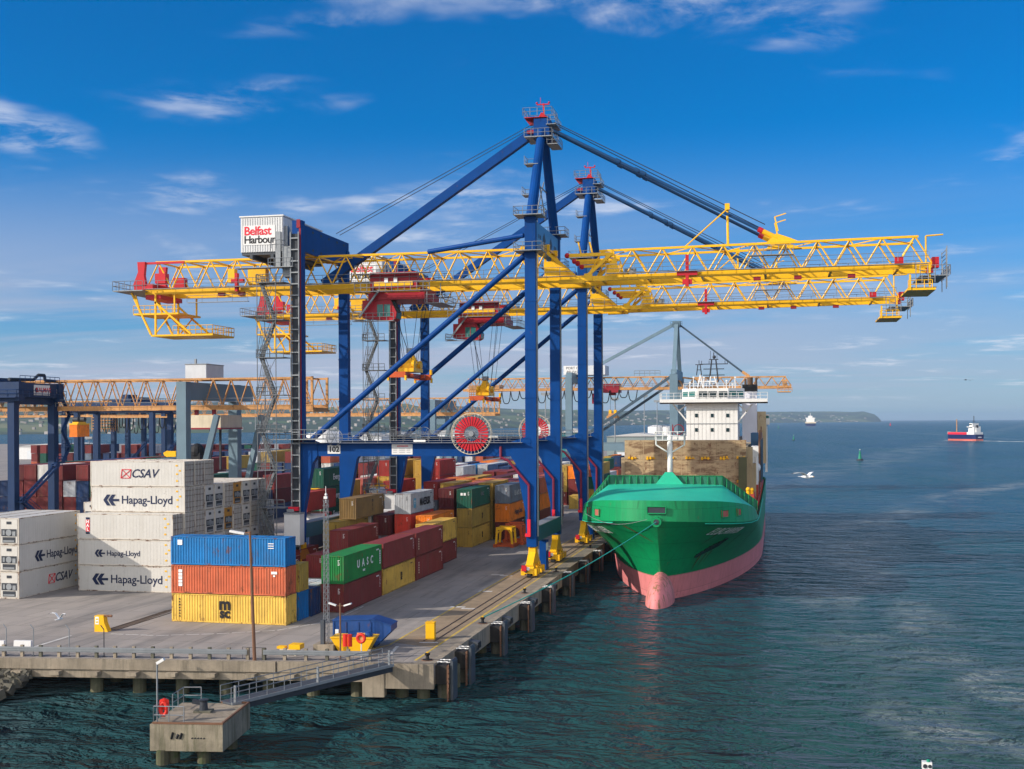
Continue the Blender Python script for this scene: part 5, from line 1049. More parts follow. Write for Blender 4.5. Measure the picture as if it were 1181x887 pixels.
def container_meshes(L, H):
    if (L, H) in _cm: return _cm[L, H]
    h, w = L / 2, 1.22; s = MB()
    for o in (-1, 1): corrugate(s, 'x', o * (w - .02), o, -h + .1, h - .1, .14, H - .08)
    corrugate(s, 'y', -(h - .03), -1, -w + .1, w - .1, .14, H - .08, .25)
    n = int(L / .62)
    for k in range(n): y = -h + .1 + (L - .2) * k / n; s.box(-w + .08, w - .08, y + .05, y + (L - .2) / n - .05, H - .06, H - .015 - (k % 2) * .012)
    s.box(-w + .06, w - .06, -h + .06, h - .06, H - .12, H - .05)
    f = MB()
    for a in (-1, 1):
        for b in (-1, 1):
            f.box(a * w - .07 * (a > 0) * 2, a * w + .07 * (a < 0) * 2, b * h - .15 * (b > 0), b * h + .15 * (b < 0), .118, H - .118)
            for z in (0, H - .118): f.box(a * w - .16 * (a > 0), a * w + .16 * (a < 0), b * h - .178 * (b > 0), b * h + .178 * (b < 0), z, z + .118)
        f.box(a * w - .06 * (a > 0), a * w + .06 * (a < 0), -h + .18, h - .18, .03, .16); f.box(a * w - .06 * (a > 0), a * w + .06 * (a < 0), -h + .18, h - .18, H - .09, H - .012)
    for b in (-1, 1):
        for z in (.03, H - .11): f.box(-w + .17, w - .17, b * h - .09 * (b > 0), b * h + .09 * (b < 0), z, z + .11)
    d = MB(); d.box(-w + .14, -.02, h - .08, h - .03, .16, H - .13).box(.02, w - .14, h - .08, h - .03, .16, H - .13)
    for x in (-.85, -.35, .35, .85): d.tube((x, h + .0, .18), (x, h + .0, H - .15), .03, 6); d.box(x - .1, x + .1, h - .03, h + .03, .95, 1.05)
    al = MB(); 
    for q in (s, f, d): al.f += [tuple(i + len(al.v) for i in fc) for fc in q.f]; al.v += q.v
    r = (s.mesh('corrugated_body', M_['box']), f.mesh('frame', M_['boxframe']), d.mesh('door_end', M_['box']), al.mesh('container', M_['box'])); _cm[L, H] = r; return r
def container(x, y, z, col, label, L=12.19, H=2.9, rz=0.0, group=None, parts=True):
    c = CC[col]; j = rnd.uniform(.88, 1.12); c = tuple(min(.9, q * j) for q in c); s, f, d, al = container_meshes(L, H)
    if not parts:
        return tag(link('shipping_container', al, None, (x, y, z), (0, 0, rz), c), label, 'container', group)
    t = thing('shipping_container', label, 'container', (x, y, z), rz, group); t.color = (*c, 1)
    link('corrugated_body', s, t, color=c); link('frame', f, t, color=c); link('door_end', d, t, color=c); return t
K, N_, Wt = 'inkblack', 'ink', 'inkwhite'
def side_text(t, s, size, m, y=0.0, z=1.45, bold=0.01, shear=0.0, space=1.0):           # on the +x long side
    return text(s, size, M_[m], t, (1.235, y, z), SIDE, bold, shear, space)
def stacked_text(t, y, z, x=1.235, rot=SIDE, size=1.0, m=K):                            # the two-line mark
    text('m', 1.45 * size, M_[m], t, (x, y, z + .38 * size) if rot is SIDE else (y, x, z + .38 * size), rot, .06 * size); text('sc', 1.2 * size, M_[m], t, (x, y, z - .42 * size) if rot is SIDE else (y, x, z - .42 * size), rot, .05 * size)
def vert_text(t, s, size, m, y, z0, dz):
    for k, ch in enumerate(s): text(ch, size, M_[m], t, (1.235, y, z0 - k * dz), SIDE, .02)
LV = {1: ['standing alone'], 2: ['bottom', 'top'], 3: ['bottom', 'middle', 'top'], 4: ['bottom', 'second', 'third', 'top'], 5: ['bottom', 'second', 'third', 'fourth', 'top']}
_cd = {}
def code_mesh(L, H, ink):                    # illegibly small registration marks on the side and the end
    if (L, H, ink) not in _cd:
        m = MB(); h = L / 2; r = random.Random(9)
        for k in range(9): m.box(1.228, 1.236, h - .75, h - .75 + r.uniform(.08, .2), H - .6 - k * .14, H - .53 - k * .14)
        for k in range(7): m.box(1.228, 1.236, h - 1.9 + k * .13, h - 1.82 + k * .13, H - .5, H - .36)
        for k in range(5): m.box(.55, .55 + r.uniform(.12, .3), -h + .012, -h + .022, H - .5 - k * .12, H - .455 - k * .12)
        _cd[L, H, ink] = m.mesh('code_marks', M_[ink])
    return _cd[L, H, ink]
def stack(xr, y0, cols, where, L=12.19, H=2.95, skip=0, group=None):
    out = []
    for k, c in enumerate(cols):
        if c is None: continue
        lab = CW[c] + ' container, ' + (LV[len(cols)][k] + ' of ' if len(cols) > 1 else '') + where
        t = container(xr - 1.22, y0 + L / 2, k * (H + .03) + .004, c, lab, L, H, group=group or 'containers in the quayside rows')
        link('code_marks', code_mesh(L, H, Wt if c not in ('mustard', 'ochre', 'white', 'grey') else K), t); out.append(t)
    return out
# front stack, long sides to the camera (doors to the right)
def front_stacks():
    H = 2.78; rz = R(-90) - R(1.6)
    mx, my = -52.35, 111.0
    names = ['yellow container with black two line mark, bottom of the front three high stack', 'brick red container in the middle of the front three high stack', 'bright blue container with rust streaks on top of the front stack']
    for k, c in enumerate(('mustard', 'brick', 'blue')):
        t = container(mx - k * .03, my, k * (H + .03) + .004, c, names[k], 12.19, H, rz, 'front stacks by the open yard')
        if c == 'mustard': t.color = (.62, .40, .07, 1)
        for ch in t.children: ch.color = {'mustard': (.66, .42, .075, 1), 'brick': (.50, .115, .05, 1), 'blue': (.008, .16, .42, 1)}[c]
        if k == 0: stacked_text(t, -.35, 1.42, 1.235, SIDE, 1.12); vert = 0
        m = MB()
        if k == 0: [m.box(1.225, 1.24, -5.3 + i * .0, -5.15, .5 + i * .28, .62 + i * .28) for i in range(7)]; m.build('marking', M_[K], t)
        if k == 1: [m.box(1.225, 1.24, -5.3, -4.9, .7 + i * .34, .98 + i * .34) for i in range(5)]; m.box(1.225, 1.24, 4.6, 5.2, 2.1, 2.35).box(1.225, 1.24, 4.8, 5.0, 1.85, 2.0); m.build('marking', M_[Wt], t)
        if k == 2: m.box(1.225, 1.24, -5.35, -4.85, 1.95, 2.45); m.build('marking', M_[Wt], t); m = MB(); [m.box(1.225, 1.24, 4.3, 4.9, 1.75 + i * .22, 1.83 + i * .22) for i in range(3)]; m.build('marking', M_[Wt], t)
    for k, (c, lb) in enumerate((('blue', 'bright blue container under the ochre one behind the front stack'), ('ochre', 'ochre container stacked behind the front three high stack'))):
        container(mx + .12, my + 2.75, k * (H + .03) + .004, c, lb, 12.19, H, R(-90), 'front stacks by the open yard')
    container(mx + .35, my + 5.4, .004, 'navy', 'navy blue container on the ground behind the ochre and blue pair', 12.19, H, R(-90), 'front stacks by the open yard')
    container(mx - .2, my + 8.0, .004, 'white', 'white topped container on the ground between navy container and green one', 12.19, H, R(-90), 'front stacks by the open yard')
    container(mx - .1, my + 10.6, .004, 'grey', 'pale grey container on the ground beside the white topped one', 12.19, H, R(-90), 'front stacks by the open yard')
front_stacks()
# white refrigerated containers
def reefer_meshes(L=12.19, H=2.99):
    h, w = L / 2, 1.22; s = MB(); s.box(-w + .02, w - .02, -h + .03, h - .03, .12, H - .04)
    n = int(L / .42)
    for k in range(1, n): y = -h + L * k / n; s.box(-w + .012, -w + .021, y - .012, y + .012, .2, H - .2).box(w - .021, w - .012, y - .012, y + .012, .2, H - .2)
    f = MB()
    for a in (-1, 1):
        for b in (-1, 1): f.box(a * w - .1 * (a > 0), a * w + .1 * (a < 0), b * h - .12 * (b > 0), b * h + .12 * (b < 0), 0, H)
        for z in (.0, H - .13): f.box(a * w - .05 * (a > 0), a * w + .05 * (a < 0), -h + .12, h - .12, z + .02, z + .13)
    for b in (-1, 1):
        for z in (.02, H - .12): f.box(-w + .1, w - .1, b * h - .08 * (b > 0), b * h + .08 * (b < 0), z, z + .1)
    d = MB(); d.box(-w + .12, -.02, h - .03, h + .0, .16, H - .14).box(.02, w - .12, h - .03, h, .16, H - .14)
    dg = MB()
    for x in (-.95, -.6, -.18, .18, .6, .95): dg.tube((x, h + .04, .16), (x, h + .04, H - .14), .035, 6); [dg.box(x - .12, x + .12, h + .0, h + .07, z, z + .09) for z in (.5, 1.15, 1.9, 2.5)]
    u = MB(); u.box(-1.05, 1.05, -h - .015, -h + .05, .16, H - .15)
    g = MB(); g.box(-.8, .8, -h - .05, -h - .015, .25, .85).box(-.95, .95, -h - .05, -h - .015, .95, 1.75).box(-.3, .3, -h - .05, -h - .015, 2.3, 2.6)
    fan = MB(); fan.tube((0, -h - .10, 1.35), (0, -h - .05, 1.35), .36, 16).box(-.75, -.5, -h - .09, -h - .05, 1.1, 1.6).box(.45, .85, -h - .09, -h - .05, 1.0, 1.5).box(-.7, .7, -h - .08, -h - .05, .32, .5)
    return [m.mesh(nm, mt) for m, nm, mt in ((s, 'panel_body', M_['reefer']), (f, 'frame', M_['reeferframe']), (d, 'door_end', M_['reefer']), (dg, 'locking_bars', M_['galvrust']), (u, 'refrigeration_unit', M_['reefer']), (g, 'unit_grille', M_['dark']), (fan, 'unit_fan', M_['galv']))]
M_['galvrust'] = paint('rusty_locking_bars', (.22, .19, .17), .6, .25, 1.0, rust=.6)
RM = reefer_meshes()
def reefer(x, y, z, label, rz=0.0, unit=True, tint=None, group='stacked white refrigerated containers'):
    t = thing('refrigerated_container', label, 'container', (x, y, z), rz, group)
    link('panel_body', RM[0], t); link('frame', RM[1], t); d = link('door_end', RM[2], t); link('locking_bars', RM[3], d)
    u = link('refrigeration_unit', RM[4], t); link('unit_grille', RM[5], u); link('unit_fan', RM[6], u)
    m = MB()
    for y_, z_ in ((5.1, 2.5), (5.5, 1.9), (5.15, 1.5), (5.15, .7)): m.box(1.226, 1.236, y_ - .13, y_ + .13, z_ - .1, z_ + .08)
    m.build('warning_labels', M_['yellow'], t); return t
def hapag(t, s=1.0, y=0.0, z=1.4, sx=1.225):
    text('Hapag-Lloyd', 1.3 * s, M_[N_], t, (sx, y + 1.5 * s, z), SIDE, .012 * s, 0, .97)
    a = MB()
    for o in (0, .62): 
        for sg in (1, -1): a.sections([[(sx, y + (-3.35 + o + dy) * s, z + zz * s) for dy, zz in ((-.55, 0), (-.1, 0), (.35, .62 * sg), (-.1, .62 * sg))], [(sx + .02, y + (-3.35 + o + dy) * s, z + zz * s) for dy, zz in ((-.55, 0), (-.1, 0), (.35, .62 * sg), (-.1, .62 * sg))]])
    a.box(sx, sx + .02, y - 2.8 * s, y - 1.95 * s, z - .13 * s, z + .13 * s); a.build('arrow_mark', M_[N_], t)
def csav(t, y=0.0, z=1.5, sx=1.225):
    text('CSAV', 1.4, M_[N_], t, (sx, y + 1.5, z), SIDE, .02, .3); e = MB(); b = .06
    q = [(-1.5, -.5), (-.3, -.5), (-.15, .52), (-1.35, .52)]
    for p0, p1 in ((0, 1), (1, 2), (2, 3), (3, 0), (0, 2), (1, 3)): e.bar((sx + .01, y + q[p0][0], z + q[p0][1]), (sx + .01, y + q[p1][0], z + q[p1][1]), b, b)
    e.build('envelope_mark', M_['inkred'], t)
def white_block():
    H = 3.02; rz = R(-90); x0, y0 = -74.1, 128.3 + 1.22
    hs = [3, 5, 5, 5, 4, 4, 4, 4, 4, 4, 3]; rr = random.Random(2); od = ['front', 'second', 'third', 'fourth', 'fifth', 'sixth', 'seventh', 'eighth', 'ninth', 'tenth', 'rearmost']
    for k, hgt in enumerate(hs):
        for l_ in range(hgt):
            x = x0 + (.02 * k if k else 0) + rr.uniform(-.05, .05) + (.12 if k else 0); flip = k >= 3 and rr.random() < .6 and l_ < 4
            special = (k, l_) in ((6, 3), (5, 2)); r_ = rz + (math.pi if flip or special else 0)
            lab = {(0, 0): 'white reefer container with large lettering, bottom of the front row', (0, 1): 'white reefer container with small lettering in the front row', (0, 2): 'white reefer container with red vertical strip, top of the front row', (1, 3): 'white reefer container with arrow mark, fourth up in the second row', (1, 4): 'white reefer container with red envelope mark, top of the tall stack'}.get((k, l_), f'white reefer container, {LV[hgt][l_]} of the {od[k]} row in the white block')
            t = reefer(x, y0 + k * 2.55, l_ * H + .004, lab, r_)
            if special:
                for ch in t.children:
                    if ch.name.startswith('refrigeration'): ch.data = ochre_unit
            if k == 0 and l_ == 0: hapag(t, 1.05, -.2)
            if k == 0 and l_ == 1: hapag(t, .68, -1.3)
            if k == 0 and l_ == 2:
                m = MB(); m.box(1.225, 1.24, -5.0, -4.5, .9, 2.25); p = m.build('strip_mark', M_['inkred'], t); m = MB(); m.box(1.225, 1.24, -5.0, -4.5, .62, .85).box(1.225, 1.24, -5.0, -4.5, 2.3, 2.55); m.build('strip_ends', M_[N_], t)
                for i, ch in enumerate('HAL'): text(ch, .5, M_[Wt], p, (1.25, -4.75, 2.02 - i * .44), SIDE, .02)
            if k == 1 and l_ == 3: hapag(t, 1.05, -.35)
            if k == 1 and l_ == 4: csav(t, -.6)
_u = MB(); _u.box(-1.05, 1.05, -6.12, -6.04, .16, 2.85); ochre_unit = _u.mesh('refrigeration_unit', paint('ochre_reefer_unit', (.42, .20, .03), .5, .2, 1.0, dirt=.3))
white_block()
def left_reefers():
    for l_ in range(3):
        t = reefer(-84.05, 120.8 + 6.1, l_ * 3.02 + .004, ['white reefer container with red envelope mark, bottom of the left edge stack', 'white reefer container with arrow mark, middle of the left edge stack', 'plain white reefer container on top of the left edge stack'][l_])
        if l_ == 0: csav(t, 1.0)
        if l_ == 1: hapag(t, 1.0, .8)
    for k in range(2):
        for l_ in range(3): reefer(-86.6 - k * 2.55, 121 + 6.1, l_ * 3.02 + .004, f'white reefer container, {LV[3][l_]} of the {["second", "third"][k]} column at the left edge')
    t = reefer(-91.0, 149 + 6.1, 2 * 2.95 + .004, 'small looking reefer end between the left edge stack and the white block')
    for l_ in range(2): container(-91.0, 149 + 6.1, l_ * 2.95 + .004, 'navy', f'navy container under the lone reefer, {["ground level", "second level"][l_]}', group='containers in the rear yard')
left_reefers()
# quayside rows, long axis along the quay
def quay_rows():
    a = stack(-43.5, 118.0, ['maroon', 'green'], 'the pair nearest the lattice mast', H=2.9); side_text(a[1], 'UASC', 1.15, Wt, .5, 1.55, .025, 0, 2.3); side_text(a[1], 'UASC', .3, Wt, .1, .75)
    m = MB(); [m.box(1.235, 1.25, 5.3, 5.6, .8 + i * .26, 1.0 + i * .26) for i in range(6)]; m.build('marking', M_[Wt], a[1])
    a = stack(-43.5, 130.8, ['mustard', 'maroon'], 'the pair next beyond the bright green container', H=2.9); stacked_text(a[0], .6, 1.45, size=.62)
    a = stack(-43.5, 143.6, ['maroon', 'maroon'], 'the all maroon pair at the quay roadway', H=2.9)
    for t in a: m = MB(); [m.box(1.235, 1.25, -5.2, -4.95, .8 + i * .3, 1.0 + i * .3) for i in range(5)]; m.build('marking', M_['cream'], t)
    stack(-45.0, 156.3, ['maroon', 'mustard'], 'the pair behind the all maroon pair', H=2.9)
    stack(-48.9, 169.3, ['maroon', 'orange'], 'the pair in front of the dark green topped stack')
    stack(-55.6, 143.9, ['maroon'], 'on the ground left of the bright green one', H=2.9); stack(-58.5, 131.0, ['darkmaroon'], 'on the ground beside the wagon rail', H=2.9); stack(-61.2, 144.0, ['maroon'], 'on the ground nearest the blue landside leg', H=2.9)
    stack(-53.6, 146.9, [None, 'maroon'], 'two under the ochre roofed one', H=2.85); stack(-53.6, 146.9, ['steel'], 'beneath the upper maroon one', H=2.85)
    stack(-58.6, 157.4, ['ochre', 'ochre'], 'the pair left of the upper maroon container'); stack(-55.4, 169.3, ['steel', 'darkmaroon'], 'the pair with white letters before the grey container')
    stack(-58.2, 169.3, ['navy', 'white'], 'the pair with a pale roof')
    a = stack(-52.4, 170.2, ['maroon', 'scarlet', 'grey'], 'the stack topped by pale grey', H=3.0); side_text(a[2], 'MAERSK', 1.55, K, 1.4, 1.45, .05); m = MB(); m.box(1.225, 1.238, -4.6, -3.4, .8, 2.2); m.build('blue_square', M_['skyblue'], a[2]); text('*', 1.4, M_[Wt], a[2], (1.245, -4.0, 1.35), SIDE, .04)
    a = stack(-46.4, 183.0, ['mustard', 'ochre', 'darkgreen'], 'the stack topped by dark green', H=3.0)
    for t in a[:2]: stacked_text(t, .6, 1.5, size=.62)
    m = MB(); m.box(-.6, -.25, -6.12, -6.09, 2.0, 2.4).box(-.1, .25, -6.12, -6.09, 2.0, 2.4); m.build('placards', M_[Wt], a[2]); side_text(a[2], 'UASC', .8, 'galv', .8, 1.9)
    a = stack(-42.95, 194.4, ['darkmaroon', 'orange', 'steel'], 'the stack beside the yellow spreader frames', H=3.0); side_text(a[2], 'UASC', 1.15, Wt, .5, 1.5, .025, 0, 2.3); side_text(a[1], 'Hapag-Lloyd', 1.2, N_, 1.0, 1.4, .02)
    stack(-49.6, 184.0, ['navy', 'maroon', 'darkmaroon'], 'the stack left of the dark green top', H=3.0)
    stack(-56.5, 199.0, ['maroon', 'steel', 'red'], 'the stack with a yellow placard', H=3.1); stack(-53.1, 197.5, ['maroon', 'ochre', 'mustard'], 'the stack between red and dark maroon tops', H=3.05)
    stack(-49.6, 197.0, ['maroon', 'navy', 'pink'], 'the stack with a pink roof', H=3.0); a = stack(-46.2, 196.2, ['ochre', 'ochre', 'mustard'], 'the tall all yellow stack', H=3.1)
    a = stack(-42.9, 207.6, ['teal', 'darkgreen', 'maroon'], 'the stack seen between the blue waterside legs', H=3.0); side_text(a[1], 'U A S C', 1.05, Wt, .3, 1.5, .02)
    stack(-42.9, 220.6, ['maroon', 'orange', 'brick'], 'the stack behind the far waterside leg', H=3.0); stack(-43.0, 234, ['maroon', 'maroon', 'pink'], 'the stack by the second crane near leg', H=3.0)
    stack(-45.3, 279.4, ['darkmaroon', 'maroon', 'orange'], 'the orange topped stack beyond the second crane', H=3.0); stack(-48.0, 279.4, ['maroon', 'ochre', 'ochre'], 'the stack left of the orange top', H=3.0); stack(-50.8, 279.4, ['maroon', 'maroon', 'maroon'], 'the maroon stack two left of the orange top', H=3.0)
    a = stack(-43.0, 267.0, ['ochre'], 'low on the roadway edge below the orange top', H=2.95, L=6.06); stacked_text(a[0], .6, 1.45, size=.55)
    a = stack(-71.2, 184.0, ['darkgreen'] * 4, 'the dark green stack with white script', H=3.0)
    for t in a[1:]: side_text(t, 'Evergreen', 1.35, Wt, 1.0, 1.5, .02)
    m = MB(); m.box(-1.22, 1.22, -6.14, -6.1, 2.75, 2.9); m.build('yellow_bar', M_['yellow'], a[2]); m = MB(); m.box(-.9, -.5, -6.14, -6.1, 2.2, 2.6).box(.5, .9, -6.14, -6.1, 2.2, 2.6); m.build('placards', M_[Wt], a[2])
    a = stack(-57.5, 161.0, [None, None, 'brown'], 'a three high stack beside the blue leg', H=2.95); vert_text(a[0], 'msc', .8, K, 1.0, 2.3, .65); stack(-57.5, 161.0, ['ochre', 'ochre'], 'the pair below the brown one', H=2.95) if False else None
    stack(-60.9, 170.6, ['maroon', 'ochre'], 'the pair carrying the brown container row')
    for k, c in enumerate(('ochre', 'maroon')): container(-58.72, 161.0 + 6.1, k * 2.98 + .004 + 0.0, c, f'{CW[c]} container under the brown one, {["ground level", "second level"][k]}', group='containers in the quayside rows') if False else None
    stack(-73.2, 223.8, ['maroon', 'navy', 'mustard', 'red'], 'the stack behind the stair tower of the second crane', H=3.0); a = stack(-70.6, 225.0, ['maroon', 'ochre', 'mustard', 'mustard'], 'the yellow stack beside the second lift guide', H=3.0)
    a = stack(-66.5, 226.0, ['ochre', 'ochre', 'mustard', 'mustard'], 'the stack with black vertical marks', H=3.0)
    for t in a[2:]: vert_text(t, 'msc', .85, K, -.5, 2.25, .62)
    stack(-64.0, 227.0, ['maroon', 'maroon', 'red', 'red'], 'the red stack next to the black marked yellow stack', H=3.0)
    stack(-68.0, 212.0, ['ochre', 'brown', 'red'], 'the stack with red top behind the tank', H=2.9)
M_['skyblue'] = paint('pale_blue_letter_paint', (.10, .38, .55), .5, .05, 1.0)
quay_rows()
def tank_container(x, y, z, label, frame, L=6.06, axis='y'):
    t = thing('tank_container', label, 'tank container', (x, y, z), 0 if axis == 'y' else R(90), 'tank containers'); h = L / 2
    b = MB(); n = 20; prof = [(-h + .25, .35), (-h + .4, .75), (-h + .7, 1.02), (h - .7, 1.02), (h - .4, .75), (h - .25, .35)]
    b.sections([[(r * math.cos(2 * math.pi * k / n), yy, 1.35 + r * math.sin(2 * math.pi * k / n)) for k in range(n)] for yy, r in prof]); b.build('tank_barrel', M_['white'], t, smooth=False)
    f = MB()
    for s in (-1, 1):
        c = [(-1.16, s * (h - .07), .07), (1.16, s * (h - .07), .07), (1.16, s * (h - .07), 2.5), (-1.16, s * (h - .07), 2.5)]
        for p, q in zip(c, c[1:] + c[:1]): f.bar(p, q, .14)
        for p, q in ((c[0], c[2]), (c[1], c[3])): pass
        for p in c: f.bar(p, (p[0] * .6, p[1], 1.35 + (p[2] - 1.35) * .6), .1)
    for sx in (-1, 1):
        for z_ in (.07, 2.5): f.bar((sx * 1.16, -h, z_), (sx * 1.16, h, z_), .12)
    f.build('frame', frame, t); m = MB(); m.lathe([(.3, 0), (.3, .02), (0, .021)], 4).build('red_diamond', M_['inkred'], t, (0, -h + .22, 1.35), (R(90), 0, 0)); return t
tank_container(-67.5, 199.4, 6.0, 'white tank in a yellow frame above grey containers', M_['yellow'])
for k, c in enumerate(('steel', 'steel')): container(-67.5, 199.4, k * 2.95 + .004, c, f'slate grey short container under the yellow framed tank, {["ground level", "second level"][k]}', 6.06, 2.9, group='containers in the rear yard')
tank_container(-69.5, 174.0, 3.4, 'white tank lying crosswise under the plain red container', M_['darkred'], 6.06, 'x')
container(-70.2, 177.6, 6.1, 'red', 'plain red container resting above the crosswise white tank', 12.19, 2.9, group='containers in the rear yard')
container(-69.5, 176.6, .5, 'navy', 'navy container beneath the crosswise white tank', 12.19, 2.85, group='containers in the rear yard')
def spreader_frame(x, y, m, label):
    t = thing('spreader_frame', label, 'frame', (x, y, .004), 0, 'spare spreader frames on the quay'); f = MB(); f2 = MB()
    for sy in (-1.3, 1.3):
        f.bar((-1.3, sy, .3), (-1.1, sy, 2.9), .3).bar((1.3, sy, .3), (1.1, sy, 2.9), .3).bar((-1.25, sy, 2.9), (1.25, sy, 2.9), .4)
        f.bar((-1.0, sy, 2.2), (-.5, sy, 2.85), .15).bar((1.0, sy, 2.2), (.5, sy, 2.85), .15)
    f.bar((-1.1, -1.3, 2.9), (-1.1, 1.3, 2.9), .25).bar((1.1, -1.3, 2.9), (1.1, 1.3, 2.9), .25); f.build('upper_frame', m, t)
    for s in (-1, 1): f2.bar((s * 1.35, -1.9, .25), (s * 1.35, 1.9, .25), .5); f2.bar((-1.35, s * 1.5, .25), (1.35, s * 1.5, .25), .3)
    f2.build('base_frame', M_['orangered'], t)
spreader_frame(-41.6, 185.6, M_['yellow'], 'yellow portal frame with red feet standing by the ochre stack')
spreader_frame(-40.9, 189.8, M_['orangered'], 'rust red portal frame standing behind the yellow one'); spreader_frame(-41.8, 193.2, M_['orangered'], 'farthest rust red portal frame beside the dark maroon container')
# rear yard: generated rows; only the boxes the camera or a step to its side can see are kept
FILL = []
def gen_fill():
    r = random.Random(11); pal = ['maroon'] * 7 + ['darkmaroon'] * 3 + ['red'] * 2 + ['brick'] * 2 + ['navy'] * 6 + ['blue'] * 2 + ['steel'] * 3 + ['grey'] * 3 + ['white'] * 4 + ['orange'] * 3 + ['ochre'] * 3 + ['mustard'] * 2 + ['darkgreen'] * 3 + ['teal'] + ['pink'] * 3 + ['scarlet']
    nav = ['navy'] * 7 + ['blue'] * 3 + ['white'] * 4 + ['grey'] * 3 + ['steel'] * 2 + ['maroon'] * 5 + ['ochre'] * 2 + ['orange']; mar = ['maroon'] * 9 + ['darkmaroon'] * 5 + ['navy'] * 5 + ['grey'] * 2 + ['steel'] * 2 + ['white'] * 2 + ['darkgreen'] * 2 + ['brick'] * 2 + ['ochre']
    def block(xs, ys, hf, where):
        pl = nav if where == 'far middle yard' else mar if where in ('left yard', 'yard behind the blue yard crane', 'rear left yard', 'farthest yard') else pal
        for j, y in enumerate(ys):
            for i, x in enumerate(xs):
                h = hf(i, j)
                for l_ in range(h): FILL.append((x, y + r.uniform(-.15, .15), l_, r.choice(pl), where, i, j))
    block([-56.2, -59.0], [212.5, 226, 239, 252, 265], lambda i, j: r.choice([2, 3, 3]), 'middle yard')
    block([-46.4, -49.1, -51.8], [211, 224, 237], lambda i, j: 3 if r.random() < .8 else 2, 'quayside yard')
    block([-53.6, -56.3, -59.0, -61.7, -67.4, -70.1, -72.8, -75.5, -78.2], [279, 292, 305, 318, 331, 345, 359], lambda i, j: r.choice([2, 3, 3, 3]), 'far middle yard')
    block([-43.2, -45.9, -48.6], [293, 306, 320, 335, 360, 374], lambda i, j: r.choice([2, 2, 3, 3]), 'far quayside yard')
    block([-76.0, -78.7, -81.4], [203, 216.5, 230, 243.5, 257], lambda i, j: r.choice([1, 2, 2, 3]), 'yard under the orange gantry')
    block([-100 - 2.7 * k for k in range(7)], [205, 218, 231, 244], lambda i, j: r.choice([2, 2, 3]), 'left yard')
    block([-122 - 2.7 * k for k in range(8)], [203, 216.5, 230, 243, 257], lambda i, j: r.choice([3, 4, 4]), 'yard behind the blue yard crane')
    block([-104 - 3.4 * k for k in range(16)], [300, 313, 326], lambda i, j: r.choice([3, 4, 4]), 'rear left yard')
    block([-92 - 3.6 * k for k in range(48)], [392, 405], lambda i, j: r.choice([3, 4, 4]), 'farthest yard')
gen_fill()
KEEP = {2,5,8,11,18,21,24,29,32,35,38,43,46,49,52,55,58,63,70,73,87,90,93,96,101,104,118,121,126,129,139,142,145,148,156,170,173,176,184,197,200,226,227,228,234,235,240,242,249,252,258,259,262,269,272,279,289,320,321,335,336,337,348,352,361,366,368,369,371,372,373,375,376,378,379,380,382,383,384,386,387,388,390,391,392,393,394,395,418,425,435,445,449,453,456,457,468,472,479,483,486,487,497,508,512,514,515,517,518,519,522,525,526,529,530,532,533,534,537,538,541,544,545,548,549,553,557,561,565,578,579,607,611,615,619,629,668,675,679,683,689,692,696,700,704,708,715,719,723,761,765,775,779,786,790,794,798,806,812,815,816,819,820,823,824,827,828,831,834,837,840,841,844,845,848,851,854,856,857,858,860,861,862,865,948,958,962,973,980,992,1000,1007,1020,1030,1037}
OD = ['first', 'second', 'third', 'fourth', 'fifth', 'sixth', 'seventh', 'eighth', 'ninth', 'tenth', 'eleventh', 'twelfth', 'thirteenth', 'fourteenth', 'fifteenth', 'sixteenth', 'seventeenth', 'eighteenth', 'nineteenth', 'twentieth'] + [d + '-' + q for d in ('twenty', 'thirty', 'forty') for q in ('one', 'two', 'three', 'four', 'five', 'six', 'seven', 'eight', 'nine', 'ten')]
for idx, (x, y, l_, c, where, i, j) in enumerate(FILL):
    if KEEP is not None and idx not in KEEP: continue
    container(x - 1.22, y + 6.1, l_ * 2.98 + .004, c, f'{CW[c]} container, {["ground level", "second level", "third level", "fourth level"][l_]}, {OD[i] if i < 20 else "far left " + OD[i]} column, {OD[j]} row, {where}', 12.19, 2.93, 0, 'containers in the rear yard', parts=False)['fill'] = idx
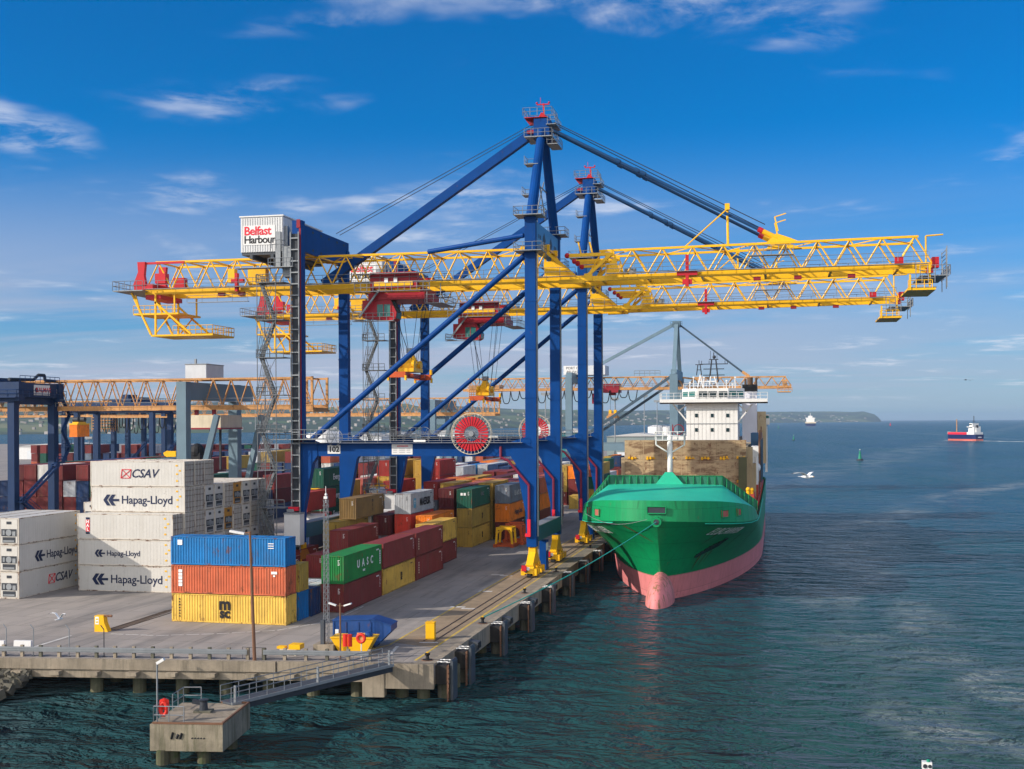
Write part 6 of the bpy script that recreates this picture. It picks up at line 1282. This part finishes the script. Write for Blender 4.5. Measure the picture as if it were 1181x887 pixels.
# ------------------------------------------------------------------ yard cranes and gantries
def make_rtg(x, y, label, span=23.5, wb=10.5, zb=22.8, zt=26.0, leg=1.15, sign=False, mat='blue', group='blue rubber tyred yard cranes'):
    root = thing('yard_gantry_crane', label, 'crane', (x, y, 0), 0, group); B = M_[mat]
    for ix, X in enumerate((0, -span)):
        for Y in (-wb / 2, wb / 2): MB().box(X - leg / 2, X + leg / 2, Y - leg * .55, Y + leg * .55, 1.6, zb + .2).build('leg', B, root)
        MB().box(X - .55, X + .55, -wb / 2 - 2, wb / 2 + 2, 1.2, 2.4).build('sill_beam', B, root)
        for Y in (-wb / 2, wb / 2): MB().tube((X - .4, Y - .9, .8), (X + .4, Y - .9, .8), .8, 16).tube((X - .4, Y + .9, .8), (X + .4, Y + .9, .8), .8, 16).build('wheels', M_['black'], root)
        MB().box(X - .5, X + .5, -wb / 2 - .6, wb / 2 + .6, zb - .2, zb + .9).build('end_tie', B, root)
    for Y in (-wb / 2, wb / 2): MB().box(-span - 1.5, 1.5, Y - .75, Y + .75, zb + .25, zt).build('main_girder', B, root)
    w = MB(); w.rail([(-span - 1.5, -wb / 2 - 1.5, zb + .9), (1.6, -wb / 2 - 1.5, zb + .9), (1.6, wb / 2 + 1.3, zb + .9)], 1.1, 1.6, .05); w.box(-span - 1.5, 1.5, -wb / 2 - 1.6, -wb / 2 - .8, zb + .8, zb + .9); w.rail([(1.2, -wb / 2, zt), (1.2, wb / 2, zt)], 1.0, 1.4, .05)
    w.build('walkway', M_['navyrail'], root)
    MB().box(-12, -6, -wb / 2 - 1, wb / 2 + 1, zt + .05, zt + .9).box(-11, -9, -2.5, 2.5, zt + .9, zt + 2.2).build('trolley', B, root)
    st = MB()
    for k, (y0, y1, z0, z1) in enumerate(((wb / 2 - .8, -wb / 2 + .6, 2.4, 7.6), (-wb / 2 + .6, wb / 2 - .8, 7.6, 12.8), (wb / 2 - 1.6, wb / 2 - .6, 12.8, 13.2))):
        st.bar((.75, y0, z0), (.75, y1, z1), .12, .4).bar((1.55, y0, z0), (1.55, y1, z1), .12, .4); st.tube((1.55, y0, z0 + 1.1), (1.55, y1, z1 + 1.1), .05, 5).tube((1.55, y0, z0 + .6), (1.55, y1, z1 + .6), .04, 5)
        st.box(.7, 1.6, y1 - .8, y1 + .8, z1 - .05, z1 + .05); st.rail([(1.6, y1 - .8, z1), (1.6, y1 + .8, z1)], 1.1, .8, .05)
        for i in range(12): f = (i + .5) / 12; q = y0 + (y1 - y0) * f; st.box(.75, 1.55, q - .14, q + .14, z0 + (z1 - z0) * f, z0 + (z1 - z0) * f + .06)
    for k in range(4): st.bar((.8 + .5, wb / 2 + .6, 13.2 + k * 2.6), (.8 + .5, wb / 2 + 2.6, 15.8 + k * 2.6), .5, .25) if k % 2 == 0 else st.bar((1.3, wb / 2 + 2.6, 13.2 + k * 2.6), (1.3, wb / 2 + .6, 15.8 + k * 2.6), .5, .25)
    st.rail([(1.3, wb / 2 + .6, 15.8), (1.3, wb / 2 + 3.2, 15.8)], 1.1, .8, .05).rail([(1.3, wb / 2 + .6, 21), (1.3, wb / 2 + 3.2, 21)], 1.1, .8, .05); st.box(.8, 1.8, wb / 2 + .5, wb / 2 + 3.2, 15.7, 15.8).box(.8, 1.8, wb / 2 + .5, wb / 2 + 3.2, 20.9, 21)
    st.build('stairs', M_['navyrail'], root)
    if sign:
        MB().box(.55, 1.3, -wb / 2 - .6, wb / 2 + .6, zb + .9, zt - .1).build('side_box', B, root)
        s = MB().box(1.32, 1.38, -1.9, 2.3, zb + 1.25, zb + 2.85).build('sign_panel', M_['white'], root); text('KALMAR', 1.05, M_['inkred'], s, (1.40, .55, zb + 2.05), SIDE, .012, 0, 1.0); MB().tube((1.385, -1.3, zb + 2.05), (1.40, -1.3, zb + 2.05), .4, 14).build('round_mark', M_['inkblack'], s)
        n = MB(); [n.box(1.31, 1.34, 4.2 + k * .3, 4.35 + k * .3, zb + 1.6, zb + 2.3) for k in range(3)]; n.build('number_marks', M_['galv'], root)
        MB().path([(0, -wb / 2 - 1, zt + .4), (0, 0, zt + .5), (.2, 1.0, zt + 1.3), (.2, 2.6, zt + 1.3), (.2, 2.8, zt + .5), (0, wb / 2 + 2.5, zt + .4)], .25, 8).build('exhaust_pipe', M_['dark'], root)
    return root
M_['navyrail'] = paint('navy_railing_paint', (.008, .035, .12), .5, .1, .5)
M_['navyblue'] = paint('dark_crane_blue_paint', (.001, .022, .080), .5, .1, .3, dirt=.15)
make_rtg(-114.5, 171.0, 'large blue yard crane with a white sign panel at the left edge', sign=True, mat='navyblue')
for k, (pa, Y, lb) in enumerate(((186.5, 318, 'blue yard crane standing right of the hanging orange container'), (157, 372, 'smaller blue yard crane behind the hanging cables'), (199, 352, 'blue yard crane partly behind the grey gantry leg'))):
    p = atY(pa, 500, Y); make_rtg(p.x, Y, lb, span=23.5, zb=22.6, zt=25.6, leg=1.3, mat='navyblue')
def hanging_box():
    p = atY(89.5, 504, 306); z = p.z
    container(p.x, 306 + 1, z, 'orange', 'orange container hanging from a yellow spreader over the left yard', 6.06, 3.4, R(0), 'containers lifted in the air')
    t = thing('container_spreader', 'yellow spreader with two dark winches holding the orange container', 'spreader', (p.x, 307, z + 3.4)); MB().box(-1.3, 1.3, -3.1, 3.1, .0, .4).box(-.9, .9, -2, 2, .4, .8).build('frame', M_['yellow'], t)
    for s in (-1.6, 1.6): MB().tube((-.8, s, 1.5), (.8, s, 1.5), .7, 12).build('winch', M_['dark'], t)
    r = MB(); [r.tube((x, y, .5), (x, y, 6.5), .04, 4) for x in (-.9, .9) for y in (-1.6, 1.6)]; r.build('hoist_ropes', M_['dark'], t)
hanging_box()
def orange_gantry(xl, xr, yc, zb, zt, lx, legy, label, hy=3.2, n=34, s=1.0, hoist=None, house=True, grp='old orange lattice gantries'):
    root = thing('lattice_gantry', label, 'gantry crane', (lx, yc, 0), 0, grp); O, S = M_['orange'], M_['slate']
    t = MB(); truss(t, xl - lx, xr - lx, zb, zt, hy, n, .7, .2)
    for q in (-hy, hy): t.bar((xr - lx, q, zb - .4), (xr - lx, q, zt + .2), .35); t.bar((xr - lx - 3.4, q, zb), (xr - lx - 3.4, q, zt), .3)
    t.bar((xr - lx, -hy, zb - .3), (xr - lx, hy, zb - .3), .3).box(xr - lx - 3.6, xr - lx + .3, -hy - .3, hy + .3, zb - .75, zb - .45); t.bar((xr - lx - 3, -hy, zt), (xr - lx + .2, -hy, zt), .3).bar((xr - lx - 3, hy, zt), (xr - lx + .2, hy, zt), .3)
    t.build('lattice_girder', O, root)
    for q in (-legy, legy):
        MB().box(-.8 * s, .8 * s, q - .8, q + .8, 0, zt - .6).build('leg', S, root); MB().bar((5.2, q * .92, zb - 1.2), (1.0, q * .98, 4), .95, .8).build('leg_strut', S, root)
        MB().box(-1.2, 1.2, q - 2.4, q + 2.4, 0, 1.4).build('bogie', M_['yellow'], root)
    MB().box(-.78, .78, -legy + .8, legy + 5.5, zt - 3.4, zt - .65).build('cross_beam', S, root)
    w = MB(); w.rail([(xl - lx, -hy - 1.0, zb + .3), (xr - lx, -hy - 1.0, zb + .3)], 1.1, 2.4, .04); w.build('walkway', M_['galv'], root)
    if house: MB().box(-3.4, .2, -1.8, 4.4, zt + .2, zt + 2.4).build('machinery_house', M_['cladgrey'], root); MB().box(-3.5, .3, -1.9, 4.5, zt + 2.4, zt + 2.5).bar((-2, -1, zt + 2.5), (-2, -1, zt + 3.3), .3).build('house_roof', M_['galv'], root)
    if hoist is not None:
        x = hoist - lx; h = MB(); h.box(x - 2.6, x + 3.0, -3.2, 4.6, zb - 3.2, zb - 1.2); h.build('hoist_house', M_['cream'], root); MB().box(x - 2.7, x + 3.1, -3.3, 4.7, zb - 3.45, zb - 3.2).box(x - 1.8, x - 1.3, -2.5, -2, zb - 1.2, zb).box(x + 1.2, x + 1.7, -2.5, -2, zb - 1.2, zb).build('hoist_frame', M_['darkred'], root)
        MB().box(x - 1, x - .7, 1, 1.3, 12, zb - 3.4).box(x + .7, x + 1, 1, 1.3, 12, zb - 3.4).build('hoist_ropes', M_['dark'], root)
    return root
M_['cladgrey'] = paint('grey_white_cladding', (.55, .57, .60), .5, .06, .5, dirt=.12)
orange_gantry(-196, -70.2, 180.0, 22.0, 26.5, -88.8, 9.0, 'nearest old orange lattice gantry on slate grey portal legs', n=42, hoist=-88.5)
g2 = orange_gantry(-250, -81, 350.0, 22.0, 26.6, -98.0, 9.0, 'farther old orange lattice gantry with hanging cable loops', n=46, house=False)
def festoon(root, x0, x1, y, z, n, drop):
    m = MB()
    for k in range(n):
        a, b = x0 + (x1 - x0) * k / n, x0 + (x1 - x0) * (k + 1) / n; d = drop * (.8 + .2 * math.sin(k * 1.7)); pts = [(a + (b - a) * t, y, z - d * (1 - (2 * t - 1) ** 4)) for t in [i / 12 for i in range(13)]]
        m.path(pts, .14, 4)
    m.build('festoon_cables', M_['black'], root)
festoon(g2, atY(150, 482, 347).x + 98, atY(204, 482, 347).x + 98, -4, 21.4, 9, 5.0); festoon(g2, atY(120, 482, 347).x + 98, atY(150, 482, 347).x + 98, -4, 21.4, 9, 4.8)
MB().box(atY(130, 480, 347).x + 98, -98 + 98 + 10, -4.3, -3.7, 21.3, 21.7).rail([(atY(108, 480, 347).x + 98, -4, 17), (atY(130, 480, 347).x + 98, -4, 17), (atY(130, 480, 347).x + 98, 0, 17)], 4.4, 1.2, .12, 4).build('cable_cage', M_['orange'], g2)
MB().box(-10.2, -3.8, -3, 3, 19.0, 26.0).build('hoist_house', M_['slate'], g2) if False else MB().box(-4, 2, -3.3, 3.3, 18.8, 21.2).build('hoist_house', M_['slate'], g2)
def reach_loader():
    p = atY(250, 521, 215); t = thing('cargo_grab', 'yellow lifting beam with a dark motor hanging under the grey gantry', 'lifting gear', (p.x, 200, p.z))
    MB().box(-2.0, -.3, -.6, .6, -.5, .5).prism([(-2.6, -.3), (-2, -.6), (-2, .6), (-2.8, .2)], 'y', -.5, .5).build('beam', M_['yellow'], t); MB().box(-.3, 3.2, -.5, .5, -.3, .3).build('arm', paint('dull_olive_arm', (.16, .13, .04), .6, .2, 1.0), t)
    MB().ball((3.6, 0, .4), 1.3, 1.3, 1.5).box(2.8, 4.6, -1, 1, -3, .2).build('motor', M_['black'], t); MB().tube((1.5, 0, 0), (1.5, 0, 18.6 - p.z), .05, 5).build('rope', M_['dark'], t)
reach_loader()
# ------------------------------------------------------------------ the older crane beyond the ship's bridge
def far_crane():
    S, O = M_['slate'], M_['orange']; root = thing('ship_to_shore_crane', 'distant grey quay crane with an orange lattice boom beyond the ship bridge', 'crane', (-30.4, 380, 0))
    for s in (-1, 1):
        y = s * 12
        m = MB(); m.box(-1.2, 1.2, y - 1, y + 1, 3, 33.5); m.build('leg', S, root); m = MB(); m.box(-33, -31, y - 1, y + 1, 3, 33); m.build('leg', S, root)
        MB().bar((0, s * 12, 33.3), (0, s * 1.2, 49.5), 1.15).build('mast_leg', S, root); MB().box(-31, -1.2, y - .7, y + .7, 10.5, 12.6).build('portal_beam', S, root); MB().bar((-.6, y, 33), (-31, y, 12.5), .8).build('diagonal_brace', M_['slatedark'], root)
        for X in (0, -32): MB().box(X - 1, X + 1, y - 4, y + 4, .05, 2.6).build('wheel_bogie', M_['yellow'], root)
    MB().box(-.9, .9, -12, 12, 32.0, 35.0).build('mast_cross_beam', S, root); MB().box(-32.9, -31.1, -12, 12, 31.5, 34.5).build('rear_cross_beam', S, root)
    t = MB(); truss(t, -68, 2, 29.6, 33.2, 2.6, 18, .8, .28); truss(t, 3.5, 34.6, 29.6, 32.8, 2.6, 8, .8, .28); t.bar((3, -2.6, 29.8), (6, -2.6, 32.6), .4).bar((2, -2.6, 32.8), (8, -2.6, 32.0), .5); t.box(30.5, 34.5, -3, 3, 28.0, 28.3).rail([(30.5, -3, 28.2), (34.8, -3, 28.2)], 1.2, 1, .08); t.prism([(32, 30), (33.5, 30), (33.2, 31.8), (31.8, 32)], 'y', -2.7, -2.2)
    t.build('lattice_boom', O, root)
    w = MB(); w.rail([(-68, -3.4, 30), (34, -3.4, 30)], 1.1, 2.4, .06); w.rail([(-13, -2.6, 33.5), (-5, -2.6, 33.5)], 1.6, 1.5, .07); w.build('walkway', M_['galv'], root)
    for s in (-1, 1): MB().tube((.5, s * .8, 49.6), (21, s * 2.2, 33.6), .26, 8).build('forestay', M_['slatedark'], root); MB().bar((20, s * 2.2, 34.4), (22, s * 2.2, 33.0), .8).build('stay_anchor', O, root)
    MB().bar((-.5, 0, 49.6), (-31.5, 0, 33.5), .9).build('backstay', S, root)
    a = MB(); a.box(-1.2, 1.2, -1.6, 1.6, 48.6, 50.4).rail([(-1.8, -2, 49), (1.8, -2, 49)], 1.2, .9, .07); a.build('apex_head', S, root)
    x0, x1 = atY(650, 430, 376).x + 30.4, atY(698, 430, 376).x + 30.4
    mh = MB().box(x0, x1, -4, 5, 34.0, 36.9).build('machinery_house', M_['cladgrey'], root); sg = MB().box(x0 + .3, x0 + 6.2, -4.1, -4.02, 34.2, 36.8).build('sign_panel', M_['white'], mh)
    for i, s in enumerate(('PORT OF', 'BELFAST')): text(s, 1.15, M_['inkblack'], sg, (x0 + 3.2, -4.13, 36.1 - i * 1.2), FRONT, .0)
    tx = atY(706, 443, 378).x + 30.4; MB().box(tx - 3, tx + 2.4, -3, 3, 28.4, 31.2).box(tx - 6.4, tx - 4.4, -1.5, 1.5, 25.0, 28.2).box(tx - 1, tx + 1, -1, 1, 27.6, 28.4).build('trolley', M_['darkred'], root)
    festoon(root, -58, -12, -3.2, 29.2, 16, 4.0)
    cg = MB(); cg.rail([(-66, -2.8, 27), (-60, -2.8, 27)], 2.6, .8, .12, 3); cg.box(-66, -56, -3, 3, 29.9, 31.2) ; cg.build('cable_cage', O, root)
    t2 = thing('container_spreader', 'small orange spreader hanging from the distant grey crane', 'spreader', (tx - 30.4, 380, 20.4)); MB().box(-1.6, 1.6, -3, 3, 0, .8).box(-1.3, 1.3, -1.5, 1.5, .8, 1.5).build('frame', O, t2); MB().box(-1.2, -.4, -1, 1, 1.5, 2.6).box(.4, 1.2, -1, 1, 1.5, 2.6).build('headblock', M_['yellow'], t2)
    r = MB(); [r.tube((x, 0, 2.4), (x, 0, 7.4), .05, 4) for x in (-.8, .8)]; r.build('hoist_ropes', M_['dark'], t2)
M_['slatedark'] = paint('dark_slate_paint', (.05, .08, .11), .5, .1, .3)
far_crane()
# ------------------------------------------------------------------ far end of the port
def shed(pa, pb, ptop, Y, label, mat, depth=25, cat='warehouse'):
    a, b = atY(pa, 500, Y), atY(pb, 500, Y); zt = atY(pa, ptop, Y).z; w = b.x - a.x
    t = thing('warehouse', label, cat, (a.x, Y, 0)); MB().box(0, w, 0, depth, 0, zt - .8).build('wall', mat, t); MB().prism([(-.6, zt - .8), (w + .6, zt - .8), (w * .5, zt + .8)], 'y', -.5, depth + .5).build('roof', M_['roofgrey'], t)
    d = MB(); n = max(2, int(w / 14)); [d.box(w * (k + .35) / n, w * (k + .6) / n, -.12, 0, 0, min(5, zt * .6)) for k in range(n)]; d.build('door', M_['cladgrey'], t)
M_['roofgrey'] = paint('pale_shed_roof', (.42, .42, .42), .6, .1, .05); M_['tealwall'] = paint('teal_shed_wall', (.02, .15, .17), .6, .1, .1); M_['greywall'] = paint('grey_green_shed_wall', (.19, .23, .23), .6, .1, .1)
shed(648, 676, 496.5, 455, 'low teal warehouse seen between the blue crane legs', M_['tealwall'])
shed(700, 770, 501.5, 560, 'long grey green warehouse behind the blue containers', M_['greywall']); shed(775, 795, 503, 580, 'small grey warehouse beside the ship bridge', M_['greywall'])
shed(402, 440, 502, 620, 'distant pale warehouse right of the stair tower', M_['cladgrey']); shed(20, 86, 513.5, 600, 'long white roofed shed at the back of the left yard', M_['whitewall'], 40)
shed(500, 536, 497, 700, 'distant pale shed behind the red cable reel', M_['cladgrey']); shed(440, 470, 500, 760, 'distant grey shed behind the numbered beam', M_['greywall'])
def tank(px, ptop, Y, r, label):
    p = atY(px, 500, Y); z = atY(px, ptop, Y).z; t = thing('storage_tank', label, 'tank', (p.x, Y, 0)); MB().lathe([(r, 0), (r, z), (r * .5, z + r * .18), (.1, z + r * .22)], 24).build('shell', M_['white'], t); MB().rail([(r * math.cos(a), r * math.sin(a), z) for a in [k * .7 for k in range(10)]], 1, 2, .06).build('railing', M_['galv'], t)
for a in ((757.5, 492.5, 640, 4.6, 'white round storage tank by the far lamp mast'), (769, 493, 640, 3.6, 'smaller white storage tank right of the round one'), (631, 493, 780, 10, 'low white tank far behind the red reel'), (306.5, 512, 420, 2.6, 'slim white tank left of the stair tower'), (376, 499, 600, 6, 'broad white tank beside the blue landside leg'), (388, 499.5, 620, 5, 'white tank nearest the far blue leg'), (362, 502, 600, 5, 'short white tank in the distant tank group'), (683, 501, 430, 3.2, 'white domed tank between the blue legs')): tank(*a)
def lamp_mast(px, ptop, Y, label, z0=0):
    p, z = atY(px, 500, Y), atY(px, ptop, Y).z; t = thing('lamp_mast', label, 'lamp', (p.x, Y, z0), 0, 'tall yard lamp masts'); MB().tube((0, 0, 0), (0, 0, z), .28, 8, .16).build('pole', M_['galv'], t); MB().box(-1.6, 1.6, -.5, .5, z, z + .8).lathe([(1.3, z - .3), (1.3, z - .1), (0, z)], 8).build('lamp_ring', M_['galv'], t)
for a in ((743.4, 457.5, 560, 'tall lamp mast left of the ship bridge'), (758.2, 463.5, 600, 'lamp mast standing by the white round tank'), (709.5, 461, 480, 'lamp mast right of the hanging orange spreader'), (629.5, 455.5, 440, 'lamp mast above the second red reel'), (295, 458, 520, 'lattice like lamp mast behind the stair tower'), (103, 506, 430, 'short thin lamp mast under the hanging orange container')): lamp_mast(*a)
def truck(px, Y, label, col, z=0.0, n=1):
    p = atY(px, 500, Y); t = thing('truck', label, 'truck', (p.x, Y, .004)); MB().prism([(-2.4, .6), (2.4, .6), (2.4, 1.9), (2.0, 3.2), (-.2, 3.3), (-.2, 2.9), (-2.4, 2.9)], 'y', -1.2, 1.2).build('body', col, t); MB().box(1.2, 2.1, -1.23, 1.23, 2.0, 2.9).build('window', M_['glass'], t)
    for x in (-1.6, 1.6): MB().tube((x, -1.2, .5), (x, 1.2, .5), .5, 12).build('wheel', M_['black'], t)
for k in range(5): truck(418 + k * 11, 640 + k * 7, ['white truck parked leftmost in the far lorry row', 'second white truck in the far lorry row', 'white truck in the middle of the far lorry row', 'fourth white truck in the far lorry row', 'white truck parked rightmost in the far lorry row'][k], M_['white'])
for k in range(3): container(-52 - k * 5.5, 430, .004 + 0, ['navy', 'navy', 'blue'][k], ['navy container, left of the far blue row behind the ship', 'navy container in the far blue row behind the ship', 'bright blue container in the far blue row behind the ship'][2 - k], group='far blue containers', parts=False)
# ------------------------------------------------------------------ ships, buoys, birds
def coaster():
    p = atZ(1112, 508.2, SEA); rz = 2.15; S = 1.0; t = thing('cargo_ship', 'small red white and navy cargo ship steaming away on open water', 'ship', p, rz); t.scale = (.82, 1.1, 1.12)
    def hull(zs, k0): return [[(x, y * (1 + .04 * (z - 2)), z) for x, y in ((-28, -4.5), (-22, -6), (14, -6), (24, -3.6), (29 + .35 * z, 0), (24, 3.6), (14, 6), (-22, 6), (-28, 4.5))] for z in zs]
    MB().sections(hull((-2, 1.6), 0)).build('boot_topping', M_['pinkred'], t); MB().sections(hull((1.6, 5.8), 0)).build('hull', M_['navyhull'], t); MB().box(-12, 22, -4.9, 4.9, 5.8, 7.8).build('cargo_coaming', M_['inkred'], t)
    MB().box(-12, 22, -4.6, 4.6, 7.4, 8.0).box(20, 26, -3, 3, 4.6, 8.5).build('hatch_cover', M_['galv'], t); MB().box(-26, -13, -5.2, 5.2, 4.6, 8.0).box(-24, -14, -4, 4, 8, 12.6).box(-21, -14, -6, 6, 12.6, 13.2).box(-21, -15, -3.6, 3.6, 13.2, 16.2).box(-25, -22, -2, 2, 8, 12).build('superstructure', M_['shipwhite'], t)
    w = MB(); w.box(-20, -14.95, -3.65, 3.65, 14.3, 15.4); w.build('bridge_windows', M_['glass'], t); MB().tube((-18, 0, 16.2), (-18, 0, 23), .35, 8).box(-19, -17, -1.6, 1.6, 18, 18.3).build('mast', M_['dark'], t); MB().tube((13, 0, 8), (13, 0, 20), .5, 8).build('derrick', M_['orange'], t); MB().box(-24.5, -23, -1, 1, 12, 14.6).build('funnel', M_['dark'], t)
    MB().box(-28.3, -28.2, -2, 2, 3.0, 3.7).build('stern_name', M_['inkwhite'], t)
M_['pinkred'] = paint('red_antifouling', (.52, .13, .09), .5, .1, .2)
coaster()
def wakes():
    m, nt, n, l, b = new_mat('wake_foam'); b.inputs['Base Color'].default_value = (.72, .76, .78, 1); b.inputs['Roughness'].default_value = .8
    l.new(node_range(n, l, node_noise(n, l, coords(n, l, (.5, .12, 1), False), .35, 6, .7, .4), .40, .60), b.inputs['Alpha'])
    p = atZ(1112, 508.2, SEA); d = Vector((math.cos(2.15), math.sin(2.15), 0)); t = Vector((-d.y, d.x, 0)); r = random.Random(8); w = MB()
    st = [(32, 1.0), (26, 5), (10, 7.5), (-10, 8.0), (-27, 8.5), (-50, 8), (-80, 10), (-120, 12), (-170, 13), (-230, 10)]
    L = [(p + d * a + t * (k + r.uniform(-1, 1)) + Vector((0, 0, .03)), p + d * a - t * (k + r.uniform(-1, 1)) + Vector((0, 0, .03))) for a, k in st]
    for (a, c), (e, f) in zip(L, L[1:]): w.quad([a, e, f, c])
    tag(w.build('wake_foam', m), 'white foam around and behind the small cargo ship', 'foam', kind='stuff')
wakes()
def far_ship():
    p = atZ(935.5, 491.5, SEA); k = p.y / 1400; t = thing('cargo_ship', 'tiny distant cargo ship coming head on below the headland', 'ship', p); t.scale = (k * .9,) * 3
    MB().sections([[(x * w, y, z) for x, y in ((-6, 0), (6, 0), (6, 40), (-6, 40))] for z, w in ((0, .9), (3.5, 1.05))]).build('hull', M_['navyhull'], t); MB().box(-6.2, 6.2, -1, 40, 3.5, 5.2).build('topsides', M_['cream'], t); MB().box(-5, 5, 25, 38, 5.2, 9.5).box(-6, 6, 25, 30, 9.5, 10.6).box(-2.6, 2.6, 26, 32, 10.6, 13).build('superstructure', M_['shipwhite'], t); MB().tube((0, 28, 13), (0, 28, 16.5), .3, 6).build('mast', M_['white'], t)
far_ship()
def buoy(px, py, label, s, m='buoygreen'):
    p = atZ(px, py, SEA); t = thing('navigation_buoy', label, 'buoy', p, 0, 'navigation buoys'); t.scale = (s,) * 3
    MB().lathe([(1.6, -.8), (1.9, .2), (1.6, .8), (0, .9)], 16).build('float', M_['dark'], t); c = MB(); c.lathe([(1.0, .8), (.62, 3.4), (.5, 3.5), (.5, 4.6), (0.05, 5.6)], 10); c.build('tower', M_[m], t); MB().ball((0, 0, 5.9), .25).build('lantern', M_['white'], t)
buoy(992, 531, 'nearest dark green conical buoy on the open water', 1.0); buoy(915.5, 508, 'small green buoy between the bird and the headland', 1.0); buoy(898, 494.5, 'tiny pale green buoy beside the ship stern', 1.6); buoy(1027, 491.5, 'tiny red marked buoy near the horizon', 2.0, 'inkred')
def gull(p, rz, span, label, dy=0.35, dihedral=.3, tone='feather'):
    t = thing('seagull', label, 'bird', p, rz, 'gulls in flight'); h = span / 2
    b = MB(); n = 10; prof = [(-.34, .01), (-.24, .045), (-.1, .075), (.05, .085), (.16, .06), (.21, .045), (.26, .05), (.31, .04), (.335, .012)]
    secs = [[(x, r * math.cos(2 * math.pi * k / n), r * .9 * math.sin(2 * math.pi * k / n) + (.02 if x > .18 else 0)) for k in range(n)] for x, r in prof]; b.sections(secs)
    for s in (-1, 1):                                                          # wings grow out of the same body: inner raised, outer swept back
        L = [(0.10, -.08, .05, .04), (.06, -.12, .45, .04 + dihedral * .45), (-.05, -.16, .8, .04 + dihedral * .5), (-.20, -.24, 1.0, .04 + dihedral * .42)]
        b.sections([[(a, s * y * h, z), (c, s * y * h, z - .01), (c, s * y * h, z + .006), (a, s * y * h, z + .018)] for a, c, y, z in L])
    b.sections([[(-.30, -.03, .0), (-.30, .03, .0), (-.30, .03, .015), (-.30, -.03, .015)], [(-.44, -.08, .0), (-.44, .08, .0), (-.44, .08, .012), (-.44, -.08, .012)]])
    b.build('body', M_[tone], t); MB().tube((.33, 0, .02), (.39, 0, .005), .014, 6, .004).build('beak', M_['yellow'], t)
    wt = MB(); [wt.sections([[(-.185, s * h * .95, .045 + dihedral * .45), (-.245, s * h * .95, .04 + dihedral * .45), (-.245, s * h * .95, .055 + dihedral * .45), (-.185, s * h * .95, .065 + dihedral * .45)], [(-.25, s * h * 1.08, .03 + dihedral * .4), (-.27, s * h * 1.08, .03 + dihedral * .4), (-.27, s * h * 1.08, .04 + dihedral * .4), (-.25, s * h * 1.08, .04 + dihedral * .4)]]) for s in (-1, 1)]; wt.build('wing_tip', M_['dark'], t); t.scale = (1.15,) * 3
d = ray(931, 550); gull(Vector((0, 0, CAM_H)) + d * 62, R(-38), 1.35, 'white gull gliding low over the water beside the ship')
d = ray(69, 714); gull(Vector((0, 0, CAM_H)) + d * 96, R(80), 1.4, 'white gull with raised wings over the open concrete yard', dihedral=.75)
for k, (px, py) in enumerate(((1114, 438.3), (1119, 438.8))): d = ray(px, py); gull(Vector((0, 0, CAM_H)) + d * 330, R(20 + 60 * k), 1.4, ['left one of two tiny dark birds high over the far water', 'right one of two tiny dark birds high over the far water'][k], tone='dark')
def pier_light():
    p = atZ(1071, 884, -.1); t = thing('beacon_post', 'white lamp with twin lenses on a post rising from the water', 'beacon', (p.x, p.y, SEA))
    z = 2.55; MB().tube((0.12, 0, -3), (.12, 0, z), .09, 10).bar((.15, 0, z), (-.1, 0, z + .22), .14).build('post', M_['white'], t); MB().box(-.34, .18, -.2, .25, z + .2, z + .62).build('lamp_housing', M_['white'], t)
    MB().tube((-.2, -.24, z + .41), (-.2, -.2, z + .41), .12, 12).tube((.06, -.24, z + .41), (.06, -.2, z + .41), .1, 12).build('lens', M_['dark'], t); MB().lathe([(.11, z + .62), (.1, z + .74), (0, z + .77)], 10).build('top_lens', M_['buoygreen'], t)
pier_light()
# ------------------------------------------------------------------ haze: the air between the camera and the far shore
def haze():
    m = bpy.data.materials.new('haze'); m.use_nodes = True; nt = m.node_tree; nt.nodes.clear()
    o = nt.nodes.new('ShaderNodeOutputMaterial'); v = nt.nodes.new('ShaderNodeVolumePrincipled')
    v.inputs['Color'].default_value = (.60, .80, 1.0, 1); v.inputs['Density'].default_value = HAZE_D; v.inputs['Anisotropy'].default_value = .2
    nt.links.new(v.outputs[0], o.inputs['Volume'])
    tag(MB().box(-26000, 26000, -2500, 30000, SEA - 7.0, 150).build('haze', m), 'thin bluish haze over the water and the far shore', 'haze', kind='stuff')
HAZE_D = 5e-5
haze()
